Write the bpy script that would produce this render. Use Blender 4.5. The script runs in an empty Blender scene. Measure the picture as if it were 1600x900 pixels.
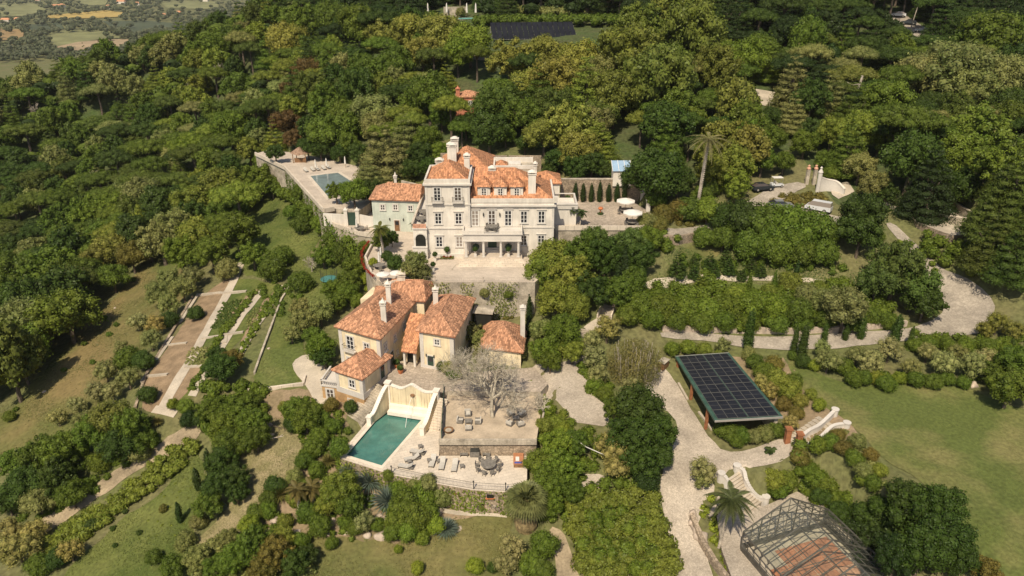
import bpy, math, random
import numpy as np
from mathutils import Vector, Matrix
from mathutils.geometry import delaunay_2d_cdt
R = random.Random(7); rng = np.random.default_rng(7)
sc = bpy.context.scene; C = sc.collection
# ---------------- camera, sky, sun, exposure ----------------
F = 1150.0; PIT = math.radians(24.5); H = 58.5
cam = bpy.data.objects.new('camera', bpy.data.cameras.new('camera')); C.objects.link(cam)
cam.location = (0, 0, H); cam.rotation_euler = (math.pi/2-PIT, 0, 0)
cam.data.sensor_width = 36; cam.data.lens = 36*F/1600; cam.data.clip_end = 9000; cam.data.clip_start = .5
sc.camera = cam
SUN_EL = math.radians(52); SAZ = math.radians(199)
w = bpy.data.worlds.new('World'); sc.world = w; w.use_nodes = True
nt = w.node_tree; sky = nt.nodes.new('ShaderNodeTexSky'); sky.sky_type = 'NISHITA'; sky.sun_disc = False
sky.sun_elevation = SUN_EL; sky.sun_rotation = SAZ; sky.air_density = 1.0; sky.dust_density = 1.6
bg = nt.nodes['Background']; bg.inputs[1].default_value = 0.092; nt.links.new(sky.outputs[0], bg.inputs[0])
sl = bpy.data.lights.new('sun', 'SUN'); sl.energy = 4.9; sl.angle = math.radians(.5); sl.color = (1, .885, .69)
so = bpy.data.objects.new('sun', sl); C.objects.link(so); so.location = (-30, -60, 150)
sd = Vector((math.sin(SAZ)*math.cos(SUN_EL), math.cos(SAZ)*math.cos(SUN_EL), math.sin(SUN_EL)))
so.rotation_euler = (-sd).to_track_quat('-Z', 'Y').to_euler()
sc.view_settings.view_transform = 'Standard'; sc.view_settings.look = 'None'
sc.view_settings.exposure = 0.0; sc.view_settings.gamma = 1.0
sc.cycles.max_bounces = 5; sc.cycles.diffuse_bounces = 3; sc.cycles.transparent_max_bounces = 12

# ---------------- projection helpers (pixel of the 1600x900 photo <-> place) ----------------
def ray(px, py):
    u = (px-800)/F; v = -(py-450)/F
    return np.array([u, math.cos(PIT)+v*math.sin(PIT), -math.sin(PIT)+v*math.cos(PIT)])
def P(px, py, z):
    d = ray(px, py); t = (z-H)/d[2]; return (d[0]*t, d[1]*t)
def P3(px, py, z): return (*P(px, py, z), z)
def proj(x, y, z):
    d = y*math.cos(PIT)-(z-H)*math.sin(PIT); up = y*math.sin(PIT)+(z-H)*math.cos(PIT)
    return (800+F*x/d, 450-F*up/d)
def depth(x, y, z): return y*math.cos(PIT)-(z-H)*math.sin(PIT)
def Zat(py, Y): return H-Y*math.tan(PIT-math.atan((450-py)/F))
def inpoly(poly, X, Y):
    X = np.asarray(X, float); Y = np.asarray(Y, float); ins = np.zeros(X.shape, bool)
    n = len(poly)
    for i in range(n):
        x1, y1 = poly[i]; x2, y2 = poly[(i+1) % n]
        if y1 == y2: continue
        c = ((y1 > Y) != (y2 > Y)) & (X < (x2-x1)*(Y-y1)/(y2-y1)+x1)
        ins ^= c
    return ins
def distpoly(poly, X, Y):
    D = np.full(np.shape(X), 1e9); n = len(poly)
    for i in range(n):
        x1, y1 = poly[i]; x2, y2 = poly[(i+1) % n]; dx, dy = x2-x1, y2-y1
        t = np.clip(((X-x1)*dx+(Y-y1)*dy)/(dx*dx+dy*dy+1e-9), 0, 1)
        D = np.minimum(D, np.hypot(X-x1-t*dx, Y-y1-t*dy))
    return D

# ---------------- terrain heights ----------------
CP = [(20,880,-14),(150,890,-11),(600,850,-4.2),(350,850,-6),(60,800,-12),(200,740,-8.5),(300,685,-5.5),(245,648,-2.6),
 (430,590,.4),(510,630,0),(420,700,-1.8),(360,840,-5),(375,420,1.5),(300,540,-.5),(440,450,1.8),(390,550,.8),(235,430,-5),(130,530,-9),
 (40,650,-11),(20,590,-12.5),(0,500,-15),(60,430,-14),(150,380,-10),(245,375,-4),(430,320,3),(380,370,2.5),(490,400,4),
 (400,262,7),(440,300,6),(490,345,7),(300,330,-1),(150,300,-7),(0,300,-11),(0,200,-8),(200,200,-2),(350,200,7),(420,200,13),(500,215,16),
 (600,200,19),(700,180,22),(560,370,6),(540,440,4.5),(500,480,3),(480,520,1.5),(560,700,-.6),(540,790,-4),(700,800,-3.6),(790,880,-4.4),
 (1060,372,13.8),(1200,312,16),(1300,335,16),(1330,362,15),(1100,402,10),(1300,402,11.5),(1050,440,8.2),(1250,440,8.7),(1440,350,14.6),
 (1400,362,13),(1480,430,9),(1530,480,7),(1500,520,5.6),(1250,541,4.6),(1040,526,5),(1600,400,14),(1600,300,24),(1600,500,8),(1600,600,4.6),
 (1250,572,4),(1400,620,3.7),(1600,700,3.6),(1600,880,3.2),(1450,740,3.4),(1300,662,3.6),(1050,600,1.4),(1090,700,.4),(1180,705,.4),(1150,735,0),
 (1040,680,.3),(1080,800,-2.2),(1140,890,-3.8),(1060,890,-4.2),(880,600,2.9),(850,572,3),(930,640,2),(920,765,-1.2),(960,820,-3),(880,860,-4.3),
 (940,490,6.5),(760,465,5.2),(600,470,4),(1240,700,2.2),(1340,800,3),(830,700,0.2),(1000,720,.2),(840,740,-1.5),(820,800,-3.6),(1160,640,1.2),(1150,560,2.6),(640,780,-3.5)]
CW = [(0,150,18),(0,200,30),(0,240,36),(0,280,42),(0,340,53),(0,420,62),(-195,285,7),(-150,285,16),(-120,285,22),(-92,285,33),
 (-200,350,-25),(-150,370,-12),(-100,390,20),(60,150,20),(100,150,20),(120,200,31),(150,250,42),(60,280,44),(150,340,55),(0,520,75),(200,500,75),
 (300,300,50),(250,100,8),(-300,900,-80),(-700,900,-80),(-1500,2500,-82),(-2500,4500,-82),(-250,2500,-80),(-300,0,-60),(0,0,-8),(200,0,-5),(-200,120,-45),
 (-300,300,-45),(-260,500,-75),(-50,600,20),(600,900,90),(-600,300,-75),(-40,240,33),(-60,200,17),(40,128,15)]
pts = np.array([(*P(a, b, z), z) for a, b, z in CP]+[tuple(map(float, c)) for c in CW])
def _phi(d2): return np.sqrt(d2+36.0)
_n = len(pts); _A = np.zeros((_n+3, _n+3))
_A[:_n, :_n] = _phi(((pts[:, None, :2]-pts[None, :, :2])**2).sum(-1)); _A[:_n, :_n] -= np.eye(_n)*1.5
_A[:_n, _n] = 1; _A[:_n, _n+1:] = pts[:, :2]; _A[_n, :_n] = 1; _A[_n+1:, :_n] = pts[:, :2].T
_W = np.linalg.solve(_A, np.concatenate([pts[:, 2], [0, 0, 0]]))
PADS = []   # (name, world polygon, z)
def hraw(X, Y):
    X = np.asarray(X, float); Y = np.asarray(Y, float); o = np.zeros(X.shape)
    for i in range(_n): o += _W[i]*_phi((X-pts[i, 0])**2+(Y-pts[i, 1])**2)
    o += _W[_n]+_W[_n+1]*X+_W[_n+2]*Y
    return np.maximum(o, -85)
def hT(X, Y):
    o = hraw(X, Y)
    o = o+.12*np.sin(X*.9+1.3*np.sin(Y*.37))*np.sin(Y*.7+X*.2)
    for nm, pl, z in PADS:
        m = (o > z-.7)
        if m.any():
            m &= inpoly(pl, X, Y) | (distpoly(pl, X, Y) < 1.0)
            o = np.where(m, z-.7, o)
    return o
def hS(X, Y):
    o = hT(X, Y)
    for nm, pl, z in PADS: o = np.where(inpoly(pl, X, Y), np.maximum(o, z), o)
    return o
_ts = np.concatenate([np.arange(45, 420, .5), np.arange(420, 5200, 12)])
def h1(x, y): return float(hS(np.array([x]), np.array([y]))[0])
GXS = np.concatenate([-np.geomspace(3000, 121, 40), np.arange(-120, 121, 1.0), np.geomspace(122, 1500, 25)])
GYS = np.concatenate([[-60, -20, 0, 15, 25, 33], np.arange(40, 331, 1.0), np.geomspace(333, 5000, 60)])
GRID = None
def hg(X, Y):
    i = np.clip(np.searchsorted(GXS, X)-1, 0, len(GXS)-2); j = np.clip(np.searchsorted(GYS, Y)-1, 0, len(GYS)-2)
    fx = (X-GXS[i])/(GXS[i+1]-GXS[i]); fy = (Y-GYS[j])/(GYS[j+1]-GYS[j])
    return (GRID[j, i]*(1-fx)+GRID[j, i+1]*fx)*(1-fy)+(GRID[j+1, i]*(1-fx)+GRID[j+1, i+1]*fx)*fy
def G(px, py, up=0.0):
    """place on the ground (plus up metres) that the photo shows at this pixel"""
    d = ray(px, py); T = _ts/d[1]
    zz = H+d[2]*T; hh = SURF(d[0]*T, d[1]*T)+up
    k = np.argmax(zz < hh)
    if zz[k] >= hh[k]: k = len(_ts)-1
    a, b = (T[max(k-1, 0)], T[k])
    for _ in range(12):
        m = (a+b)/2
        if H+d[2]*m < SURF(np.array([d[0]*m]), np.array([d[1]*m]))[0]+up: b = m
        else: a = m
    return (d[0]*b, d[1]*b, H+d[2]*b-up)
def SURF(X, Y):
    o = hg(X, Y)
    for nm, pl, z in PADS: o = np.where(inpoly(pl, X, Y), np.maximum(o, z), o)
    return o

# ---------------- mesh + object helpers ----------------
def finish(name, me, mat, parent=None, label=None, cat=None, group=None, kind=None, color=None):
    o = bpy.data.objects.new(name, me); C.objects.link(o)
    if mat is not None and not me.materials:
        for m in (mat if isinstance(mat, (list, tuple)) else [mat]): me.materials.append(m)
    if parent: o.parent = parent
    tag(o, label, cat, group, kind)
    if color: o.color = (*color, 1)
    return o
def tag(o, label=None, cat=None, group=None, kind=None):
    if label: o['label'] = label
    if cat: o['category'] = cat
    if group: o['group'] = group
    if kind: o['kind'] = kind
    return o
def thing(name, loc, label, cat, group=None, rz=0):
    o = bpy.data.objects.new(name, None); C.objects.link(o); o.location = loc; o.rotation_euler = (0, 0, rz)
    o.empty_display_size = .3
    return tag(o, label, cat, group)
def np_mesh(name, V, Fq, smooth=False, mi=None):
    me = bpy.data.meshes.new(name); V = np.asarray(V, np.float32); Fq = np.asarray(Fq, np.int32); k = Fq.shape[1]
    me.vertices.add(len(V)); me.vertices.foreach_set('co', V.ravel())
    me.loops.add(Fq.size); me.loops.foreach_set('vertex_index', Fq.ravel())
    me.polygons.add(len(Fq)); me.polygons.foreach_set('loop_start', np.arange(0, Fq.size, k, dtype=np.int32))
    me.polygons.foreach_set('loop_total', np.full(len(Fq), k, np.int32))
    if smooth: me.polygons.foreach_set('use_smooth', np.ones(len(Fq), bool))
    if mi is not None: me.polygons.foreach_set('material_index', np.asarray(mi, np.int32))
    me.update(calc_edges=True); return me
class MB:
    def __init__(s): s.v = []; s.f = []; s.m = []; s.cur = 0
    def add(s, vs, fs):
        b = len(s.v); s.v += [tuple(map(float, v)) for v in vs]
        for f in fs: s.f.append(tuple(b+i for i in f)); s.m.append(s.cur)
    def prism(s, poly, z0, z1):           # polygon (world/local xy) extruded
        n = len(poly); a = sum(poly[i][0]*poly[(i+1) % n][1]-poly[(i+1) % n][0]*poly[i][1] for i in range(n))
        if a < 0: poly = poly[::-1]
        zl = z0 if isinstance(z0, (list, tuple)) else [z0]*n
        s.add([(x, y, zl[i]) for i, (x, y) in enumerate(poly)]+[(x, y, z1) for x, y in poly],
              [tuple(range(n))[::-1], tuple(range(n, 2*n))]+[(i, (i+1) % n, n+(i+1) % n, n+i) for i in range(n)])
    def box(s, x0, x1, y0, y1, z0, z1): s.prism([(x0, y0), (x1, y0), (x1, y1), (x0, y1)], z0, z1)
    def obox(s, cx, cy, a, hx, hy, z0, z1):
        c, q = math.cos(a), math.sin(a)
        s.prism([(cx+c*i*hx-q*j*hy, cy+q*i*hx+c*j*hy) for i, j in ((-1, -1), (1, -1), (1, 1), (-1, 1))], z0, z1)
    def lathe(s, prof, n=12, cx=0, cy=0, cz=0, sx=1, sy=1):
        vs = []
        for r, z in prof:
            for k in range(n): t = 2*math.pi*k/n; vs.append((cx+r*math.cos(t)*sx, cy+r*math.sin(t)*sy, cz+z))
        fs = [(i*n+k, i*n+(k+1) % n, (i+1)*n+(k+1) % n, (i+1)*n+k) for i in range(len(prof)-1) for k in range(n)]
        fs.append(tuple(range(n))[::-1]); fs.append(tuple(range((len(prof)-1)*n, len(prof)*n)))
        s.add(vs, fs)
    def tube(s, pts, r, n=6, r2=None):
        pts = [Vector(p) for p in pts]; m = len(pts); vs = []
        for i, p in enumerate(pts):
            d = (pts[min(i+1, m-1)]-pts[max(i-1, 0)])
            if d.length < 1e-6: d = Vector((0, 0, 1))
            d.normalize(); a = d.cross(Vector((0, 0, 1)) if abs(d.z) < .9 else Vector((1, 0, 0))).normalized(); b = d.cross(a)
            rr = r if r2 is None else r+(r2-r)*i/max(m-1, 1)
            for k in range(n): t = 2*math.pi*k/n; q = p+a*math.cos(t)*rr+b*math.sin(t)*rr; vs.append(tuple(q))
        fs = [(i*n+k, i*n+(k+1) % n, (i+1)*n+(k+1) % n, (i+1)*n+k) for i in range(m-1) for k in range(n)]
        fs += [tuple(range(n))[::-1], tuple(range((m-1)*n, m*n))]
        s.add(vs, fs)
    def mesh(s, name='mesh'):
        me = bpy.data.meshes.new(name); me.from_pydata(s.v, [], s.f)
        me.polygons.foreach_set('material_index', s.m); me.update(); return me
    def build(s, name, mat, parent=None, **k): return finish(name, s.mesh(name), mat, parent, **k)

# ---------------- materials ----------------
MATS = {}
def mat(name, col, rough=.8, var=.15, scale=1.0, bump=0.0, bscale=8.0, col2=None, metal=0, spec=.25, island=0.0, objcol=False, trans=0.0, coords='Object', w2=.5, streak=False):
    m = bpy.data.materials.new(name); m.use_nodes = True; t = m.node_tree; N = t.nodes; L = t.links
    b = N['Principled BSDF']; b.inputs['Roughness'].default_value = rough; b.inputs['Metallic'].default_value = metal
    b.inputs['Specular IOR Level'].default_value = spec
    tc = N.new('ShaderNodeTexCoord'); no = N.new('ShaderNodeTexNoise'); no.inputs['Scale'].default_value = scale; no.inputs['Detail'].default_value = 6
    L.new(tc.outputs[coords], no.inputs['Vector'])
    rp = N.new('ShaderNodeValToRGB'); rp.color_ramp.elements[0].position = .35; rp.color_ramp.elements[1].position = .35+w2*.6
    c2 = col2 or tuple(c*(1-var*1.6) for c in col); c1 = tuple(min(1, c*(1+var)) for c in col) if not col2 else col
    rp.color_ramp.elements[0].color = (*c1, 1); rp.color_ramp.elements[1].color = (*c2, 1); L.new(no.outputs[0], rp.inputs[0])
    out = rp.outputs[0]
    n2 = N.new('ShaderNodeTexNoise'); n2.inputs['Scale'].default_value = bscale; n2.inputs['Detail'].default_value = 4; L.new(tc.outputs[coords], n2.inputs['Vector'])
    if streak:
        mp = N.new('ShaderNodeMapping'); mp.inputs['Scale'].default_value = (1, 1, .12); L.new(tc.outputs[coords], mp.inputs['Vector']); L.new(mp.outputs[0], n2.inputs['Vector'])
    mr = N.new('ShaderNodeMapRange'); mr.inputs[3].default_value = 1-var; mr.inputs[4].default_value = 1+var; L.new(n2.outputs[0], mr.inputs[0])
    mr.inputs[1].default_value = .3; mr.inputs[2].default_value = .7
    mx = N.new('ShaderNodeVectorMath'); mx.operation = 'SCALE'; L.new(out, mx.inputs[0]); L.new(mr.outputs[0], mx.inputs['Scale']); out = mx.outputs[0]
    if objcol:
        oi = N.new('ShaderNodeObjectInfo'); mm = N.new('ShaderNodeVectorMath'); mm.operation = 'MULTIPLY'
        L.new(out, mm.inputs[0]); L.new(oi.outputs['Color'], mm.inputs[1]); out = mm.outputs[0]
    if island:
        ge = N.new('ShaderNodeNewGeometry'); m2 = N.new('ShaderNodeMapRange'); m2.inputs[3].default_value = 1-island; m2.inputs[4].default_value = 1+island
        L.new(ge.outputs['Random Per Island'], m2.inputs[0]); m3 = N.new('ShaderNodeVectorMath'); m3.operation = 'SCALE'
        L.new(out, m3.inputs[0]); L.new(m2.outputs[0], m3.inputs['Scale']); out = m3.outputs[0]
    L.new(out, b.inputs['Base Color'])
    if bump:
        bp = N.new('ShaderNodeBump'); bp.inputs['Strength'].default_value = bump; bp.inputs['Distance'].default_value = .05
        L.new(n2.outputs[0], bp.inputs['Height']); L.new(bp.outputs[0], b.inputs['Normal'])
    if trans:
        tr = N.new('ShaderNodeBsdfTranslucent'); L.new(out, tr.inputs[0]); ms = N.new('ShaderNodeMixShader'); ms.inputs[0].default_value = trans
        L.new(b.outputs[0], ms.inputs[1]); L.new(tr.outputs[0], ms.inputs[2]); L.new(ms.outputs[0], N['Material Output'].inputs[0])
    MATS[name] = m; return m
def cellmat(name, col, scale, joint, var=.25, rough=.85, dist='F1', world=True, bump=.4):
    """stone setts / rubble: voronoi cells with darker joints"""
    m = mat(name, col, rough, .12, .25, 0, 3.0, coords='Object'); t = m.node_tree; N = t.nodes; L = t.links; b = N['Principled BSDF']
    src = b.inputs['Base Color'].links[0].from_socket
    tc = N.new('ShaderNodeTexCoord'); v = N.new('ShaderNodeTexVoronoi'); v.inputs['Scale'].default_value = scale; L.new(tc.outputs['Object'], v.inputs['Vector'])
    e = N.new('ShaderNodeTexVoronoi'); e.feature = 'DISTANCE_TO_EDGE'; e.inputs['Scale'].default_value = scale; L.new(tc.outputs['Object'], e.inputs['Vector'])
    sp = N.new('ShaderNodeSeparateColor'); L.new(v.outputs['Color'], sp.inputs[0])
    a = N.new('ShaderNodeMapRange'); a.inputs[3].default_value = 1-var; a.inputs[4].default_value = 1+var; L.new(sp.outputs[0], a.inputs[0])
    j = N.new('ShaderNodeMapRange'); j.inputs[1].default_value = 0; j.inputs[2].default_value = .12; j.inputs[3].default_value = joint; j.inputs[4].default_value = 1; L.new(e.outputs[0], j.inputs[0])
    mu = N.new('ShaderNodeMath'); mu.operation = 'MULTIPLY'; L.new(a.outputs[0], mu.inputs[0]); L.new(j.outputs[0], mu.inputs[1])
    s = N.new('ShaderNodeVectorMath'); s.operation = 'SCALE'; L.new(src, s.inputs[0]); L.new(mu.outputs[0], s.inputs['Scale']); L.new(s.outputs[0], b.inputs['Base Color'])
    bp = N.new('ShaderNodeBump'); bp.inputs['Strength'].default_value = bump; bp.inputs['Distance'].default_value = .04; L.new(j.outputs[0], bp.inputs['Height']); L.new(bp.outputs[0], b.inputs['Normal'])
    return m
M_leaf = mat('foliage', (1, 1, 1), .55, .16, .22, 0, 1.1, col2=(.62, .72, .6), spec=.3, island=.3, objcol=True, trans=.3)
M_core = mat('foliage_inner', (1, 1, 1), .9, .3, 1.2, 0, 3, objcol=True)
M_bark = mat('bark', (.13, .1, .075), .9, .3, 2, .4, 9, objcol=False)
M_pale = mat('pale_bark', (.42, .36, .29), .85, .25, 1.5, .3, 9)
M_ground = mat('ground_cover', (.12, .13, .045), .95, .3, .09, .5, 1.6, col2=(.155, .14, .062))
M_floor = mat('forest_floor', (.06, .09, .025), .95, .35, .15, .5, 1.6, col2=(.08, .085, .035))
M_lawn = mat('lawn_grass', (.185, .17, .062), .95, .26, .12, .5, 2.4, col2=(.1, .122, .03), w2=.32)
M_dry = mat('dry_meadow', (.2, .165, .065), .95, .22, .11, .3, 1.9, col2=(.105, .115, .033), w2=.5)
M_field = mat('field_grass', (.2, .15, .062), .95, .2, .07, .3, 1.4, col2=(.1, .115, .03), w2=.45)
M_wild = mat('wild_grass', (.14, .15, .04), .95, .25, .15, .4, 2.2, col2=(.075, .1, .02))
M_dirt = mat('bare_dirt', (.3, .22, .14), .95, .2, .25, .5, 2.5, col2=(.2, .155, .085))
M_soil = mat('garden_soil', (.27, .19, .115), .95, .15, .6, .4, 5)
M_sand = mat('sandy_gravel', (.48, .385, .28), .95, .13, .5, .3, 4)
M_track = mat('track_dirt', (.33, .26, .17), .95, .2, .4, .4, 4)
M_path = mat('stone_path', (.48, .41, .32), .9, .12, .4, .3, 5)
M_gravel = cellmat('stone_setts', (.45, .38, .3), 6.5, .72, .15)
M_tarmac = cellmat('light_road', (.36, .31, .25), 2.2, .8, .1)
M_deck = mat('cream_stone', (.66, .565, .455), .8, .07, .5, .1, 3)
M_terr = mat('terrace_stone', (.56, .47, .38), .85, .08, .3, .1, 2.5)
def paved(m, size, dark=.84):
    t = m.node_tree; N = t.nodes; L = t.links; b = N['Principled BSDF']; src = b.inputs['Base Color'].links[0].from_socket; tc = N.new('ShaderNodeTexCoord'); mp = N.new('ShaderNodeMapping'); mp.inputs['Rotation'].default_value = (0, 0, -.36); L.new(tc.outputs['Object'], mp.inputs['Vector'])
    br = N.new('ShaderNodeTexBrick'); br.inputs['Scale'].default_value = 1/size; br.inputs['Mortar Size'].default_value = .035; br.inputs['Brick Width'].default_value = 1.4; br.inputs['Row Height'].default_value = .7
    br.inputs['Color1'].default_value = (1, 1, 1, 1); br.inputs['Color2'].default_value = (.9, .9, .9, 1); br.inputs['Mortar'].default_value = (dark-.1,)*3+(1,); L.new(mp.outputs[0], br.inputs['Vector'])
    mu = N.new('ShaderNodeVectorMath'); mu.operation = 'MULTIPLY'; L.new(src, mu.inputs[0]); L.new(br.outputs[0], mu.inputs[1]); L.new(mu.outputs[0], b.inputs['Base Color'])
paved(M_deck, .75); paved(M_terr, .9, .9)
M_court = cellmat('pale_cobbles', (.45, .37, .29), 1.8, .7, .13)
M_rubble = cellmat('rubble_stone', (.36, .28, .2), 2.6, .55, .25, bump=.8)
M_rock = mat('boulder', (.47, .38, .3), .9, .2, 1, .6, 4)
M_conc = mat('old_render', (.42, .36, .28), .9, .22, .6, .2, 4)
M_white = mat('white_render', (.68, .62, .54), .8, .09, .4, .05, 2.6, streak=True)
M_trim = mat('pale_trim', (.6, .55, .49), .75, .06, .6, 0, 5)
M_joinery = mat('white_joinery', (.78, .75, .7), .5, .03, 1, 0, 5)
M_yellow = mat('cream_yellow_render', (.77, .64, .43), .85, .1, .5, .05, 2.6, streak=True)
M_ochre = mat('ochre_render', (.5, .31, .15), .85, .15, .6, .05, 3)
M_mint = mat('mint_render', (.53, .56, .48), .85, .09, .5, .05, 2.6, streak=True)
M_tile = mat('roof_tile', (.51, .27, .16), .9, .12, 1.0, .2, 6, col2=(.38, .195, .115), island=.4, w2=.7)
M_tile_o = mat('orange_roof_tile', (.57, .28, .145), .9, .12, 1.1, .2, 6, col2=(.44, .21, .12), island=.36, w2=.7)
M_tilebase = mat('roof_base', (.36, .15, .085), .85, .2, 1, .2, 6)
M_ridge = mat('ridge_tile', (.55, .3, .2), .8, .2, 2, .2, 6)
M_glass = mat('window_glass', (.035, .035, .04), .08, .1, 1, 0, 3, spec=.6)
_N = M_glass.node_tree.nodes; _oi = _N.new('ShaderNodeObjectInfo'); _r = _N.new('ShaderNodeValToRGB'); _r.color_ramp.interpolation = 'CONSTANT'; _r.color_ramp.elements[0].color = (.03, .03, .035, 1); _r.color_ramp.elements[1].position = .55; _r.color_ramp.elements[1].color = (.09, .07, .06, 1); _e = _r.color_ramp.elements.new(.8); _e.color = (.26, .22, .19, 1)
M_glass.node_tree.links.new(_oi.outputs['Random'], _r.inputs[0]); M_glass.node_tree.links.new(_r.outputs[0], _N['Principled BSDF'].inputs['Base Color'])
M_dark = mat('dark_void', (.02, .02, .016), .8, .1, 1, 0, 3)
M_iron = mat('dark_iron', (.06, .06, .055), .5, .1, 1, 0, 3, metal=.3)
M_green = mat('green_paint', (.05, .1, .075), .5, .12, 1, 0, 3)
M_gdoor = mat('green_door', (.04, .07, .05), .5, .1, 1, 0, 3)
M_wood = mat('brown_wood', (.22, .12, .06), .7, .2, 2, .2, 8)
M_rust = mat('rust_post', (.32, .13, .06), .8, .15, 2, .2, 8)
M_solar = mat('solar_cell', (.018, .018, .022), .3, .15, .6, 0, 5, spec=.3)
M_alu = mat('aluminium', (.45, .42, .38), .4, .05, 1, 0, 3, metal=.4)
M_grey = mat('grey_wicker', (.2, .18, .155), .8, .2, 3, .2, 12)
M_cush = mat('cushion', (.5, .46, .4), .9, .08, 3, 0, 8)
M_canvas = mat('white_canvas', (.82, .77, .7), .8, .04, 2, 0, 6, trans=.15)
M_ecru = mat('ecru_canvas', (.6, .5, .36), .85, .08, 2, 0, 6)
M_terra = mat('terracotta', (.5, .17, .07), .8, .15, 2, .2, 6)
M_brick = mat('terracotta_bed', (.47, .2, .11), .9, .22, .9, .3, 4, col2=(.34, .16, .1))
M_steel = mat('greenhouse_iron', (.11, .1, .085), .55, .2, 1, 0, 5, metal=.2)
M_car = [mat('car_paint_white', (.62, .62, .62), .25, .02, 1, 0, 3, spec=.6), mat('car_paint_dark', (.03, .035, .04), .2, .02, 1, 0, 3, spec=.6), mat('car_paint_silver', (.4, .41, .42), .25, .02, 1, 0, 3, metal=.5)]
M_tyre = mat('tyre_rubber', (.02, .02, .02), .8, .1, 1, 0, 3)
M_thatch = mat('thatch', (.34, .22, .15), .95, .25, 3, .4, 12)
M_red = mat('red_flowers', (.5, .07, .03), .8, .3, 3, .3, 9)
M_orange = mat('orange_leaves', (1, 1, 1), .8, .3, 3, 0, 9, objcol=True, island=.3)
M_hose = mat('pale_pipe', (.6, .56, .5), .6, .05, 1, 0, 3)
def water(name, col, rough=.04, ripple=.15, ring=None):
    m = mat(name, col, rough, .1, .5, 0, 1.3, spec=.5); N = m.node_tree.nodes; L = m.node_tree.links; b = N['Principled BSDF']
    tc = N.new('ShaderNodeTexCoord'); n = N.new('ShaderNodeTexNoise'); n.inputs['Scale'].default_value = 2.2; L.new(tc.outputs['Object'], n.inputs['Vector'])
    h = n.outputs[0]
    if ring:
        sb = N.new('ShaderNodeVectorMath'); sb.operation = 'SUBTRACT'; sb.inputs[1].default_value = ring; L.new(tc.outputs['Object'], sb.inputs[0])
        ln = N.new('ShaderNodeVectorMath'); ln.operation = 'LENGTH'; L.new(sb.outputs[0], ln.inputs[0])
        s = N.new('ShaderNodeMath'); s.operation = 'MULTIPLY'; s.inputs[1].default_value = 26; L.new(ln.outputs['Value'], s.inputs[0])
        sn = N.new('ShaderNodeMath'); sn.operation = 'SINE'; L.new(s.outputs[0], sn.inputs[0])
        fa = N.new('ShaderNodeMapRange'); fa.inputs[1].default_value = 1.7; fa.inputs[2].default_value = .3; fa.inputs[3].default_value = 0; fa.inputs[4].default_value = .9; L.new(ln.outputs['Value'], fa.inputs[0])
        mu = N.new('ShaderNodeMath'); mu.operation = 'MULTIPLY_ADD'; L.new(sn.outputs[0], mu.inputs[0]); L.new(fa.outputs[0], mu.inputs[1]); L.new(n.outputs[0], mu.inputs[2]); h = mu.outputs[0]
    bp = N.new('ShaderNodeBump'); bp.inputs['Strength'].default_value = ripple; bp.inputs['Distance'].default_value = .1; L.new(h, bp.inputs['Height']); L.new(bp.outputs[0], b.inputs['Normal'])
    return m
def glassy(name):
    m = bpy.data.materials.new(name); m.use_nodes = True; N = m.node_tree.nodes; L = m.node_tree.links; b = N['Principled BSDF']
    b.inputs['Base Color'].default_value = (.3, .32, .28, 1); b.inputs['Roughness'].default_value = .1
    tr = N.new('ShaderNodeBsdfTransparent'); tr.inputs[0].default_value = (.92, .94, .9, 1); ms = N.new('ShaderNodeMixShader'); ms.inputs[0].default_value = .1
    L.new(tr.outputs[0], ms.inputs[1]); L.new(b.outputs[0], ms.inputs[2]); L.new(ms.outputs[0], N['Material Output'].inputs[0]); return m
M_clear = glassy('clear_glass')

# ---------------- terraces (pads): polygons given by what the photo shows, at their real level ----------------
def pp(z, L): return [P(a, b, z) for a, b in L]
PX_COURT = [(604,604),(607,578),(618,566),(650,560),(692,572),(730,582),(835,574),(856,600),(845,612),(700,611),(690,614)]
PX_DECK = [(531,709),(590,640),(600,622),(690,640),(687,690),(686,712),(824,712),(823,767),(790,769),(740,766),(700,759),(650,749),(612,742),(531,716)]
PX_BARE = [(692,611),(850,611),(846,640),(838,689),(686,689)]
PX_MANS = [(512,342),(560,322),(650,318),(880,325),(884,395),(836,441),(680,441),(668,430),(604,447),(580,431),(570,408),(586,378),(600,372),(560,366),(520,352)]
PX_POOL2 = [(399,240),(420,234),(470,240),(570,262),(600,300),(560,330),(522,326),(506,330),(445,262)]
PX_RT = [(866,300),(868,357),(1004,357),(1024,337),(986,313),(880,313)]
PX_VIEW = [(1420,334),(1466,316),(1520,350),(1508,366),(1488,368),(1432,347)]
PX_GH = [(1120,806),(1150,775),(1192,792),(1245,768),(1300,790),(1450,920),(1150,920),(1128,860)]
Z_GH = -2.6
for nm, px, z in (('c', PX_COURT, 3.0), ('d', PX_DECK, 0.0), ('b', PX_BARE, 2.2), ('m', PX_MANS, 11.0), ('p', PX_POOL2, 13.0), ('r', PX_RT, 15.0), ('v', PX_VIEW, 15.0), ('g', PX_GH, Z_GH)):
    PADS.append((nm, pp(z, px), z))
_X, _Y = np.meshgrid(GXS, GYS); GRID = hT(_X, _Y)
ni, nj = len(GXS), len(GYS)
idx = (np.arange(nj-1)[:, None]*ni+np.arange(ni-1)[None, :]).ravel()
o = finish('ground', np_mesh('ground', np.stack([_X.ravel(), _Y.ravel(), GRID.ravel()], 1), np.stack([idx, idx+1, idx+ni+1, idx+ni], 1), True), M_ground, kind='structure')

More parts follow.
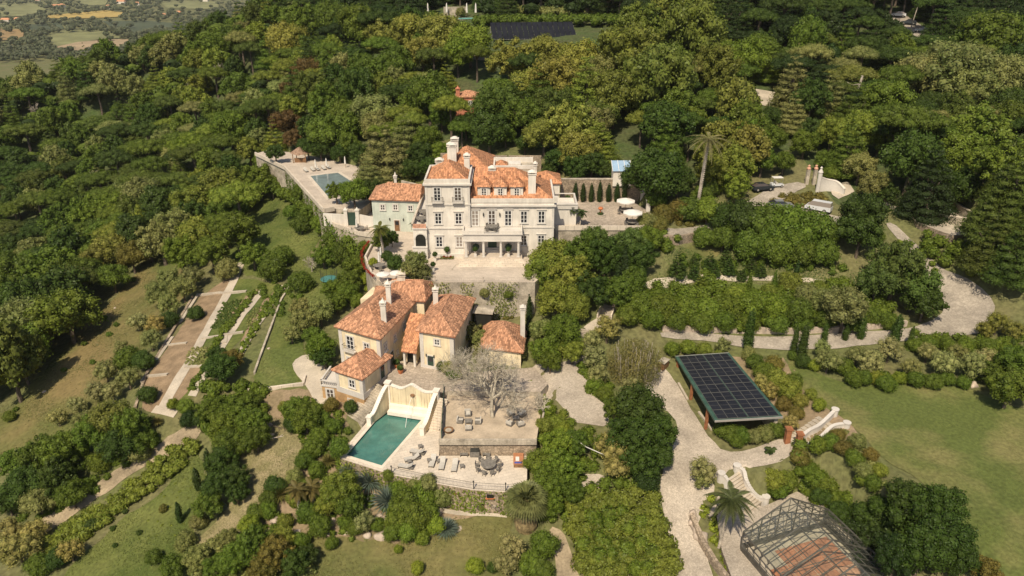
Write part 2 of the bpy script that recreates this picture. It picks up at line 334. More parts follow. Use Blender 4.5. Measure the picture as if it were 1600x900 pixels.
def jitter_poly(poly, step, amp, seed=1):
    rr = random.Random(seed); out = []
    n = len(poly)
    for i in range(n):
        a, b = poly[i], poly[(i+1) % n]; L = math.hypot(b[0]-a[0], b[1]-a[1]); k = max(1, int(L/step))
        for j in range(k):
            t = j/k; out.append((a[0]+(b[0]-a[0])*t+rr.uniform(-amp, amp), a[1]+(b[1]-a[1])*t+rr.uniform(-amp, amp)))
    return out
def smooth_poly(poly, it=2):
    for _ in range(it):
        o2 = []; n = len(poly)
        for i in range(n):
            a, b = poly[i], poly[(i+1) % n]; o2 += [(a[0]*.75+b[0]*.25, a[1]*.75+b[1]*.25), (a[0]*.25+b[0]*.75, a[1]*.25+b[1]*.75)]
        poly = o2
    return poly
def drape(name, poly, mat_, off=.06, res=1.0, z=None, parent=None, jit=0, smooth=0, **k):
    """sheet that follows the ground inside a world polygon"""
    if smooth: poly = smooth_poly(poly, smooth)
    poly = jitter_poly(poly, res*1.2, jit, len(poly))
    xs = [p[0] for p in poly]; ys = [p[1] for p in poly]
    gx, gy = np.meshgrid(np.arange(min(xs), max(xs), res), np.arange(min(ys), max(ys), res)); gx = gx.ravel(); gy = gy.ravel()
    if z is None:
        m = inpoly(poly, gx, gy) & (distpoly(poly, gx, gy) > res*.4)
    else: m = np.zeros(gx.shape, bool)
    inner = list(zip(gx[m].tolist(), gy[m].tolist()))
    co = [Vector(p) for p in poly]+[Vector(p) for p in inner]; n = len(poly)
    vs, es, fs, *_ = delaunay_2d_cdt(co, [(i, (i+1) % n) for i in range(n)], [], 2, 1e-4)
    V = np.array([(v.x, v.y) for v in vs])
    if z is None: Zs = hg(V[:, 0], V[:, 1])+off
    else: Zs = np.full(len(V), z)
    F2 = [f for f in fs if len(f) == 3]
    F2 = [f if ((V[f[1]][0]-V[f[0]][0])*(V[f[2]][1]-V[f[0]][1])-(V[f[2]][0]-V[f[0]][0])*(V[f[1]][1]-V[f[0]][1])) > 0 else (f[0], f[2], f[1]) for f in F2]
    c = V[np.array(F2)].mean(1); keep = inpoly(poly, c[:, 0], c[:, 1])
    F2 = np.array(F2)[keep]
    return finish(name, np_mesh(name, np.column_stack([V, Zs]), F2, True), mat_, parent, kind=k.pop('kind', 'structure'), **k)
def gpoly(px): return [G(a, b)[:2] for a, b in px]
def terrace(name, px, z, m, skirt, mwall, wname='retaining_wall', wlabel=None, parapet=0):
    pl = pp(z, px); drape(name, pl, m, z=z+.0)
    b = MB(); n = len(pl)
    a = sum(pl[i][0]*pl[(i+1) % n][1]-pl[(i+1) % n][0]*pl[i][1] for i in range(n))
    q = pl if a > 0 else pl[::-1]
    b.add([(x, y, z-skirt) for x, y in q]+[(x, y, z-.01) for x, y in q], [(i, (i+1) % n, n+(i+1) % n, n+i) for i in range(n)])
    b.build(wname, mwall, label=wlabel, cat='retaining wall')
def wall_line(name, pts3, h, th, m, label, cat='wall', cap=None, parent=None, below=1.5, group=None):
    """wall following points (x,y,z base) with sloping top"""
    b = MB(); n = len(pts3)
    for i in range(n-1):
        (x0, y0, z0), (x1, y1, z1) = pts3[i], pts3[i+1]; L = math.hypot(x1-x0, y1-y0) or 1; nx, ny = -(y1-y0)/L*th/2, (x1-x0)/L*th/2
        ex, ey = (x1-x0)/L*.04, (y1-y0)/L*.04
        h0 = h if not isinstance(h, (list, tuple)) else h[i]; h1_ = h if not isinstance(h, (list, tuple)) else h[i+1]
        V = [(x0+nx-ex, y0+ny-ey), (x0-nx-ex, y0-ny-ey), (x1-nx+ex, y1-ny+ey), (x1+nx+ex, y1+ny+ey)]
        zb = [z0-below, z0-below, z1-below, z1-below]; zt = [z0+h0, z0+h0, z1+h1_, z1+h1_]
        b.add([(*V[k], zb[k]) for k in range(4)]+[(*V[k], zt[k]) for k in range(4)], [(3, 2, 1, 0), (4, 5, 6, 7), (0, 1, 5, 4), (1, 2, 6, 5), (2, 3, 7, 6), (3, 0, 4, 7)])
    o = b.build(name, m, parent)
    if not parent: tag(o, label, cat, group)
    if cap:
        b = MB()
        for i in range(n-1):
            (x0, y0, z0), (x1, y1, z1) = pts3[i], pts3[i+1]; L = math.hypot(x1-x0, y1-y0) or 1; nx, ny = -(y1-y0)/L*(th/2+.07), (x1-x0)/L*(th/2+.07)
            h0 = h if not isinstance(h, (list, tuple)) else h[i]; h1_ = h if not isinstance(h, (list, tuple)) else h[i+1]
            ex, ey = (x1-x0)/L*.06, (y1-y0)/L*.06
            V = [(x0+nx-ex, y0+ny-ey), (x0-nx-ex, y0-ny-ey), (x1-nx+ex, y1-ny+ey), (x1+nx+ex, y1+ny+ey)]; zz = [z0+h0, z0+h0, z1+h1_, z1+h1_]
            b.add([(*V[k], zz[k]+.003) for k in range(4)]+[(*V[k], zz[k]+.14) for k in range(4)], [(3, 2, 1, 0), (4, 5, 6, 7), (0, 1, 5, 4), (1, 2, 6, 5), (2, 3, 7, 6), (3, 0, 4, 7)])
        b.build('coping', cap, o)
    return o
def steps(name, top, bot, width, n, m, label, zt, zb, group=None, widths=None):
    """flight of steps from top (x,y) at zt down to bot at zb; each step a part"""
    t = thing(name, (bot[0], bot[1], zb), label, 'steps', group); a = math.atan2(top[1]-bot[1], top[0]-bot[0]); L = math.hypot(top[0]-bot[0], top[1]-bot[1]); run = L/n
    for i in range(n):
        b = MB(); hw = (width if not widths else widths[0]+(widths[1]-widths[0])*i/max(n-1, 1))/2
        b.box(i*run, i*run+run*(1.0 if i < n-1 else 1.0), -hw, hw, -.8, (zt-zb)*(i+1)/n-.002)
        b.box(i*run-.04, i*run+.1, -hw-.01, hw+.01, (zt-zb)*(i+1)/n-.06, (zt-zb)*(i+1)/n+.004)
        o = b.build('step', m, t); o.rotation_euler = (0, 0, a)
    return t

# ---------------- ground sheets: lawns, meadows, roads, paths ----------------
drape('field', gpoly([(262,398),(300,440),(285,470),(240,530),(200,590),(150,650),(120,700),(60,720),(-30,740),(-30,660),(20,640),(60,590),(120,520),(175,470),(215,425)]), M_field, .05, 1.2, jit=.4)
drape('wild_meadow', gpoly([(395,300),(440,290),(480,330),(500,370),(470,420),(430,440),(385,430),(350,410),(360,360)]), M_wild, .05, 1.2, jit=.4)
drape('terrace_lawn', gpoly([(455,425),(520,400),(560,430),(560,470),(500,500),(470,520),(478,560),(462,575),(472,600),(392,610),(420,540)]), M_wild, .06, 1.0, jit=.2)
drape('small_lawn', gpoly([(410,548),(470,540),(478,552),(458,565),(458,582),(474,600),(392,608)]), M_lawn, .1, .8, jit=.1, smooth=1)
drape('lower_meadow', gpoly([(460,822),(520,835),(640,835),(720,806),(800,808),(800,950),(440,950),(440,870)]), M_dry, .05, 1.0, jit=.4)
drape('orchard_meadow', gpoly([(310,700),(330,760),(300,830),(330,870),(340,950),(60,950),(110,890),(180,820),(250,770)]), M_wild, .05, 1.0, jit=.4)
drape('dirt_slope', gpoly([(385,660),(470,650),(490,690),(445,760),(410,820),(385,850),(310,860),(300,845),(350,810),(375,740),(380,690)]), mat('dry_slope', (.29, .235, .13), .95, .3, .5, .6, 5, col2=(.2, .175, .08), w2=.4), .07, .9, jit=.4, smooth=1)
drape('dry_bank', gpoly([(395,615),(480,608),(540,625),(545,665),(480,700),(380,690),(370,650)]), M_dirt, .06, .9, jit=.3)
drape('rock_garden_soil', gpoly([(480,640),(560,700),(640,745),(800,775),(800,800),(700,810),(620,850),(520,840),(440,830),(400,850),(430,760)]), M_dirt, .06, 1.0, jit=.4)
drape('farm_track', gpoly([(312,650),(318,668),(300,695),(240,722),(200,745),(150,780),(90,822),(60,845),(30,850),(60,815),(130,770),(190,728),(240,700),(285,670)]), M_track, .08, .8, jit=.2)
drape('lawn', gpoly([(1222,556),(1260,575),(1300,595),(1350,602),(1430,600),(1510,605),(1560,630),(1640,650),(1640,920),(1520,920),(1500,820),(1440,750),(1380,720),(1330,660),(1260,620)]), M_lawn, .08, 1.2, jit=.15, smooth=1)
drape('shrub_bank', gpoly([(1140,555),(1225,560),(1260,600),(1330,660),(1350,700),(1250,705),(1225,650)]), M_dirt, .05, 1.0, jit=.3)
drape('driveway', gpoly([(1003,580),(1030,568),(1052,590),(1075,630),(1118,700),(1150,708),(1190,697),(1225,684),(1242,700),(1230,722),(1185,730),(1150,737),(1122,745),(1108,752),(1128,790),(1128,806),(1085,812),(1100,850),(1120,920),(1060,920),(1055,880),(1045,840),(1035,790),(1030,760),(1040,720),(1060,680),(1055,650),(1010,625)]), M_gravel, .09, .8, jit=.05, smooth=1)
drape('west_drive', gpoly([(822,568),(880,570),(905,548),(920,560),(918,610),(935,625),(955,640),(950,668),(920,664),(896,660),(876,632),(850,612),(835,598)]), M_gravel, .1, .8, jit=.05, smooth=1)
drape('yard', gpoly([(900,742),(948,742),(955,762),(920,790),(904,780)]), M_gravel, .1, .8, smooth=1)
drape('dirt_path', gpoly([(858,822),(880,830),(892,860),(905,890),(915,940),(872,940),(870,880),(858,850)]), M_track, .1, .7, jit=.1, smooth=1)
drape('lane', gpoly([(1030,518),(1120,521),(1190,527),(1260,526),(1340,521),(1420,516),(1470,495),(1478,470),(1450,430),(1400,372),(1382,350),(1394,348),(1420,372),(1470,420),(1500,430),(1545,458),(1558,485),(1535,520),(1500,525),(1420,532),(1340,542),(1260,549),(1180,545),(1120,533),(1035,530)]), M_tarmac, .12, 1.0, smooth=1)
drape('access_road', gpoly([(1004,344),(1035,356),(1062,359),(1100,352),(1135,340),(1170,314),(1200,296),(1240,284),(1265,290),(1240,302),(1225,318),(1290,335),(1330,345),(1330,360),(1260,345),(1190,335),(1130,352),(1110,365),(1068,377),(1035,376),(1005,368)]), M_tarmac, .12, 1.0, smooth=1)
drape('garden_walk', gpoly([(1010,438),(1060,432),(1110,428),(1200,430),(1290,437),(1290,444),(1200,438),(1110,436),(1040,452),(1005,452)]), M_path, .1, 1.0, smooth=1)
drape('clearing', gpoly([(1065,385),(1115,382),(1130,398),(1090,408),(1065,405)]), M_dry, .1, 1.0, smooth=1)
drape('garden_lawn', gpoly([(1110,440),(1160,442),(1240,455),(1200,462),(1110,460)]), M_lawn, .1, 1.0, smooth=1)
drape('hillside_path', gpoly([(1180,140),(1240,150),(1230,175),(1190,165)]), M_path, .2, 1.5)
drape('clearing', gpoly([(560,195),(590,195),(590,206),(560,206)]), M_dirt, .2, 1.5)
drape('clearing', gpoly([(715,78),(775,84),(770,96),(712,92)]), M_dirt, .2, 1.5)
drape('courtyard_walk', gpoly([(478,553),(500,560),(520,590),(512,640),(500,655),(492,630),(480,605),(460,583),(456,566)]), M_path, .12, .7, smooth=1)
# kitchen garden: long paths, cross walls, planting beds
drape('garden_soil', gpoly([(366,428),(312,465),(262,545),(226,598),(222,640),(246,648),(300,560),(345,478),(372,436)]), M_soil, .07, .8, jit=.15)
drape('garden_soil', gpoly([(388,458),(404,452),(378,492),(360,520),(346,516),(362,490)]), M_soil, .07, .8, jit=.1)
drape('garden_soil', gpoly([(412,470),(432,452),(404,500),(384,540),(376,535)]), M_soil, .07, .8, jit=.1)
drape('garden_soil', gpoly([(288,572),(318,575),(292,615),(262,640),(268,610)]), M_soil, .07, .8, jit=.1)
drape('garden_grass', gpoly([(372,436),(345,478),(300,560),(262,640),(300,622),(350,560),(400,505),(442,446),(410,440)]), M_wild, .05, .8, jit=.15)
def strip(px, wd):
    g = [G(a, b) for a, b in px]; L, Rr = [], []
    for i, p in enumerate(g):
        q = g[min(i+1, len(g)-1)]; o_ = g[max(i-1, 0)]; dx, dy = q[0]-o_[0], q[1]-o_[1]; n = math.hypot(dx, dy) or 1
        L.append((p[0]-dy/n*wd/2, p[1]+dx/n*wd/2)); Rr.append((p[0]+dy/n*wd/2, p[1]-dx/n*wd/2))
    return L+Rr[::-1]
for px, wd in (([(378,410),(345,478),(300,560),(252,645)], 1.7), ([(412,452),(380,492),(335,565),(300,620)], 1.3), ([(445,446),(400,510),(372,560)], 1.2), ([(240,640),(275,648)], 1.2)):
    drape('garden_path', strip(px, wd), M_path, .13, .7)
for i, px in enumerate(([(308,462),(345,458)], [(263,548+40),(262,588)], [(310,461),(282,505)], [(316,530),(345,526)], [(265,540),(292,537)], [(230,589),(262,586)], [(345,525),(380,520)], [(270,528),(222,598)], [(343,459),(385,456)], [(290,575),(315,573)], [(355,520),(352,537)])):
    g = [G(a, b) for a, b in px]
    if math.hypot(g[0][0]-g[1][0], g[0][1]-g[1][1]) < 1: continue
    wall_line('garden_edging', g, .3, .5, M_path, 'low pale stone edging between the beds of the kitchen garden', 'garden edging', below=.5, group='stone edgings of the kitchen garden')

# ---------------- roofs, windows, houses ----------------
def tiles(verts, mat_, name, parent, off=(0, 0, 0), sp=.27, ln=.44, seed=0):
    """rows of separate half-round tiles over each flat roof face"""
    rr = np.random.default_rng(seed+5); VV = []; FF = []; base = 0
    for fc in verts:
        p = [Vector(q) for q in fc]; nrm = (p[1]-p[0]).cross(p[2]-p[0]).normalized()
        if nrm.z < 0: nrm = -nrm
        u = Vector((0, 0, 1)).cross(nrm).normalized() if nrm.z < .999 else Vector((1, 0, 0)); v = nrm.cross(u)
        q2 = [((q-p[0]).dot(u), (q-p[0]).dot(v)) for q in p]
        us = [a for a, b in q2]; vs = [b for a, b in q2]
        gu, gv = np.meshgrid(np.arange(min(us), max(us), sp), np.arange(min(vs), max(vs), ln*.85)); gu = gu.ravel()+sp/2; gv = gv.ravel()+ln*.4
        m = inpoly(q2, gu, gv); gu = gu[m]; gv = gv[m]; n = len(gu)
        if n == 0: continue
        gu = gu+rr.normal(0, .012, n); gv = gv+rr.normal(0, .03, n); lift = np.abs(rr.normal(0, .012, n))+.02; rot = rr.normal(0, .05, n)
        prof = [(-.5, 0), (-.25, .8), (.25, .8), (.5, 0)]
        O = np.array(p[0]); U = np.array(u); W = np.array(v); Nn = np.array(nrm); pts_ = []
        for s, dz in ((-.5, .03), (.5, 0)):
            for a, h in prof:
                du = a*sp*.95*(1-.08*s); dv = s*ln
                uu = gu+du-rot*dv; v2 = gv+dv+rot*du
                pts_.append(O+uu[:, None]*U+v2[:, None]*W+(lift+h*.085+dz)[:, None]*Nn)
        V = np.stack(pts_, 1).reshape(-1, 3); VV.append(V)
        q = np.array([[0, 1, 5, 4], [1, 2, 6, 5], [2, 3, 7, 6], [0, 3, 2, 1]]); FF.append((q[None]+(np.arange(n)*8)[:, None, None]).reshape(-1, 4)+base); base += len(V)
    if not VV: return
    o = finish(name, np_mesh(name, np.concatenate(VV), np.concatenate(FF)), mat_, parent, kind='stuff'); o.location = off
    return o
class House:
    def __init__(s, name, loc, label, cat='house'): s.L = Vector(loc); s.t = thing(name, loc, label, cat)
    def add(s, mb, name, m, parent=None, **k):
        o = mb.build(name, m, parent or s.t, **k)
        if parent is None: o.location = -s.L
        return o
    def block(s, quad, z0, z1, m, name='wall'):
        b = MB(); b.prism(quad, z0, z1); return s.add(b, name, m)
    def band(s, quad, z0, z1, out, m, name='cornice'):
        b = MB(); n = len(quad)
        cx = sum(p[0] for p in quad)/n; cy = sum(p[1] for p in quad)/n
        b.prism(grow(quad, out), z0, z1); return s.add(b, name, m)
    def hip(s, quad, ze, rise, over, tm, hipf=(1, 1), ridge=True, seed=0, axis=None, sp=.27):
        q = [Vector((*p, ze)) for p in grow(quad, over)]
        ab = (q[1]-q[0]).length+(q[3]-q[2]).length; bc = (q[2]-q[1]).length+(q[0]-q[3]).length
        if axis is None: axis = 0 if ab >= bc else 1
        if axis == 1: q = [q[1], q[2], q[3], q[0]]
        # now long axis along q0->q1 ; short ends q1-q2 and q3-q0
        m0 = (q[3]+q[0])/2; m1 = (q[1]+q[2])/2; d = (m1-m0).normalized(); hw = min((q[2]-q[1]).length, (q[0]-q[3]).length)/2
        e0 = m0+d*hw*hipf[0]; e1 = m1-d*hw*hipf[1]
        if (m1-m0).length < hw*(hipf[0]+hipf[1]): e0 = e1 = (m0+m1)/2
        e0 = Vector((e0.x, e0.y, ze+rise)); e1 = Vector((e1.x, e1.y, ze+rise+.001))
        faces = [[q[0], q[1], e1, e0], [q[1], q[2], e1], [q[2], q[3], e0, e1], [q[3], q[0], e0]]
        b = MB()
        for f in faces: b.add(f, [tuple(range(len(f)))])
        b.add([(*p.xy, ze-.002) for p in q]+[(*p.xy, ze-.14) for p in q], [(3, 2, 1, 0)[::-1], (4, 5, 6, 7)[::-1], (0, 1, 5, 4), (1, 2, 6, 5), (2, 3, 7, 6), (3, 0, 4, 7)])
        r = s.add(b, 'roof', M_tilebase); tiles(faces, tm, 'roof_tiles', r, seed=seed, sp=sp)
        if ridge:
            b = MB()
            for a, c in ((e0, e1), (q[0], e0), (q[3], e0), (q[1], e1), (q[2], e1)):
                L = (c-a).length
                if L < .3: continue
                k = max(1, int(L/.45)); 
                for i in range(k):
                    p0 = a+(c-a)*(i/k)+Vector((0, 0, .07+R.uniform(-.01, .02))); p1 = a+(c-a)*((i+.96)/k)+Vector((0, 0, .07)); b.tube([p0, p1], .13, 5, .1)
            b.build('ridge_tiles', tm, r, kind='stuff')
        return r
    def win(s, x, y, z, wd, h, rz=0, cols=2, rows=3, name='window', sill=True, glass=None, joinery=None, stone=True, head=True):
        key = (wd, h, cols, rows, sill, stone, head)
        if key not in WC:
            b = MB(); f = .17
            if stone:
                b.box(-wd/2-f, -wd/2, -.07, .02, -.02, h); b.box(wd/2, wd/2+f, -.07, .02, -.02, h); b.box(-wd/2-f, wd/2+f, -.08, .02, h+.001, h+f)
                if head: b.box(-wd/2-f-.12, wd/2+f+.12, -.2, .02, h+f+.06, h+f+.16)
                if sill: b.box(-wd/2-f-.06, wd/2+f+.06, -.16, .02, -.14, -.021)
            me1 = b.mesh('frame'); b = MB(); t = .05
            b.box(-wd/2, -wd/2+.08, -.05, .015, 0, h); b.box(wd/2-.08, wd/2, -.05, .015, 0, h); b.box(-wd/2+.08, wd/2-.08, -.05, .015, 0, .09); b.box(-wd/2+.08, wd/2-.08, -.05, .015, h-.08, h)
            for i in range(1, cols): x_ = -wd/2+wd*i/cols; b.box(x_-.05, x_+.05, -.048, .015, .09, h-.08)
            for j in range(1, rows): z_ = h*j/rows; b.box(-wd/2+.08, wd/2-.08, -.043, .015, z_-.03, z_+.03)
            me2 = b.mesh('sash'); b = MB(); b.box(-wd/2+.03, wd/2-.03, -.02, .01, .03, h-.03); WC[key] = (me1, me2, b.mesh('pane'))
        m1, m2, m3 = WC[key]; Lw = Vector((x, y, z))-s.L
        o = finish(name, m2, joinery or M_joinery, s.t); o.location = Lw; o.rotation_euler = (0, 0, rz)
        if len(m1.vertices): finish('frame', m1, M_trim, o)
        finish('pane', m3, M_glass, o)
        return o
    def wallwin(s, a, b, dist, z, wd, h, **k):
        """window on the wall from a to b, dist metres from a, outside on the right-hand side of a->b"""
        d = math.hypot(b[0]-a[0], b[1]-a[1]); ux, uy = (b[0]-a[0])/d, (b[1]-a[1])/d
        return s.win(a[0]+ux*dist, a[1]+uy*dist, z, wd, h, rz=math.atan2(uy, ux), **k)
    def door(s, a, b, dist, z, wd, h, m=None, **k):
        d = math.hypot(b[0]-a[0], b[1]-a[1]); ux, uy = (b[0]-a[0])/d, (b[1]-a[1])/d
        mb = MB(); mb.box(-wd/2, wd/2, -.05, .02, 0, h); mb.box(-wd/2+.12, -.06, -.07, .02, .2, h*.5); mb.box(.06, wd/2-.12, -.07, .02, .2, h*.5)
        o = mb.build('door', m or M_gdoor, s.t); o.location = Vector((a[0]+ux*dist, a[1]+uy*dist, z))-s.L; o.rotation_euler = (0, 0, math.atan2(uy, ux))
        mb = MB(); mb.box(-wd/2-.15, -wd/2, -.07, .02, 0, h+.15); mb.box(wd/2, wd/2+.15, -.07, .02, 0, h+.15); mb.box(-wd/2, wd/2, -.07, .02, h, h+.15)
        mb.build('door_frame', M_trim, o); mb = MB(); mb.box(-wd/2+.15, wd/2-.15, -.085, .02, h*.58, h-.15); mb.build('pane', M_glass, o)
        return o
    def chimney(s, x, y, z0, z1, wx=.9, wy=.7, cap='dome', m=None, rz=0, parent=None):
        b = MB(); h = z1-z0; m = m or M_white
        b.obox(x, y, rz, wx/2, wy/2, z0, z1-.55); b.obox(x, y, rz, wx/2+.1, wy/2+.1, z1-.549, z1-.42)
        for i, j in ((-1, -1), (1, -1), (1, 1), (-1, 1)):
            c, q = math.cos(rz), math.sin(rz); dx, dy = i*(wx/2-.08), j*(wy/2-.08); b.obox(x+c*dx-q*dy, y+q*dx+c*dy, rz, .07, .07, z1-.419, z1-.22)
        b.obox(x, y, rz, wx/2+.12, wy/2+.12, z1-.219, z1-.1)
        if cap == 'dome': b.lathe([(max(wx, wy)/2+.05, -.099), (max(wx, wy)/2*.8, .1), (max(wx, wy)/2*.4, .22), (.03, .27)], 10, x, y, z1)
        else: b.lathe([(max(wx, wy)/2, -.099), (.14, .25), (.1, .35), (.03, .6)], 8, x, y, z1)
        o = s.add(b, 'chimney', m)
        b = MB(); b.obox(x, y, rz, wx/2-.16, wy/2-.16, z1-.41, z1-.225); b.build('flue', M_dark, o)
        return o
WC = {}
def grow(quad, d):
    n = len(quad); a = sum(quad[i][0]*quad[(i+1) % n][1]-quad[(i+1) % n][0]*quad[i][1] for i in range(n)); sg = 1 if a > 0 else -1; out = []
    for i in range(n):
        p0, p1, p2 = Vector(quad[i-1]).xy, Vector(quad[i]).xy, Vector(quad[(i+1) % n]).xy
        e1 = (p1-p0).normalized(); e2 = (p2-p1).normalized(); n1 = Vector((e1.y, -e1.x))*sg; n2 = Vector((e2.y, -e2.x))*sg
        b = (n1+n2).normalized(); out.append(tuple(p1+b*d/max(.3, b.dot(n1))))
    return out
def rect(x0, x1, y0, y1): return [(x0, y0), (x1, y0), (x1, y1), (x0, y1)]

# ----- terraces -----
def terrace_hole(name, px, z, m, hole):
    poly = jitter_poly(pp(z, px), 3, 0); co = [Vector(p) for p in poly]+[Vector(p) for p in hole]; n = len(poly); k = len(hole)
    ed = [(i, (i+1) % n) for i in range(n)]+[(n+i, n+(i+1) % k) for i in range(k)]
    vs, es, fs, *_ = delaunay_2d_cdt(co, ed, [], 2, 1e-4); V = np.array([(v.x, v.y) for v in vs]); fs = np.array([f for f in fs]); c = V[fs].mean(1)
    fs = fs[inpoly(poly, c[:, 0], c[:, 1]) & ~inpoly(hole, c[:, 0], c[:, 1])]
    a = np.cross(np.c_[V[fs[:, 1]]-V[fs[:, 0]], np.zeros(len(fs))], np.c_[V[fs[:, 2]]-V[fs[:, 0]], np.zeros(len(fs))])[:, 2]; fs[a < 0] = fs[a < 0][:, ::-1]
    finish(name, np_mesh(name, np.c_[V, np.full(len(V), z)], fs), m, kind='structure')
def skirt(px, z, depth_, m, label, name='retaining_wall', skip=()):
    pl = pp(z, px); n = len(pl); a = sum(pl[i][0]*pl[(i+1) % n][1]-pl[(i+1) % n][0]*pl[i][1] for i in range(n)); q = pl if a > 0 else pl[::-1]
    b = MB(); b.add([(x, y, z-depth_) for x, y in q]+[(x, y, z-.01) for x, y in q], [(i, (i+1) % n, n+(i+1) % n, n+i) for i in range(n)])
    b.build(name, m, label=label, cat='retaining wall')
PU = Vector((-.352, -.936, 0)); PW = Vector((.936, -.352, 0)); PA = Vector((-17.75, 87.55, 0))      # pool frame
PQ = [Vector((*P(a, c, 0), 0)) for a, c in ((604, 637.5), (663.5, 650.5), (596.5, 727.5), (541.5, 711))]
PL, PWd = 11.3, 5.8
def pl_(u, v, z=0):
    s_, t_ = u/PL, v/PWd; q = (PQ[0]*(1-t_)+PQ[1]*t_)*(1-s_)+(PQ[3]*(1-t_)+PQ[2]*t_)*s_; return (q.x, q.y, z)
hole = [pl_(u, v)[:2] for u, v in ((0, 0), (0, PWd), (PL, PWd), (PL, 0))]
terrace_hole('pool_terrace', PX_DECK, 0.0, M_deck, hole); skirt(PX_DECK, 0, 6, M_rubble, 'ivy covered stone retaining wall below the pool terrace')
b = MB(); b.prism([pl_(u, v)[:2] for u, v in ((-.1, -.1), (-.1, PWd+.1), (PL+.1, PWd+.1), (PL+.1, -.1))], -.5, -.28)
b.build('pool_water', water('teal_pool_water', (.075, .2, .165), .05, .35, pl_(8.2, 4.6, -.28)), kind='structure')
mt = mat('pool_lining', (.05, .13, .105), .6, .1, 1, 0, 4)
b = MB()
for (u0, v0, u1, v1) in ((-.12, -.12, 0, PWd+.12), (PL, -.12, PL+.12, PWd+.12), (0, -.12, PL, 0), (0, PWd, PL, PWd+.12)):
    b.prism([pl_(u, v)[:2] for u, v in ((u0, v0), (u0, v1), (u1, v1), (u1, v0))], -.9, -.012)
b.build('pool_wall', mt, kind='structure')
b = MB()
for (u0, v0, u1, v1) in ((PL, -.45, PL+.45, PWd+.45), (0, -.45, PL-.003, 0), (0, PWd, PL-.003, PWd+.45)):
    b.prism([pl_(u, v)[:2] for u, v in ((u0, v0), (u0, v1), (u1, v1), (u1, v0))], -.01, .035)
b.build('pool_coping', mat('coping_stone', (.72, .62, .5), .75, .06, 1, 0, 4), kind='structure')
drape('courtyard', pp(3, PX_COURT), M_court, z=3.0); skirt(PX_COURT, 3, 4, M_conc, 'rendered retaining wall under the cobbled courtyard')
drape('sand_garden', pp(2.2, PX_BARE), M_sand, z=2.2); skirt(PX_BARE, 2.2, 3.5, M_rubble, 'rough stone retaining wall behind the dining set on the pool terrace')
drape('mansion_terrace', pp(11, PX_MANS), M_terr, z=11.0); skirt(PX_MANS, 11, 8, M_conc, 'grey rendered retaining wall round the terrace of the white mansion')
drape('upper_pool_terrace', pp(13, PX_POOL2), M_terr, z=13.0); skirt(PX_POOL2, 13, 9, M_conc, 'long retaining wall below the upper pool')
drape('parasol_terrace', pp(15, PX_RT), M_court, z=15.0); skirt(PX_RT, 15, 6, M_conc, 'retaining wall below the terrace with two parasols')
drape('viewing_terrace', pp(15, PX_VIEW), M_path, z=15.0); skirt(PX_VIEW, 15, 5, M_rubble, 'stone retaining wall of the small terrace at the right edge')
drape('greenhouse_terrace', pp(Z_GH, PX_GH), M_gravel, z=Z_GH); skirt(PX_GH, Z_GH, 4, M_rubble, 'stone base wall of the greenhouse terrace')

# ----- white mansion -----
FY = 117.5
Hm = House('mansion', (0, 124, 11), 'large white mansion with orange tiled roofs, corner tower and columned porch', 'mansion')
tw = rect(-14.3, -7.0, FY-.5, 126); mn = rect(-7.0, 7.05, FY, 130)
Hm.block(tw, 10.5, 24.0, M_white); Hm.block(mn, 10.5, 20.6, M_white)
for q, z, o_, h in ((tw, 16.1, .12, .22), (tw, 20.3, .14, .22), (tw, 23.75, .35, .25), (mn, 16.1, .1, .2), (mn, 19.95, .35, .25), (tw, 10.6, .1, 1.0), (mn, 10.6, .08, .9)):
    Hm.band(q, z, z+h, o_, M_trim)
# parapets
b = MB()
for (x0, x1, y0, y1) in ((-14.4, -6.9, FY-.6, FY-.3), (-14.4, -14.1, FY-.299, 126), (-7.2, -6.9, FY-.299, 126), (-14.1, -7.201, 125.8, 126.1)): b.box(x0, x1, y0, y1, 24.0, 24.75)
Hm.add(b, 'parapet', M_white); b = MB()
for (x0, x1, y0, y1) in ((-6.85, 7.15, FY-.1, FY+.2), (6.85, 7.15, FY+.201, 130)): b.box(x0, x1, y0, y1, 20.6, 21.25)
b.box(7.0, 7.6, FY-.2, FY+.5, 20.6, 21.6)
Hm.add(b, 'parapet', M_white)
for xx, yy, zt in ((-14.35, FY-.56, 23.7), (-7.35, FY-.56, 23.7), (6.7, FY-.06, 19.9)): b = MB(); b.box(xx, xx+.38, yy, yy+.16, 11.65, zt); Hm.add(b, 'pilaster', M_trim)
Hm.hip(rect(-13.9, -7.4, FY-.1, 125.6), 24.3, 2.2, .05, M_tile_o, seed=1)
Hm.hip(rect(-6.9, 6.8, FY+.4, 128.5), 20.9, 4.0, .05, M_tile_o, hipf=(.15, 1.2), seed=2)
for x in (-12.35, -8.95):
    Hm.win(x, FY-.5, 21.05, 1.15, 2.3, rows=4); Hm.win(x, FY-.5, 17.0, 1.1, 1.95); Hm.win(x, FY-.5, 12.9, 1.1, 1.85)
    b = MB(); b.box(x-.95, x+.95, FY-1.15, FY-.5, 20.78, 20.95); Hm.add(b, 'balcony_slab', M_trim)
    b = MB()
    for k in range(11): b.box(x-.9+k*.18-.012, x-.9+k*.18+.012, FY-1.12, FY-1.09, 20.95, 21.75)
    b.box(x-.93, x+.93, FY-1.13, FY-1.08, 21.75, 21.8)
    for sx in (-.91, .89):
        for k in range(3): b.box(x+sx, x+sx+.02, FY-1.05+k*.2, FY-1.03+k*.2, 20.95, 21.75)
        b.box(x+sx-.01, x+sx+.03, FY-1.08, FY-.52, 21.751, 21.8)
    Hm.add(b, 'balcony_railing', M_iron)
for x in (-6.2, -3.4, -.65): Hm.win(x, FY, 16.5, 1.15, 2.7, rows=4, sill=False, name='french_window')
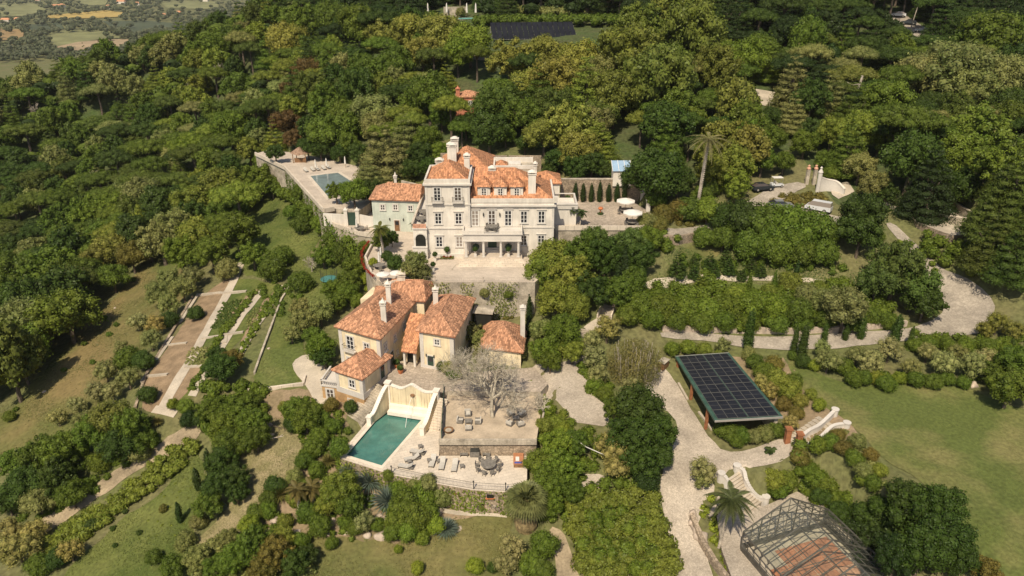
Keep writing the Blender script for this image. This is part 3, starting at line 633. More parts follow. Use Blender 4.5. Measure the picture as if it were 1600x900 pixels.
for x in (2.0, 4.95): Hm.win(x, FY, 17.0, 1.1, 2.1); Hm.win(x, FY, 12.95, 1.1, 1.85)
for x in (-4.8, -2.05):
    b = MB(); b.box(x-.1, x+.1, FY-.25, FY-.02, 18.3, 18.75); b.lathe([(.12, 0), (.02, .14)], 6, x, FY-.14, 18.76); Hm.add(b, 'wall_lantern', M_iron)
# dormers
for x in (-4.7, -1.95, .8):
    b = MB(); b.box(x-1.05, x+1.05, FY+1.1, FY+5.2, 20.9, 23.0); b.box(x-1.15, x+1.15, FY+1.05, FY+1.35, 22.8, 23.02); d = Hm.add(b, 'dormer', M_white)
    Hm.win(x, FY+1.1, 21.35, .85, 1.35, rows=3, head=False)
    a = [Vector((x-1.25, FY+.85, 23.0)), Vector((x+1.25, FY+.85, 23.0)), Vector((x, FY+2.4, 24.0)), Vector((x, FY+6.5, 24.0)), Vector((x-1.25, FY+5.2, 23.0)), Vector((x+1.25, FY+5.2, 23.0))]
    b = MB(); fc = [[a[0], a[1], a[2]], [a[1], a[5], a[3], a[2]], [a[4], a[0], a[2], a[3]]]
    for f in fc: b.add(f, [tuple(range(len(f)))])
    b.add([a[0], a[1], a[5], a[4]], [(0, 3, 2, 1)])
    b.build('dormer_roof', M_tilebase, d); tiles(fc, M_tile_o, 'roof_tiles', d, seed=int(x*3+50))
# porch
b = MB(); b.box(-8.05, 1.55, FY-3.1, FY, 15.0, 16.05); b.box(-8.25, 1.75, FY-3.3, FY-.003, 16.051, 16.3); b.box(-8.15, 1.65, FY-3.2, FY-.003, 14.85, 14.999); Hm.add(b, 'entablature', M_trim)
b = MB(); b.box(-8.2, 1.7, FY-3.2, FY-.002, 10.5, 12.0); Hm.add(b, 'porch_floor', M_terr)
for i in range(5):
    b = MB(); e = .35*(i+1); b.box(-8.2-e*.6, 1.7+e*.6, FY-3.2-e, FY-3.2-e+.348, 10.5, 12.0-.19*(i+1)); Hm.add(b, 'step', M_deck)
for x in (-7.65, -4.75, -1.85, 1.1):
    b = MB(); b.lathe([(.33, 0), (.33, .12), (.24, .14), (.23, 1.2), (.2, 2.55), (.3, 2.6), (.32, 2.84)], 12, x, FY-2.8, 12.001); Hm.add(b, 'column', M_trim)
for x in (-7.85, 1.3):
    b = MB(); b.box(x-.2, x+.2, FY-.25, FY-.004, 12.001, 14.84); Hm.add(b, 'pilaster', M_trim)
Hm.door((-7, FY), (7, FY), 3.65, 12.6, 1.5, 2.1, M_gdoor)
b = MB()
for i in range(3): b.box(-4.4+.0*i, -2.2, FY-1.0+i*.3, FY-.76+i*.3, 12.001, 12.2*1+.2*i); 
Hm.add(b, 'step', M_trim)
for x in (-6.3, -.4): Hm.win(x, FY, 13.75, 1.25, .62, cols=2, rows=1, head=False); 
for x in (-6.15, -.6):
    b = MB(); b.lathe([(.01, 0), (.5, .0), (.62, .35), (.5, .7), (.02, .95)], 10, x, FY-.6, 12.6, 1, .5); Hm.add(b, 'niche_arch', M_gdoor)
for pr_ in (((-8.2, -4.6, FY-3.25, FY-3.05), (-8.2, -8.0, FY-3.05, FY-.1)), ((-2.1, 1.7, FY-3.25, FY-3.05), (1.5, 1.7, FY-3.05, FY-.1))):
    b = MB()      # porch roof parapet, left and right of the railing
    for (x0, x1, y0, y1) in pr_: b.box(x0, x1, y0, y1, 16.301, 16.75)
    Hm.add(b, 'parapet', M_white)
b = MB()
for k in range(14): b.box(-4.6+k*.185, -4.57+k*.185, FY-3.2, FY-3.17, 16.3, 17.1)
b.box(-4.62, -2.08, FY-3.21, FY-3.15, 17.1, 17.16); Hm.add(b, 'balcony_railing', M_iron)
# left loggia wing with arch, terrace on top running back
lw = [(-16.6, FY-1.2), (-14.35, FY-1.2), (-14.35, 134), (-16.9, 134)]
Hm.block([(-16.6, FY-1.2), (-14.32, FY-1.2), (-14.32, 134), (-16.9, 134)], 10.5, 16.3, M_white)
Hm.band(lw, 16.301, 16.5, .15, M_trim)
b = MB(); b.box(-16.75, -14.3, FY-1.6, FY-1.21, 10.5, 13.1); b.box(-16.85, -14.25, FY-1.7, FY-1.21, 13.101, 13.3); Hm.add(b, 'plinth', M_trim)
b = MB(); pr = [(-.85, 0), (.85, 0)]+[(.85*math.cos(t), 1.3+.85*math.sin(t)) for t in [i*math.pi/12 for i in range(13)]]
n = len(pr); b.add([(-15.4+x, FY-1.25, 13.3+z) for x, z in pr]+[(-15.4+x, FY-1.15, 13.3+z) for x, z in pr], [tuple(range(n)), tuple(range(n, 2*n))[::-1]]+[((i+1) % n, i, n+i, n+(i+1) % n) for i in range(n)]); Hm.add(b, 'arch_opening', M_dark)
b = MB()
for k in range(13):
    t0, t1 = k*math.pi/13, (k+1)*math.pi/13
    b.add([(-15.4+r*math.cos(t), FY-1.3, 14.6+r*math.sin(t)) for t in (t0, t1) for r in (.85, 1.05)]+[(-15.4+r*math.cos(t), FY-1.19, 14.6+r*math.sin(t)) for t in (t0, t1) for r in (.85, 1.05)], [(0, 1, 3, 2), (4, 6, 7, 5), (1, 5, 7, 3), (0, 2, 6, 4)])
Hm.add(b, 'arch_surround', M_trim)
b = MB(); b.box(-16.6, -14.4, FY-1.2, FY-1.0, 16.501, 17.2); Hm.add(b, 'parapet', M_ridge)
b = MB()
for k in range(30): b.box(-16.75, -16.6, FY-.9+k*.55, FY-.75+k*.55, 16.501, 17.25)
b.box(-16.85, -16.5, FY-1.2, 134, 17.251, 17.42); Hm.add(b, 'balustrade', M_deck)
# back wings
Hm.block(rect(-12.7, -3.6, 126.3, 137.5), 11, 23.3, M_white); Hm.hip(rect(-12.7, -3.6, 126.3, 137.5), 23.3, 3.0, .3, M_tile_o, seed=5)
Hm.block(rect(-3.59, 3.9, 130.01, 135), 11, 22.9, M_conc); b = MB(); b.box(-3.4, 3.9, 129.99, 130.3, 22.9, 23.5); b.box(-3.4, 3.9, 134.6, 135, 22.9, 23.8); b.box(-3.4, -3.1, 130.301, 134.599, 22.9, 23.5); Hm.add(b, 'parapet', M_white); b = MB(); b.box(-.6, 1.6, 131, 133, 22.9, 23.6); Hm.add(b, 'roof_lantern', M_white)
Hm.hip(rect(-3.0, -.9, 131, 134), 23.0, .7, 0, M_tile_o, seed=8)
Hm.block(rect(3.91, 8.6, 128.51, 134), 11, 20.7, M_white); Hm.hip(rect(3.91, 8.6, 128.51, 134), 20.7, 1.3, .3, M_tile_o, seed=6)
Hm.win(7.0, 128.5, 19.2, .6, .8, cols=2, rows=1, head=False)
# chimneys
for px, pb, Y, wx, wy, h in ((708, 248, 128, 1.2, .9, 3.0), (730, 268, 124.5, .95, .9, 3.4), (687, 262, 126.2, 1.3, .9, 1.9), (704, 240, 129.5, 1.1, .9, 2.2), (769, 272, 123, 1.15, .9, 1.6), (831, 306, 119.3, 1.25, 1.0, 4.6), (836, 270, 128, .6, .6, 2.2), (711, 236, 133, 1.3, 1.0, 2.8)):
    z0 = Zat(pb, Y); x = (px-800)*depth(0, Y, z0)/F; Hm.chimney(x, Y, z0-1.2, z0+h-.3, wx, wy)
# small flat roof terrace on the right of the mansion
b = MB(); b.box(7.2, 11.2, 122, 128.4, 11, 18.0); Hm.add(b, 'wall', M_white)
b = MB(); b.box(7.1, 11.4, 121.8, 122.1, 18.0, 18.8); b.box(11.1, 11.4, 122.101, 128.4, 18.0, 18.8); b.box(7.1, 11.4, 128.1, 128.4, 18.801, 18.9); b.box(7.1, 11.4, 121.7, 122.2, 18.801, 18.95); Hm.add(b, 'parapet', M_trim)
# path inlay on mansion forecourt
b = MB()
zz = 11.012
pth = [P(a, c, 11) for a, c in ((706, 422), (712, 414), (722, 411), (830, 411), (836, 420), (836, 436), (826, 439))]
for i in range(len(pth)-1):
    (x0, y0), (x1, y1) = pth[i], pth[i+1]; L = math.hypot(x1-x0, y1-y0); nx, ny = -(y1-y0)/L*.1, (x1-x0)/L*.1
    b.add([(x0+nx, y0+ny, zz), (x0-nx, y0-ny, zz), (x1-nx, y1-ny, zz), (x1+nx, y1+ny, zz)], [(0, 1, 2, 3)])
b.build('paving_inlay', M_conc, kind='structure')

# ----- mint green annex -----
def quadpx(pts, z): return [P(a, c, z) for a, c in pts]
Hg = House('annex_house', (-22, 131, 11), 'pale mint green house with a tiled roof left of the mansion', 'house')
gq = [(-25.9, 130.2), (-17.2, 129.4), (-16.9, 135.5), (-25.9, 137.5)]
Hg.block(gq, 10.8, 17.2, M_mint); Hg.hip(gq, 17.2, 2.0, .4, M_tile, hipf=(.9, .05), seed=9)
for d, z in ((2.0, 15.1), (4.4, 15.2), (7.2, 15.1)): Hg.wallwin(gq[0], gq[1], d, z, .85, 1.05, rows=2, cols=2, head=False)
Hg.door(gq[0], gq[1], 4.5, 11.1, .95, 2.1, M_wood)
for d in (3.2, 5.8):
    b = MB(); b.box(-.09, .09, -.2, .02, 0, .4); o = b.build('wall_lantern', M_iron, Hg.t); q = Vector(gq[0]).lerp(Vector(gq[1]), d/8.8); o.location = Vector((q.x, q.y, 13.2))-Hg.L
Hg.chimney(-21.9, 134.2, 18, 20.6, .5, .5, cap='spire')

# ----- yellow houses -----
Hy = House('yellow_house', (-20, 97, 3), 'large cream yellow house with hipped tiled roof and two white chimneys', 'house')
yq = quadpx([(523,509),(594,529),(652,468),(600,448)], 9.4); yq = grow(yq, -.35); A, B, Cq, Dq = yq
Hy.block(yq, -1, 9.3, M_yellow)
Hy.hip(yq, 9.3, 2.6, .45, M_tile, seed=11, axis=1)
Hy.band(yq, 9.0, 9.29, .18, M_trim)
for p, q, r in ((A, B, .25), (B, A, .25), (B, Cq, .25), (Cq, B, .25)):
    b = MB(); u = (Vector(q)-Vector(p)).normalized(); c = Vector(p)+u*.28; b.obox(c.x, c.y, math.atan2(u.y, u.x), .32, .05, -.9, 8.99); Hy.add(b, 'corner_quoin', M_trim)
Hy.wallwin(A, B, 2.0, 6.0, 1.25, 2.1, rows=3, head=False, sill=False, name='french_window'); Hy.wallwin(A, B, 5.0, 6.6, .95, 1.15, rows=2, head=False); Hy.wallwin(A, B, 1.5, 3.4, .8, 1.1, rows=2, head=False)
u = (Vector(B)-Vector(A)).normalized(); ang = math.atan2(u.y, u.x); c = Vector(A)+u*2.0
def local_box(bx, m, name, H_, org, rz):
    b = MB()
    for q in bx: b.box(*q)
    o = b.build(name, m, H_.t); o.location = Vector(org)-H_.L; o.rotation_euler = (0, 0, rz); return o
local_box([(-1.1, 1.1, -.7, .02, -.15, 0)], M_trim, 'balcony_slab', Hy, (c.x, c.y, 5.9), ang)
local_box([(-1.05+k*.21, -1.03+k*.21, -.66, -.64, 0, .85) for k in range(11)]+[(-1.07, 1.07, -.67, -.62, .85, .9), (-1.07, -1.03, -.6, 0, .85, .9), (1.03, 1.07, -.6, 0, .85, .9)], M_iron, 'balcony_railing', Hy, (c.x, c.y, 5.9), ang)
for d, z, wd, h in ((1.6, 6.2, .95, 1.3), (4.8, 6.3, .65, .95), (8.3, 6.5, .8, 1.2)): Hy.wallwin(B, Cq, d, z, wd, h, rows=2, head=False)
Hy.door(B, Cq, 3.4, 3.0, 1.0, 2.2); Hy.wallwin(B, Cq, 2.2, 3.3, .5, 1.4, rows=2, head=False); Hy.wallwin(B, Cq, 5.4, 3.6, .45, .7, rows=2, head=False)
yq2 = grow(quadpx([(560,470),(652,468),(660,447),(592,440)], 9.0), -.2)
Hy.block(yq2, 2, 9.2, M_yellow)
x2, y2 = P(652, 468, 9.4); 
bq = [(-21.2, 103.5), (-13.6, 102.5), (-12.4, 108.5), (-21.5, 109.5)]
Hy.block(bq, 3, 9.7, M_yellow); Hy.hip(bq, 9.7, 1.9, .4, M_tile, seed=12, hipf=(1, .4))
Hy.chimney(*P(600, 497, 10.6), 9.9, 13.3, .75, .6, cap='spire'); Hy.chimney(*P(608, 470, 11.2), 10.3, 14.2, .7, .6, cap='spire')
for p in (P(600, 497, 10.6), P(608, 470, 11.2)): pass
# lower annex (two storeys, lower one ochre)
Ha = House('annex_house', (-22, 89, 0), 'two storey annex with ochre base in front of the yellow house', 'house')
aq = grow(quadpx([(519,577),(566,592),(612,556),(570,545)], 5.6), -.3); a0, a1, a2, a3 = aq
Ha.block(aq, -.5, 5.5, M_yellow); Ha.hip(aq, 5.5, 1.8, .4, M_tile, seed=13)
wq = grow(aq, .05); Ha.band(aq, -.4, 2.0, .06, M_ochre, 'lower_wall'); Ha.band(aq, 2.001, 2.9, .09, M_trim, 'base_course')
for p, q in ((a0, a1), (a1, a0), (a1, a2), (a2, a1)):
    b = MB(); u = (Vector(q)-Vector(p)).normalized(); c = Vector(p)+u*.24; b.obox(c.x, c.y, math.atan2(u.y, u.x), .27, .06, 2.901, 5.4); Ha.add(b, 'corner_quoin', M_trim)
Ha.wallwin(a0, a1, 2.8, 3.4, 1.0, 1.25, rows=2, head=False); Ha.wallwin(a0, a1, 2.3, .2, .9, 1.1, rows=2, head=False)
Ha.door(a1, a2, 4.6, 3.0, .9, 2.0)
vq = [P(502, 572+10, 2.6), P(520, 585, 2.6), P(528, 570, 2.6), P(508, 566, 2.6)]
vq = [a0, (a0[0]-2.4, a0[1]+.7), (a0[0]-1.9, a0[1]+4.2), (a0[0]+.4, a0[1]+3.6)]
vq = [(a0[0]-2.4, a0[1]+.7), (a0[0]-.02, a0[1]+.1), (a0[0]+.5, a0[1]+3.9), (a0[0]-1.9, a0[1]+4.4)]
Ha.block(vq, -.5, 2.4, M_ochre); Ha.band(vq, 2.4, 2.65, .12, M_trim, 'terrace_slab')
b = MB()
for i in (0, 3):
    p, q = Vector(vq[i]), Vector(vq[(i+1) % 4]); 
    for k in range(9): c = p.lerp(q, k/8); b.obox(c.x, c.y, 0, .05, .05, 2.651, 3.3)
    c = (p+q)/2; u = q-p; b.obox(c.x, c.y, math.atan2(u.y, u.x), u.length/2+.1, .12, 3.301, 3.42)
Ha.add(b, 'balustrade', M_trim)
Ha.wallwin(vq[0], vq[1], 1.2, 0, 1.1, 2.0, rows=3, head=False, sill=False, name='french_window')
# second yellow house
H2 = House('yellow_house', (-10, 98, 3), 'smaller cream yellow house with green door and wide tiled roof beside the bare tree', 'house')
q2 = grow(quadpx([(650,516),(711,526),(743,466),(682,462)], 9.2), -.4); c0, c1, c2, c3 = q2
H2.block(q2, 2, 9.1, M_yellow); H2.hip(q2, 9.1, 1.9, .45, M_tile, seed=14, axis=1)
H2.band(q2, 8.8, 9.09, .16, M_trim); H2.band(q2, 2.9, 3.5, .08, M_trim, 'base_course')
for p, q in ((c0, c1), (c1, c0), (c1, c2)):
    b = MB(); u = (Vector(q)-Vector(p)).normalized(); c = Vector(p)+u*.26; b.obox(c.x, c.y, math.atan2(u.y, u.x), .3, .05, 3.501, 8.79); H2.add(b, 'corner_quoin', M_trim)
H2.wallwin(c0, c1, 2.7, 7.1, .8, .95, rows=2, head=False); H2.wallwin(c0, c1, 3.9, 3.6, .9, 1.0, rows=2, head=False)
H2.door(c0, c1, 1.55, 3.0, .95, 2.1)
H2.chimney(*P(681, 470, 10.2), 9.2, 12.4, .75, .6, cap='none')
for p in (1.0, 2.4):
    local_box([(-.08, .08, -.2, .02, 0, .35)], M_iron, 'wall_lantern', H2, (*(Vector(c0).lerp(Vector(c1), p/6)), 5.0), 0)
# porch between the houses
Hp = House('porch', (-15, 96, 3), 'small tiled porch with arched dark doorway between the two yellow houses', 'porch')
pq = [(-15.9, 94.2), (-14.1, 93.6), (-13.6, 99.5), (-15.4, 100.0)]
Hp.block([(-15.9, 95.4), (-14.1, 94.9), (-13.6, 99.5), (-15.4, 100.0)], 3, 5.9, M_yellow)
for x, y in ((-15.8, 94.35), (-14.25, 93.9)): b = MB(); b.obox(x, y, -.3, .16, .16, 3, 5.6); Hp.add(b, 'pillar', M_white)
fc = [[(-16.2, 93.9, 5.6), (-13.9, 93.2, 5.6), (-13.3, 99.8, 8.6), (-15.6, 100.4, 8.6)]]
b = MB(); b.add(fc[0]+[(x, y, z-.15) for x, y, z in fc[0]], [(0, 1, 2, 3), (7, 6, 5, 4), (0, 4, 5, 1), (1, 5, 6, 2), (3, 7, 4, 0)]); r = Hp.add(b, 'roof', M_tilebase); tiles(fc, M_tile_o, 'roof_tiles', r, seed=3)
local_box([(-.5, .5, -.06, .02, 0, 2.1)], M_dark, 'doorway', Hp, (-15.0, 95.15, 3.0), -.3)
# roofs behind the bare tree
H3 = House('tiled_outbuilding', (0, 98, 3), 'low outbuilding with faded tiled roof and tall white chimney behind the bare tree', 'outbuilding')
q3 = [(-4.3, 95.6), (1.3, 94.2), (1.9, 101.2), (-4.0, 103.0)]
H3.block(q3, 2, 5.4, M_yellow); H3.hip(q3, 5.4, 2.3, .4, M_tile, seed=15)
zc = 8.6; H3.chimney(1.6, 98.3, 5.0, 10.8, .7, .7, cap='dome')
Hs = House('wooden_shed', (-4.2, 104, 5), 'flat roofed dark wooden shed tucked behind the yellow house', 'shed')
sq = [(-5.9, 102.4), (-3.2, 102.0), (-2.9, 104.4), (-5.6, 104.8)]
Hs.block(sq, 3, 7.6, M_dark); b = MB(); b.prism(grow(sq, .25), 7.601, 7.75); Hs.add(b, 'roof', M_conc)
# tall chimney with grey cap on a tiled roof edge near the mansion wall
Hc = House('chimney_house', (-16.5, 108, 5), 'tiled roof with broad pale chimney just below the mansion terrace', 'house')
cq = [(-19.2, 106.0), (-12.8, 105.6), (-12.4, 109.0), (-19.0, 109.6)]
Hc.block(cq, 3, 9.3, M_conc); Hc.hip(cq, 9.3, 1.2, .2, M_tile, seed=16)
Hc.chimney(*P(628, 446, 10.5), 9.3, 12.8, 1.3, 1.1, cap='none', m=M_deck)
local_box([(-.5, .5, -.03, .02, 0, .9)], M_glass, 'window', Hc, (-12.9, 105.3, 6.4), 0)

# ---------------- fountain wall, stairs, low walls ----------------
def resample(ctrl, n):
    """smooth curve through (x,y,z...) control tuples"""
    c = np.array(ctrl, float); k = len(c)-1; out = []
    for i in np.linspace(0, k, n):
        j = min(int(i), k-1); t = i-j; t = t*t*(3-2*t) if False else t
        p0, p1, p2, p3 = c[max(j-1, 0)], c[j], c[j+1], c[min(j+2, k)]
        out.append(tuple(.5*((2*p1)+(-p0+p2)*t+(2*p0-5*p1+4*p2-p3)*t*t+(-p0+3*p1-3*p2+p3)*t**3)))
    return out
def curved_wall(parent, ctrl, th, m, cap, name, below=.0, capw=.08):
    """ctrl: (x,y,base z,top z)"""
    pts = resample(ctrl, 22); o = wall_line(name, [p[:3] for p in pts], [p[3]-p[2] for p in pts], th, m, None, cap=cap, parent=parent, below=below); o.location = -parent.location; return o
FLt = P(606, 599, 4.2); FRt = P(682, 612, 4.0); FLe = P(577, 652, 1.1); FRe = P(660, 668, 1.1)
tf = thing('fountain_wall', (-15, 89, 0), 'cream garden wall with scalloped top and lion spout behind the teal pool', 'fountain wall')
def lerp2(a, c, t): return (a[0]*(1-t)+c[0]*t, a[1]*(1-t)+c[1]*t)
M_cap = mat('white_coping', (.8, .72, .62), .75, .04, 1, 0, 4)
curved_wall(tf, [(*lerp2(FLt, FRt, t), 0, z) for t, z in ((0, 4.1), (.14, 3.85), (.28, 3.7), (.42, 4.25), (.5, 4.55), (.58, 4.3), (.74, 3.7), (.88, 3.75), (1, 3.95))], .42, M_yellow, M_cap, 'back_wall')
curved_wall(tf, [(*lerp2(FLt, FLe, t), 0, z) for t, z in ((0.03, 4.0), (.2, 3.7), (.4, 3.0), (.6, 2.1), (.8, 1.3), (1, 1.05))], .45, M_yellow, M_cap, 'side_wall')
curved_wall(tf, [(*lerp2(FRt, FRe, t), 0, z) for t, z in ((0.03, 3.9), (.2, 3.5), (.4, 2.8), (.6, 1.9), (.8, 1.25), (1, 1.0))], .45, M_yellow, M_cap, 'side_wall')
fa_ = math.atan2(FRt[1]-FLt[1], FRt[0]-FLt[0])
def tpart(t, b, name, m, **k): o = b.build(name, m, t, **k); o.location = -t.location; return o
for p, z in ((FLt, 4.35), (FRt, 4.2)):
    b = MB(); b.obox(*p, fa_, .36, .36, 0, z); b.obox(*p, fa_, .45, .45, z+.001, z+.16); tpart(tf, b, 'pillar', M_cap)
for p in (FLe, FRe):
    b = MB(); b.obox(*p, fa_, .3, .3, 0, 1.2); b.obox(*p, fa_, .38, .38, 1.201, 1.33); tpart(tf, b, 'pillar', M_cap)
nx, ny = math.sin(fa_), -math.cos(fa_)
for k, (dd, z) in enumerate(((.55, 1.2), (1.25, .55))):
    b = MB(); c = lerp2(FLt, FRt, .5); b.obox(c[0]+nx*dd*.5, c[1]+ny*dd*.5, fa_, math.dist(FLt, FRt)/2-.25, dd*.5+.2, 0.005, z); tpart(tf, b, 'ledge', M_cap)
c = lerp2(FLt, FRt, .52)
b = MB(); b.lathe([(.02, -.3), (.28, -.2), (.34, 0), (.28, .2), (.02, .3)], 8, c[0]+nx*.3, c[1]+ny*.3, 3.0, 1, .5); tpart(tf, b, 'spout', M_wood)
b = MB(); b.tube([(c[0]+nx*(.45+t*2.9), c[1]+ny*(.45+t*2.9), 2.9-3.1*t*t) for t in [i/8 for i in range(9)]], .035, 5); tpart(tf, b, 'water_jet', M_joinery)
steps('garden_steps', P(597, 603, 3.0), P(552, 656, 0.0), 4, 16, M_conc, 'broad weathered stone steps between the annex and the fountain wall', 3.0, .02, widths=(3.9, 2.0))
steps('garden_steps', P(691, 622, 3.0), P(677, 672, 0.0), 1.7, 12, M_deck, 'narrow pale steps on the right of the fountain wall', 3.0, .02)
# bare garden: low wall, green screen
w0, w1 = P(686, 690, 2.2), P(838, 690, 2.2)
wall_line('low_wall', [(*w0, 2.2), (*w1, 2.2)], .35, .35, M_conc, 'low stone wall along the front edge of the sandy garden', below=.4)
b = MB(); s0, s1 = P(694, 614, 2.2), P(690, 686, 2.2); b2 = MB()
t = thing('garden_screen', (*s0, 2.2), 'dark green mesh screen on the left edge of the sandy garden', 'screen'); n_ = 6
for k in range(n_+1):
    q = lerp2(s0, s1, k/n_); b = MB(); b.obox(*q, 0, .04, .04, 2.2, 3.6); tpart(t, b, 'post', M_green)
for k in range(n_):
    q0, q1 = lerp2(s0, s1, (k+.04)/n_), lerp2(s0, s1, (k+.96)/n_); b = MB(); cx, cy = (q0[0]+q1[0])/2, (q0[1]+q1[1])/2; b.obox(cx, cy, math.atan2(q1[1]-q0[1], q1[0]-q0[0]), math.dist(q0, q1)/2, .015, 2.3, 3.5); tpart(t, b, 'panel', M_green)
# railing along the pool terrace
def railing(px, z, label, m=M_iron, h=.95, step=.18, posts=True, name='railing'):
    pts = [P(a, c, z) for a, c in px]; t = thing(name, (*pts[0], z), label, 'railing'); b = MB(); rb = MB()
    for i in range(len(pts)-1):
        p, q = pts[i], pts[i+1]; L = math.dist(p, q); a = math.atan2(q[1]-p[1], q[0]-p[0])
        for k in range(int(L/step)): c = lerp2(p, q, k*step/L); b.obox(*c, a, .007, .007, z+.02, z+h)
        c = lerp2(p, q, .5); rb.obox(*c, a, L/2, .015, z+h, z+h+.025); rb.obox(*c, a, L/2, .01, z+.06, z+.075)
    tpart(t, b, 'balusters', m, kind='stuff'); tpart(t, rb, 'rail', m)
    if posts:
        for p in pts: b = MB(); b.obox(*p, 0, .05, .05, z, z+h+.05); b.lathe([(.05, 0), (.11, .08), (.08, .2), (.02, .24)], 8, *p, z+h+.051); tpart(t, b, 'post', m)
    return t
railing([(612,740),(676,753),(740,764),(790,767),(820,765)], 0.0, 'thin dark iron railing along the curved front edge of the pool terrace')
railing([(640,436),(680,440),(755,441),(832,440)], 11.0, 'low iron railing on the front edge of the mansion forecourt', M_conc, .7, .3)
for k, px_ in enumerate(((687,764),(717,769),(766,777))):
    g = P(px_[0], px_[1], -.9); t = thing('cellar_window', (g[0], g[1], -1.1), ('first', 'second', 'third')[k]+' small window from the left in the ivy wall below the pool terrace', 'window')
    b = MB(); b.box(-.55, .55, -.2, .3, 0, .12); b.build('sill', M_terra, t); b = MB(); b.box(-.42, .42, -.08, .3, .121, .62); b.build('opening', M_dark, t)

# ---------------- furniture builders ----------------
def copy_thing(t, loc, rz, label):
    r = t.copy(); C.objects.link(r); r.location = loc; r.rotation_euler = (0, 0, rz); r['label'] = label
    for ch in t.children:
        c = ch.copy(); C.objects.link(c); c.parent = r
        for g in ch.children: d = g.copy(); C.objects.link(d); d.parent = c
    return r
PROTO = {}
def put(kind, loc, rz, label, **k):
    if kind in PROTO: return copy_thing(PROTO[kind], loc, rz, label)
    t = BUILD[kind](**k); PROTO[kind] = t; t.location = loc; t.rotation_euler = (0, 0, rz); t['label'] = label; return t
def mk(name, cat, group): return thing(name, (0, 0, 0), 'x', cat, group)
def b_lounger():
    t = mk('sun_lounger', 'sun lounger', 'sun loungers beside the pools'); b = MB(); b.box(-.35, .35, -1, 1, .22, .28); b.build('frame', M_grey, t)
    for x, y in ((-.3, -.9), (.3, -.9), (-.3, .5), (.3, .5)): b = MB(); b.box(x-.035, x+.035, y-.035, y+.035, 0, .22); b.build('leg', M_grey, t)
    b = MB(); b.box(-.33, .33, -.98, .3, .281, .38); b.build('mattress', M_cush, t)
    b = MB(); b.add([(-.33, .31, .3), (.33, .31, .3), (.33, .95, .72), (-.33, .95, .72), (-.33, .31, .39), (.33, .31, .39), (.33, .9, .8), (-.33, .9, .8)], [(3, 2, 1, 0), (4, 5, 6, 7), (0, 1, 5, 4), (1, 2, 6, 5), (2, 3, 7, 6), (3, 0, 4, 7)]); b.build('backrest', M_cush, t); return t
def b_side():
    t = mk('side_table', 'side table', 'small dark side tables by the loungers'); b = MB(); b.box(-.28, .28, -.28, .28, .38, .43); b.build('tabletop', M_grey, t)
    for x, y in ((-.22, -.22), (.22, -.22), (-.22, .22), (.22, .22)): b = MB(); b.box(x-.03, x+.03, y-.03, y+.03, 0, .38); b.build('leg', M_grey, t)
    return t
def b_chair():
    t = mk('dining_chair', 'chair', 'chairs round the outdoor tables'); b = MB(); b.box(-.24, .24, -.24, .24, .42, .48); b.build('seat', M_grey, t)
    b = MB(); b.box(-.24, .24, .2, .26, .481, .95); b.build('backrest', M_grey, t)
    for x, y in ((-.2, -.2), (.2, -.2), (-.2, .2), (.2, .2)): b = MB(); b.box(x-.025, x+.025, y-.025, y+.025, 0, .42); b.build('leg', M_grey, t)
    for x in (-.27, .27): b = MB(); b.box(x-.03, x+.03, -.2, .22, .62, .66); b.build('armrest', M_grey, t)
    return t
def b_arm():
    t = mk('armchair', 'armchair', 'cushioned wicker armchairs in the sandy garden'); b = MB(); b.box(-.42, .42, -.4, .4, .08, .34); b.build('base', M_grey, t)
    b = MB(); b.box(-.3, .3, -.38, .26, .341, .46); b.build('cushion', M_cush, t); b = MB(); b.box(-.42, .42, .27, .41, .341, .8); b.build('backrest', M_cush, t)
    for x in (-.36, .36): b = MB(); b.box(x-.06, x+.06, -.4, .27, .341, .6); b.build('armrest', M_grey, t)
    return t
def b_table(r=.95):
    t = mk('round_table', 'table', 'round outdoor tables'); b = MB(); b.lathe([(r, .7), (r, .76)], 20); b.build('tabletop', M_grey, t); b = MB(); b.lathe([(.3, 0), (.08, .06), (.07, .69)], 8); b.build('pedestal', M_grey, t); return t
def b_umb():
    t = mk('parasol', 'parasol', 'open white parasols'); b = MB(); n = 8; r = 1.75
    top = [(0, 0, 2.95)]+[(r*math.cos(k*math.pi/4), r*math.sin(k*math.pi/4), 2.4) for k in range(8)]+[((r*1.0)*math.cos(k*math.pi/4), r*math.sin(k*math.pi/4), 2.22) for k in range(8)]
    b.add(top, [(0, 1+k, 1+(k+1) % 8) for k in range(8)]+[(9+k, 9+(k+1) % 8, 1+(k+1) % 8, 1+k) for k in range(8)]); b.build('canopy', M_canvas, t)
    b = MB(); b.lathe([(.03, 0), (.03, 3.05)], 6); b.build('pole', M_wood, t)
    b = MB(); b.lathe([(.35, 0), (.35, .08), (.06, .12)], 10); b.build('base', M_iron, t); return t
def b_closed():
    t = mk('closed_parasol', 'parasol', 'closed pale parasols'); b = MB(); b.lathe([(.02, .9), (.22, .95), (.2, 1.4), (.12, 2.4), (.02, 2.75)], 8); b.build('canopy', M_canvas, t); b = MB(); b.lathe([(.03, 0), (.03, .94)], 6); b.build('pole', M_wood, t); return t
def b_pot():
    t = mk('planter', 'planter', 'terracotta pots with plants'); b = MB(); b.lathe([(.28, 0), (.42, .5), (.46, .52), (.46, .58), (.38, .58)], 12); b.build('pot', M_terra, t)
    leafball(t, .5, .95, (.07, .11, .02)); return t
def b_urn():
    t = mk('topiary_urn', 'urn', 'white urns with clipped bushes'); b = MB(); b.box(-.22, .22, -.22, .22, 0, .5); b.lathe([(.1, .5), (.1, .6), (.28, .85), (.33, .95), (.25, .95)], 10); b.build('urn', M_trim, t)
    leafball(t, .42, 1.3, (.06, .1, .02)); return t
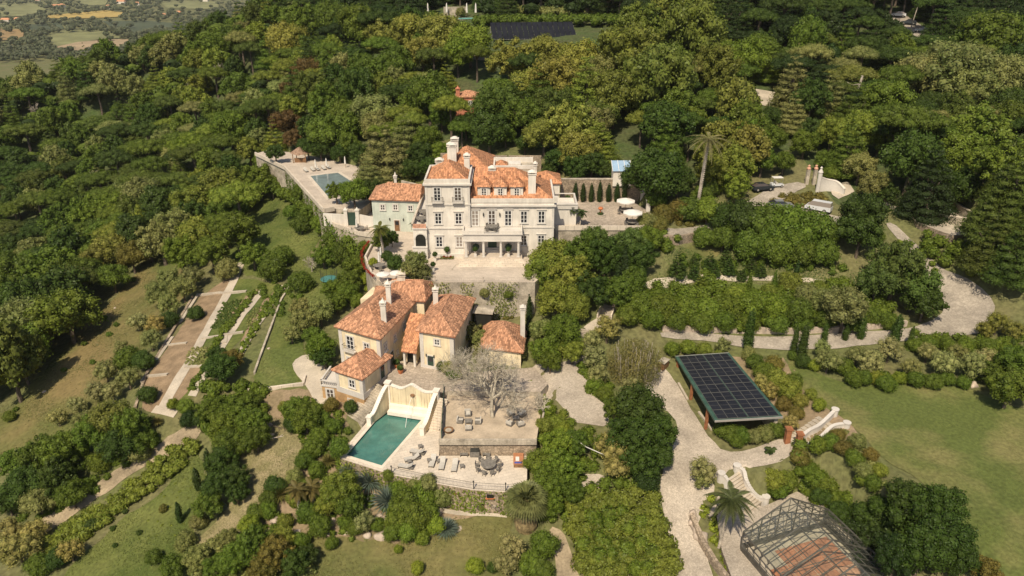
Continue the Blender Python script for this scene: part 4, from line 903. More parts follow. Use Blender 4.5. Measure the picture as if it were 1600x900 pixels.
def leaf_quads(c, nrm, size, tilt=.7, asp=.55, g=None):
    g = g or rng; n = len(c); d = nrm+g.normal(0, tilt, (n, 3)); d /= np.linalg.norm(d, axis=1)[:, None]+1e-9
    r = g.normal(0, 1, (n, 3)); a = np.cross(d, r); a /= np.linalg.norm(a, axis=1)[:, None]+1e-9; b = np.cross(d, a)
    s = (size*g.uniform(.7, 1.3, n))[:, None]
    V = np.stack([c-a*s, c-b*s*asp+d*s*.12, c+a*s, c+b*s*asp+d*s*.12], 1).reshape(-1, 3)
    return V, np.arange(n*4).reshape(-1, 4)
def sph(n, g=None):
    g = g or rng; v = g.normal(0, 1, (n, 3)); return v/np.linalg.norm(v, axis=1)[:, None]
def leafball(t, r, z, col, n=260, size=.09, name='foliage'):
    d = sph(n); c = d*r*rng.uniform(.85, 1.05, (n, 1))+[0, 0, z]; V, Fq = leaf_quads(c, d, size); o = finish(name, np_mesh(name, V, Fq), M_leaf, t, color=col)
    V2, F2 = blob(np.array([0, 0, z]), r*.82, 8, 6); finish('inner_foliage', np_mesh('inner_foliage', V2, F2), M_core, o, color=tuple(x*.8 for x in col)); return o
def blob(c, r, nu=8, nv=6, sq=1.0, off=0):
    vs = []; fs = []
    for j in range(nv+1):
        ph = math.pi*j/nv
        for i in range(nu): th = 2*math.pi*i/nu; vs.append((c[0]+r*math.sin(ph)*math.cos(th), c[1]+r*math.sin(ph)*math.sin(th), c[2]+r*sq*math.cos(ph)))
    for j in range(nv):
        for i in range(nu): a = j*nu+i; b2 = j*nu+(i+1) % nu; fs.append((a+off, a+nu+off, b2+nu+off, b2+off))
    return np.array(vs), np.array(fs)
BUILD = dict(lounger=b_lounger, side=b_side, chair=b_chair, arm=b_arm, table=b_table, umb=b_umb, closed=b_closed, pot=b_pot, urn=b_urn)

# pool terrace furniture
for k, (h, f) in enumerate((((680,713),(672,735)), ((694,716),(688,740)), ((713,719),(708,743)), ((664,711),(641,706)), ((656,716),(632,721)), ((647,733),(622,729)))):
    a, c = P(*h, 0), P(*f, 0); rz = math.atan2(a[1]-c[1], a[0]-c[0])-math.pi/2
    put('lounger', ((a[0]+c[0])/2, (a[1]+c[1])/2, 0), rz, ['sun lounger nearest the pool in the row of three facing the railing', 'middle sun lounger of the three facing the railing', 'sun lounger nearest the dining set in the row facing the railing', 'farthest sun lounger of the three pointing at the teal pool', 'middle sun lounger of the three pointing at the teal pool', 'sun lounger nearest the railing, pointing at the pool'][k])
for k, (a, c) in enumerate(((657,700),(671,722),(686,723),(722,731),(640,724),(648,714))):
    put('side', (*P(a, c, 0), 0), .2, 'small dark side table '+['beyond the farthest pool lounger', 'left of the three loungers facing the railing', 'between first and second loungers facing the railing', 'between the loungers and the round dining set', 'beside the lounger nearest the railing', 'between the two far loungers by the pool'][k])
tc_ = P(763, 732, 0); put('table', (*tc_, 0), 0, 'large round grey dining table on the pool terrace')
for k in range(9):
    a = 2*math.pi*k/9+.2; put('chair', (tc_[0]+1.4*math.cos(a), tc_[1]+1.4*math.sin(a), 0), a-math.pi/2, 'grey armchair at the round pool terrace table, '+['right side', 'far right side', 'far side towards the wall', 'far left side', 'left side', 'near left side', 'near side left of centre', 'near side facing the railing', 'near right side'][k])
bb = P(742, 713, 0)
t = thing('barbecue', (*bb, 0), 'dark covered barbecue against the stone wall behind the dining set', 'barbecue'); b = MB(); b.box(-.6, .6, -.3, .3, .1, .85); b.build('cabinet', M_grey, t); b = MB(); b.box(-.55, .55, -.28, .28, .851, 1.15); b.build('lid', M_iron, t)
for k, px_ in enumerate(((725,713),(760,713))):
    t = thing('bench', (*P(*px_, 0), 0), 'slatted bench against the wall '+('left', 'right')[k]+' of the barbecue', 'bench')
    for i in range(4): b = MB(); b.box(-.5, .5, -.22+i*.11, -.14+i*.11, .4, .44); b.build('slat', M_grey, t)
    for x in (-.45, .45): b = MB(); b.box(x-.03, x+.03, -.2, .2, 0, .399); b.build('leg', M_grey, t)
t = thing('towel_chest', (*P(810, 722, 0), 0), 'orange topped low chest with folded towels at the right end of the pool terrace', 'chest')
b = MB(); b.box(-.6, .6, -1.1, 1.1, 0, .5); b.build('chest', M_wood, t); b = MB(); b.box(-.64, .64, -1.14, 1.14, .501, .56); b.build('lid', mat('orange_lid', (.45, .2, .1), .7, .1, 2, 0, 5), t)
b = MB(); b.box(-.35, .1, -.5, .3, .561, .62); b.build('towel', M_canvas, t); b = MB(); b.box(-.5, .45, -1.0, -.7, .561, .61); b.build('blue_towel', mat('blue_cloth', (.08, .1, .35), .9, .1, 2, 0, 5), t)
# sandy garden sets
for nm, (cx, cy), pos in (('on the open sand', (732, 661), ((731, 649), (719, 660), (732, 671), (747, 661))), ('under the bare tree', (806, 656), ((798, 648), (815, 650), (797, 664), (813, 665)))):
    cc = P(cx, cy, 2.2)
    t = thing('low_table', (*cc, 2.2), 'low square garden table '+nm, 'table', 'low tables in the sandy garden'); b = MB(); b.box(-.45, .45, -.45, .45, .36, .42); b.build('tabletop', M_grey, t)
    for x, y in ((-.4, -.4), (.4, -.4), (-.4, .4), (.4, .4)): b = MB(); b.box(x-.03, x+.03, y-.03, y+.03, 0, .36); b.build('leg', M_grey, t)
    for k, q in enumerate(pos):
        g = P(*q, 2.2); put('arm', (*g, 2.2), math.atan2(g[1]-cc[1], g[0]-cc[0])-math.pi/2, 'pale cushioned armchair '+nm+', '+(['behind the low table', 'left of the low table', 'in front of the low table', 'right of the low table'] if cx < 760 else ['rear left of the table', 'rear right of the table', 'front left of the table', 'front right of the table'])[k])
t = thing('fire_pit', (*P(701, 675, 2.2), 2.2), 'round low fire bowl near the screen in the sandy garden', 'fire pit'); b = MB(); b.lathe([(.35, 0), (.62, .3), (.66, .42), (.56, .42), (.45, .3)], 18); b.build('bowl', M_wood, t); b = MB(); b.lathe([(.44, .3), (.4, .34)], 14); b.build('ash', M_conc, t)
# parasol terrace
for k, px_ in enumerate(((978, 312), (989, 330))):
    g = P(px_[0], px_[1], 17.6); put('umb', (*g, 15), .2, ('farther', 'nearer')[k]+' white octagonal parasol on the terrace right of the mansion')
    put('table', (*g, 15), 0, 'round table under the '+('farther', 'nearer')[k]+' white parasol right of the mansion')
    for j in range(4):
        a = j*math.pi/2+.5; put('chair', (g[0]+1.3*math.cos(a), g[1]+1.3*math.sin(a), 15), a-math.pi/2, ('right rear', 'left rear', 'left front', 'right front')[j]+' chair under the '+('farther', 'nearer')[k]+' white parasol')
for k, (a, c, z, lab) in enumerate(((876, 349, 15, 'terracotta pot at the near left corner of the parasol terrace'), (869, 325, 15, 'terracotta pot against the mansion corner on the parasol terrace'), (887, 316, 15, 'terracotta pot at the left end of the stone wall'), (626, 583, 3, 'terracotta pot nearer the annex on the courtyard'), (620.5, 574, 3, 'terracotta pot beside the green door of the yellow house'))):
    put('pot', (*P(a, c, z), z), 0, lab)
# fountain urn in the round bed
t = thing('round_flower_bed', (*P(938, 336, 15), 15), 'round green bed with a red urn in the middle of the parasol terrace', 'flower bed')
b = MB(); b.lathe([(.95, 0), (.95, .12), (.8, .15)], 16); b.build('edging', M_conc, t); b = MB(); b.lathe([(.1, .15), (.1, .9), (.3, 1.0), (.5, 1.25), (.35, 1.5), (.05, 1.55)], 10); b.build('urn', M_terra, t); leafball(t, .7, .0, (.06, .09, .02), 200)
g0, g1 = P(884, 316, 15), P(1002, 316, 15)
wall_line('stone_wall', [(g0[0]-1, g0[1]+1.2, 15), (g1[0], g1[1]+1.2, 15)], 4.2, .6, M_rubble, 'tall rough stone wall behind the parasol terrace with climbing plants', cap=M_conc)
wall_line('parapet_wall', [(*P(868, 357, 15), 15), (*P(1004, 357, 15), 15), (*P(1023, 338, 15), 15)], .5, .3, M_deck, 'low parapet along the front of the parasol terrace', below=.3)
for a, c, lab in ((1012, 330, 'pale gate pillar at the right end of the parasol terrace'), (1003, 317, 'pale gate pillar at the far corner of the parasol terrace')):
    t = thing('gate_pillar', (*P(a, c, 15), 15), lab, 'pillar'); b = MB(); b.box(-.35, .35, -.35, .35, 0, 2.0); b.build('shaft', M_trim, t); b = MB(); b.box(-.45, .45, -.45, .45, 2.001, 2.2); b.lathe([(.3, 0), (.05, .4)], 4, 0, 0, 2.2); b.build('capital', M_trim, t)
# mansion forecourt
t = thing('square_flower_bed', (*P(699, 402, 11), 11), 'square clipped bed of red and yellow plants with a topiary ball', 'flower bed')
for nm, r0, r1, m in (('outer_border', .75, 1.15, (.2, .19, .03)), ('inner_border', .45, .72, (.35, .05, .02))):
    n = 500; q = rng.uniform(-r1, r1, (n*3, 2)); q = q[np.maximum(abs(q[:, 0]), abs(q[:, 1])) > r0]; c = np.c_[q, rng.uniform(.1, .35, len(q))]; V, Fq = leaf_quads(c, np.tile([0, 0, 1.], (len(c), 1)), .08); finish(nm, np_mesh(nm, V, Fq), M_leaf, t, color=m)
b = MB(); b.lathe([(.06, 0), (.05, 1.0)], 6); b.build('stem', M_bark, t); leafball(t, .55, 1.5, (.07, .12, .02))
for k, (a, c, z) in enumerate(((681, 397, 11), (680, 408, 11), (677, 424, 11))): put('urn', (*P(a, c, z), z), 0, ('farthest', 'middle', 'nearest')[k]+' white urn with bush on the left edge of the mansion forecourt')
for k, x in enumerate((-6.15, -.6)): put('urn', (x, FY-2.6, 12.0), 0, 'white urn with clipped bush in the '+('left', 'right')[k]+' bay of the mansion porch')
tb = (-3.35, FY-1.6, 16.3); put('table', tb, 0, 'round table on the balcony over the mansion porch')
for j in range(4): a = j*math.pi/2+.7; put('chair', (tb[0]+1.1*math.cos(a), tb[1]+1.1*math.sin(a), tb[2]), a-math.pi/2, ('right rear', 'left rear', 'left front', 'right front')[j]+' chair on the balcony over the mansion porch')
for k, y in enumerate((119.5, 123.2)):
    tb = (-15.5, y, 16.5); put('table', tb, 0, ('nearer', 'farther')[k]+' round table on the narrow terrace left of the tower')
    for j in range(3): a = j*2.1+.7; put('chair', (tb[0]+1.05*math.cos(a), tb[1]+1.05*math.sin(a), tb[2]), a-math.pi/2, ('right', 'left', 'front')[j]+' chair at the '+('nearer', 'farther')[k]+' table left of the tower')
# left terrace of the mansion
for k, (a, c) in enumerate(((599, 399), (596, 409), (593, 417))): put('closed', (*P(a, c, 11), 11), 0, ('farthest', 'middle', 'nearest')[k]+' closed white parasol on the curved terrace left of the mansion')
put('closed', (*P(558, 362, 11), 11), 0, 'closed white parasol in front of the mint green annex')
for k, (a, c, lab) in enumerate(((592, 420, 'round table on the curved terrace left of the mansion'), (562, 361, 'round table in front of the mint green annex'))):
    tb = (*P(a, c, 11), 11); put('table', tb, 0, lab)
    for j in range(4): aa = j*math.pi/2+.4; put('chair', (tb[0]+1.25*math.cos(aa), tb[1]+1.25*math.sin(aa), 11), aa-math.pi/2, ('right', 'far', 'left', 'near')[j]+' chair at the table '+('on the curved terrace', 'before the green annex')[k])
for k, (a, c) in enumerate(((598, 428), (619, 426))): put('umb', (*P(a, c, 12.6), 11), 0, 'white parasol at the front of the curved terrace, '+('left', 'right')[k]+' one').scale = (.62, .62, .66)
wall_line('parapet_wall', [(*P(a, c, 11), 11) for a, c in ((512,343),(521,352),(560,366),(598,372),(584,380),(571,405),(581,430),(606,446),(664,432))], .6, .3, M_deck, 'curved pale parapet round the terrace left of the mansion', below=.2)
q = [P(a, c, 11) for a, c in ((577,383),(566,400),(569,422),(584,438))]
pts_ = resample([(x, y, 11) for x, y in q], 40); c = np.array([(x+rng.normal(0, .12), y+rng.normal(0, .12), z+.75+rng.normal(0, .08)) for x, y, z in pts_ for _ in range(22)]); V, Fq = leaf_quads(c, np.tile([0, 0, 1.], (len(c), 1)), .1)
o = finish('red_flower_border', np_mesh('red_flower_border', V, Fq), M_leaf, None, 'curved border of red flowers along the parapet of the left terrace', 'flower border', kind='stuff', color=(.4, .035, .015))
# annex gate
t = thing('garden_gate', (*P(551, 345, 13), 11), 'dark green gate between white pillars left of the mint green annex', 'gate'); gx, gy = P(551, 352, 11)
t.location = (gx, gy, 11)
b = MB(); b.box(-.75, .75, -.05, .05, 0, 2.6); b.build('gate_leaf', M_gdoor, t)
for x in (-1.1, 1.1): b = MB(); b.box(x-.33, x+.33, -.33, .33, 0, 3.0); b.box(x-.42, x+.42, -.42, .42, 3.001, 3.2); b.lathe([(.3, 0), (.05, .45)], 8, x, 0, 3.2); b.build('pillar', M_white, t)
wall_line('garden_wall', [(gx-5.5, gy+.6, 11), (gx-1.45, gy, 11)], 2.2, .3, M_white, 'low white wall left of the dark green gate', below=.3); wall_line('garden_wall', [(gx+1.45, gy, 11), (-26.1, 131.5, 11)], 2.2, .3, M_white, 'white wall joining the dark green gate to the mint annex', below=.3)
# upper pool
q2_ = [P(a, c, 13) for a, c in ((485,275),(528,270),(556,288),(514,309))]
b = MB(); b.prism(q2_, 12.6, 13.02); b.build('upper_pool_water', water('grey_pool_water', (.2, .25, .25), .08, .2), kind='structure')
def ringbox(q, d, z0, z1, m, name):
    b = MB(); g = grow(q, d); n = len(q)
    for i in range(n): j = (i+1) % n; b.prism([q[i], q[j], g[j], g[i]], z0, z1)
    return b.build(name, m, kind='structure')
ringbox(q2_, .7, 12.9, 13.06, M_deck, 'upper_pool_coping')
for k, (a, c) in enumerate(((478, 268), (489, 266.5), (496, 265.5), (506, 264.5), (513, 263))): put('lounger', (*P(a, c, 13), 13), .55, 'cream lounger by the upper pool, '+('first', 'second', 'third', 'fourth', 'fifth')[k]+' from the left')
for k, (a, c) in enumerate(((494, 267), (511, 265), (540, 262))): put('closed', (*P(a, c, 13), 13), 0, ('left', 'middle', 'right')[k]+' closed parasol of the three behind the upper pool')
t = thing('thatched_hut', (*P(471, 252, 13), 13), 'small hut with a brown thatched pyramid roof by the upper pool', 'hut')
b = MB(); b.lathe([(2.6, 2.0), (.1, 3.6)], 4); b.build('roof', M_thatch, t)
for x, y in ((-1.5, -1.5), (1.5, -1.5), (-1.5, 1.5), (1.5, 1.5)): b = MB(); b.box(x-.08, x+.08, y-.08, y+.08, 0, 2.1); b.build('post', M_wood, t)
b = MB(); b.box(-1.3, 1.3, -1.2, -.7, 0, 1.0); b.build('counter', M_wood, t)
wall_line('parapet_wall', [(*P(a, c, 13), 13) for a, c in ((399,241),(445,263),(506,330),(522,327))], .55, .35, M_deck, 'long pale parapet above the retaining wall of the upper pool', below=.3)
# trampoline, bicycles
g = G(515, 440)
t = thing('trampoline', g, 'round trampoline with blue green rim and dark net on the grass', 'trampoline'); b = MB(); b.lathe([(1.35, .55), (1.6, .6), (1.35, .65)], 20); b.build('rim', mat('teal_rim', (.08, .24, .22), .6, .1, 1, 0, 3), t); b = MB(); b.lathe([(1.34, .6), (1.3, .61)], 20); b.build('mat', M_dark, t)
for k in range(6): a = k*math.pi/3; b = MB(); b.tube([(1.5*math.cos(a), 1.5*math.sin(a), -.2), (1.5*math.cos(a), 1.5*math.sin(a), 2.3)], .03, 5); b.build('pole', M_iron, t)
b = MB()
for k in range(40):
    a = k*math.pi/20; b.tube([(1.5*math.cos(a), 1.5*math.sin(a), .6), (1.5*math.cos(a+.25), 1.5*math.sin(a+.25), 2.2)], .008, 3); b.tube([(1.5*math.cos(a+.25), 1.5*math.sin(a+.25), .6), (1.5*math.cos(a), 1.5*math.sin(a), 2.2)], .008, 3)
b.build('net', M_iron, t, kind='stuff')
def bicycle(g, rz, label, m):
    t = thing('bicycle', g, label, 'bicycle', 'bicycles leaning at the ivy wall', rz)
    for x in (-.52, .52):
        b = MB(); pr = [(x+.33*math.cos(k*math.pi/8), 0, .34+.33*math.sin(k*math.pi/8)) for k in range(17)]; b.tube(pr, .03, 5); w_ = b.build('wheel', M_tyre, t)
        b = MB()
        for k in range(6): a = k*math.pi/3; b.tube([(x, 0, .34), (x+.3*math.cos(a), 0, .34+.3*math.sin(a))], .006, 3)
        b.build('spokes', M_alu, w_, kind='stuff')
    b = MB()
    for p, q in (((-.52, 0, .34), (-.15, 0, .75)), ((-.15, 0, .75), (.38, 0, .8)), ((-.05, 0, .34), (.38, 0, .78)), ((-.05, 0, .34), (-.18, 0, .85)), ((.52, 0, .34), (.38, 0, .95)), ((-.52, 0, .34), (-.05, 0, .34))): b.tube([p, q], .022, 5)
    b.build('frame', m, t); b = MB(); b.box(-.3, -.06, -.07, .07, .86, .92); b.build('saddle', M_dark, t); b = MB(); b.tube([(.36, -.28, .98), (.4, 0, .97), (.36, .28, .98)], .018, 5); b.build('handlebar', M_dark, t)
drape('wall_foot_path', gpoly([(688,792),(700,797),(785,800),(792,800),(792,810),(715,806),(690,802)]), M_path, .12, .6)
bicycle(G(757, 797), .1, 'bicycle with red frame leaning by the ivy wall below the terrace', M_red); bicycle(G(771, 798), -.2, 'pale bicycle leaning by the ivy wall, right of the red one', M_alu)

# ---------------- solar carport ----------------
M_frame = mat('panel_frame', (.16, .155, .14), .5, .05, 1, 0, 3, metal=.3)
zl, zr = 4.1, 4.5
cTL, cTR, cBR, cBL = P3(1056, 557, zl), P3(1138, 551.5, zr), P3(1222, 651, zr), P3(1118, 657, zl)
t = thing('solar_carport', (cBL[0], cBL[1], .6), 'open carport with a sloping roof covered in black solar panels', 'carport')
def quadslab(b, q, th, dz=0):
    b.add([(x, y, z+dz) for x, y, z in q]+[(x, y, z+dz-th) for x, y, z in q], [(0, 1, 2, 3), (7, 6, 5, 4), (0, 4, 5, 1), (1, 5, 6, 2), (2, 6, 7, 3), (3, 7, 4, 0)][::1])
def bil(q, s_, t_): a = [q[0][i]*(1-s_)+q[1][i]*s_ for i in range(3)]; c = [q[3][i]*(1-s_)+q[2][i]*s_ for i in range(3)]; return tuple(a[i]*(1-t_)+c[i]*t_ for i in range(3))
Qc = [cBL, cBR, cTR, cTL]
b = MB(); quadslab(b, Qc, .15); b.box(0, 0, 0, 0, 0, 0) if False else None; tpart(t, b, 'roof', M_green)
for nm, (s0_, s1_, t0_, t1_) in (('gutter', (-.012, 0, 0, 1)), ('gutter', (1, 1.012, 0, 1)), ('fascia', (-.012, 1.012, -.006, 0)), ('fascia', (-.012, 1.012, 1, 1.006))):
    b = MB(); quadslab(b, [bil(Qc, s0_, t0_), bil(Qc, s1_, t0_), bil(Qc, s1_, t1_), bil(Qc, s0_, t1_)], .28, .05); tpart(t, b, nm, M_green if nm == 'gutter' else M_alu)
for j in range(8):
    for i in range(6):
        s0_ = .045+i*.152+(.012 if i > 2 else 0); s1_ = s0_+.147; t0_ = .012+j*.1225; t1_ = t0_+.118
        b = MB(); quadslab(b, [bil(Qc, s0_, t0_), bil(Qc, s1_, t0_), bil(Qc, s1_, t1_), bil(Qc, s0_, t1_)], .04, .09); pn = tpart(t, b, 'solar_panel', M_frame)
        b = MB()
        for h_ in (0, 1):
            u0, u1 = t0_+.003+h_*.058, t0_+.003+h_*.058+.0545
            quadslab(b, [bil(Qc, s0_+.004, u0), bil(Qc, s1_-.004, u0), bil(Qc, s1_-.004, u1), bil(Qc, s0_+.004, u1)], .01, .105)
        b.build('cells', M_solar, pn)
for k, tt in enumerate((.2, .58, .97)):
    q = bil(Qc, .03, tt); b = MB(); b.obox(q[0], q[1], .3, .16, .16, -1, q[2]-.16); tpart(t, b, 'post', M_rust)
q0_, q1_, q2b, q3_ = [bil(Qc, s_, t_) for s_, t_ in ((.93, .03), (.98, .03), (.98, .98), (.93, .98))]
b = MB(); b.prism([q0_[:2], q1_[:2], q2b[:2], q3_[:2]], -1, 4.15); tpart(t, b, 'back_wall', M_conc)
for k, (p, q) in enumerate((((1060, 600), (1074, 625)), ((1092, 645), (1112, 672)))):
    a, c = G(*p), G(*q); wall_line('parking_kerb', [a, c], .25, .3, M_path, ('far', 'near')[k]+' low pale kerb on the edge of the carport', 'kerb', below=.3)
t = thing('wooden_bin_store', G(1036, 574), 'small wooden bin store at the head of the carport yard', 'bin store', rz=.9); b = MB(); b.box(-.8, .8, -.5, .5, 0, 1.1); b.build('cabinet', M_wood, t); b = MB(); b.box(-.9, .9, -.6, .6, 1.101, 1.2); b.build('lid', M_conc, t)
for k, (a, c) in enumerate(((1229, 692), (1246, 700))):
    t = thing('brick_pillar', G(a, c), ('left', 'right')[k]+' reddish brick gate pillar at the foot of the lawn steps', 'pillar'); b = MB(); b.box(-.32, .32, -.32, .32, -.3, 2.1); b.build('shaft', M_rust, t); b = MB(); b.box(-.42, .42, -.42, .42, 2.101, 2.3); b.build('cap', M_rust, t)
# lawn steps and greenhouse steps with curved walls
a, c = G(1240, 694), G(1292, 660)
steps('lawn_steps', (c[0], c[1]), (a[0], a[1]), 2.6, 9, M_path, 'pale steps climbing from the gate pillars to the big lawn', max(c[2], a[2]+1.4), a[2]+.05)
def flank(parent_label, L, hgt, name='flank_wall', top=None):
    g = [G(*p) for p in L]; t = thing('curved_wall', g[0], parent_label, 'wall'); zs = top or [q[2]+hgt for q in g]
    curved_wall(t, [(q[0], q[1], q[2]-.6, z) for q, z in zip(g, zs)], .3, M_trim, M_trim, name); b = MB(); b.lathe([(.42, -.8), (.42, hgt+.1), (.5, hgt+.12), (.5, hgt+.25)], 14, *g[-1][:2], zs[-1]-hgt); tpart(t, b, 'end_pier', M_trim); return t
flank('white curving wall on the left of the lawn steps', [(1250, 692), (1262, 682), (1280, 672), (1303, 650)], .9); flank('white curving wall on the right of the lawn steps', [(1262, 700), (1280, 690), (1300, 672), (1322, 668)], .6)
st, sb = P(1146, 742, .1), P(1180, 793, Z_GH)
steps('greenhouse_steps', st, sb, 2.7, 12, M_path, 'flight of shallow pale steps down to the greenhouse terrace', 0.1, Z_GH+.01)
def flank2(L, label):
    t = thing('curved_wall', (*P(L[0][0], L[0][1], L[0][2]), L[0][2]), label, 'wall'); cc = [(*P(a, c, z), z-1.2, z) for a, c, z in L]; curved_wall(t, cc, .32, M_trim, M_trim, 'flank_wall', below=1.0)
    for q in (cc[0], cc[-1]): b = MB(); b.lathe([(.42, -2), (.42, .05), (.5, .06), (.5, .2)], 14, q[0], q[1], q[3]); tpart(t, b, 'end_pier', M_trim)
flank2([(1152,728,.7),(1162,736,.5),(1166,750,-.1),(1175,766,-1.1),(1187,777,-1.9),(1197,777,-1.9)], 'white S curved wall on the right of the greenhouse steps')
flank2([(1127,740,.6),(1134,746,.4),(1141,757,-.3),(1149,771,-1.2),(1156,783,-1.9),(1158,792,-2.0)], 'white S curved wall on the left of the greenhouse steps')
# stone stairs in the middle of the garden
for (tp, bt, wd, n, lab) in (((952, 478), (944, 499), 1.8, 8, 'short upper flight of the garden stairs between pale rails'), ((918, 516), (904, 562), 2.2, 16, 'long lower flight of stone garden stairs by the west drive')):
    a, c = G(*tp), G(*bt); steps('stone_stairs', a[:2], c[:2], wd, n, M_path, lab, a[2]+.15, c[2]+.1)
a = [G(*q) for q in ((945, 499), (930, 508), (918, 517))]; drape('stair_landing', strip([(945, 499), (930, 508), (918, 517)], 1.8), M_path, .15, .6)
for sx in (-1.1, 1.1):
    a, c = G(952, 478), G(944, 499); wall_line('stair_wall', [(c[0]+sx, c[1], c[2]), (a[0]+sx, a[1], a[2])], .8, .22, M_deck, ('left' if sx < 0 else 'right')+' pale sloping side wall of the upper garden stairs', below=.5)
# stone walls along the lane and roads
def wall_px(px, h, th, m, lab, **k): return wall_line('stone_wall', [G(a, c) for a, c in px], h, th, m, lab, **k)
wall_px([(1035,517),(1080,518),(1130,518),(1180,520),(1240,521),(1300,519),(1360,514),(1415,509)], .9, .5, M_rock, 'low rock wall along the upper side of the garden lane')
wall_px([(1036,379),(1058,382),(1083,376)], 1.5, .5, M_rubble, 'pale stone retaining wall under the access road by the hedge')
wall_px([(1384,322),(1412,337)], .8, .4, M_conc, 'old stone parapet left of the small viewing terrace')
wall_line('parapet_wall', [(*P(1430, 326, 15), 15), (*P(1466, 314, 15), 15), (*P(1520, 345, 15), 15), (*P(1509, 364, 15), 15)][1:], 1.3, .35, M_conc, 'stone parapet with bench round the small viewing terrace', below=.3, cap=M_deck)
wall_line('parapet_wall', [(*P(1428, 330, 15), 15), (*P(1468, 345, 15), 15), (*P(1508, 352, 15), 15)], 1.2, .4, M_conc, 'grey stone wall with coping at the back of the viewing terrace', below=.3, cap=M_deck)
wall_px([(1080,812),(1095,850),(1118,888),(1135,910)], 1.0, .5, M_rubble, 'curved dry stone wall below the palm bed near the greenhouse')
wall_px([(262,452),(228,560),(205,640)][0:0] or [(302,466),(270,520),(228,590),(212,640)], .5, .4, M_rubble, 'reddish retaining wall on the outer edge of the kitchen garden')
wall_line('lawn_wall', [G(388, 612), G(430, 608), G(474, 602)], .5, .35, M_deck, 'pale low wall with posts along the foot of the small lawn', below=1.6)
wall_line('lawn_wall', [G(474, 602), G(477, 590)], .5, .35, M_deck, 'short pale wall end beside the small lawn', below=.8)
wall_px([(462,436),(440,470),(425,510),(412,545),(398,585)], .45, .3, M_conc, 'low wall between kitchen garden and lawn')
for pxl, lab in (([(690,214),(725,214)],'left'), ([(745,222),(792,222)],'middle'), ([(795,238),(845,238)],'right')):
    g = [(*( (a-800)*depth(0, 147, 17)/F, 147), 16) for a, c in pxl]; wall_line('ruined_wall', g, 5.0 if lab != 'left' else 5.5, .6, M_rubble, 'tall old stone wall behind the mansion, '+lab+' stretch', below=2)
wall_line('retaining_wall', [(-16.8, 136, 13), (-21.5, 139.5, 13)], 5.0, .4, M_conc, 'plain grey wall rising behind the mint green annex', below=2)
# aviary like skylight, salmon cottage, ruins
t = thing('glass_canopy', (18.3, 150, 20), 'pale blue glass lean-to roof among the trees behind the terrace', 'glass roof'); dd = P(972, 252, 22.5); t.location = (*dd, 21)
b = MB(); b.box(-1.7, 1.7, -1.3, 1.3, -3, 0); b.build('wall', M_white, t)
for i in range(3): b = MB(); x = -1.8+i*1.2; b.add([(x, -1.6, .0), (x+1.14, -1.6, .0), (x+1.14, 1.4, 1.3), (x, 1.4, 1.3)], [(0, 1, 2, 3)]); b.build('glass_pane', mat('blue_glass', (.3, .42, .55), .2, .05, 1, 0, 3), t)
for i in range(4): b = MB(); x = -1.86+i*1.2; b.tube([(x, -1.62, .03), (x, 1.42, 1.33)], .06, 4); b.build('bar', M_joinery, t)
Hk = House('salmon_cottage', (*P(730, 165, 29), 26), 'salmon pink cottage with chimney half hidden in the forest above the mansion', 'cottage'); kx, ky, kz = G(733, 178)
kq = rect(kx-3.2, kx+2.8, ky, ky+5); Mk = mat('salmon_render', (.52, .2, .12), .85, .1, 1, 0, 4); Hk.block(kq, kz-4, kz+4, Mk); Hk.hip(kq, kz+4, 1.2, .2, M_tile, seed=30, ridge=False); Hk.chimney(kx-2.6, ky+.4, kz+3, kz+6.2, .9, .9, cap='none', m=Mk)
Hk.win(kx+.4, ky, kz+2, .8, 1.1, rows=2, head=False)
Hr = House('roof_in_trees', (*P(972, 122, 33), 30), 'fragment of tiled roof showing between the big plane trees', 'building'); kx, ky, kz = G(972, 142); kq = rect(kx-3.5, kx+3.5, ky, ky+4); Hr.block(kq, kz-4, kz+4, M_conc); Hr.hip(kq, kz+4, 1.4, .2, M_tile, seed=31)
# entrance ruins by the car park
g = G(1265, 288)
for k, dx in enumerate((-.65, .75)):
    t = thing('twin_chimney', (g[0]+dx, g[1], g[2]-1), ('left', 'right')[k]+' tall pale pillar of the pair above the car park', 'pillar'); b = MB(); b.box(-.3, .3, -.3, .3, 0, 4.0); b.build('shaft', M_conc, t); b = MB(); b.lathe([(.38, 4.0), (.42, 4.2), (.2, 4.5), (.28, 4.7), (.05, 4.9)], 8); b.build('finial', M_ridge, t)
g = [G(*q) for q in ((1277, 300), (1290, 298), (1305, 300), (1318, 305))]; t = thing('curved_wall', g[0], 'white curving gateway wall above the car park', 'wall')
curved_wall(t, [(q[0], q[1], q[2]-.5, q[2]+h_) for q, h_ in zip(g, (3.0, 2.2, 2.0, 1.2))], .4, M_trim, M_cap, 'gate_wall'); b = MB(); b.lathe([(.4, 0), (.4, 3.8), (.5, 3.85), (.15, 4.5), (.25, 4.7), (.03, 5)], 10, *g[0]); tpart(t, b, 'pier', M_trim)
drape('car_park', gpoly([(1295,290),(1325,285),(1335,300),(1310,312),(1300,305)]), M_path, .15, .8)

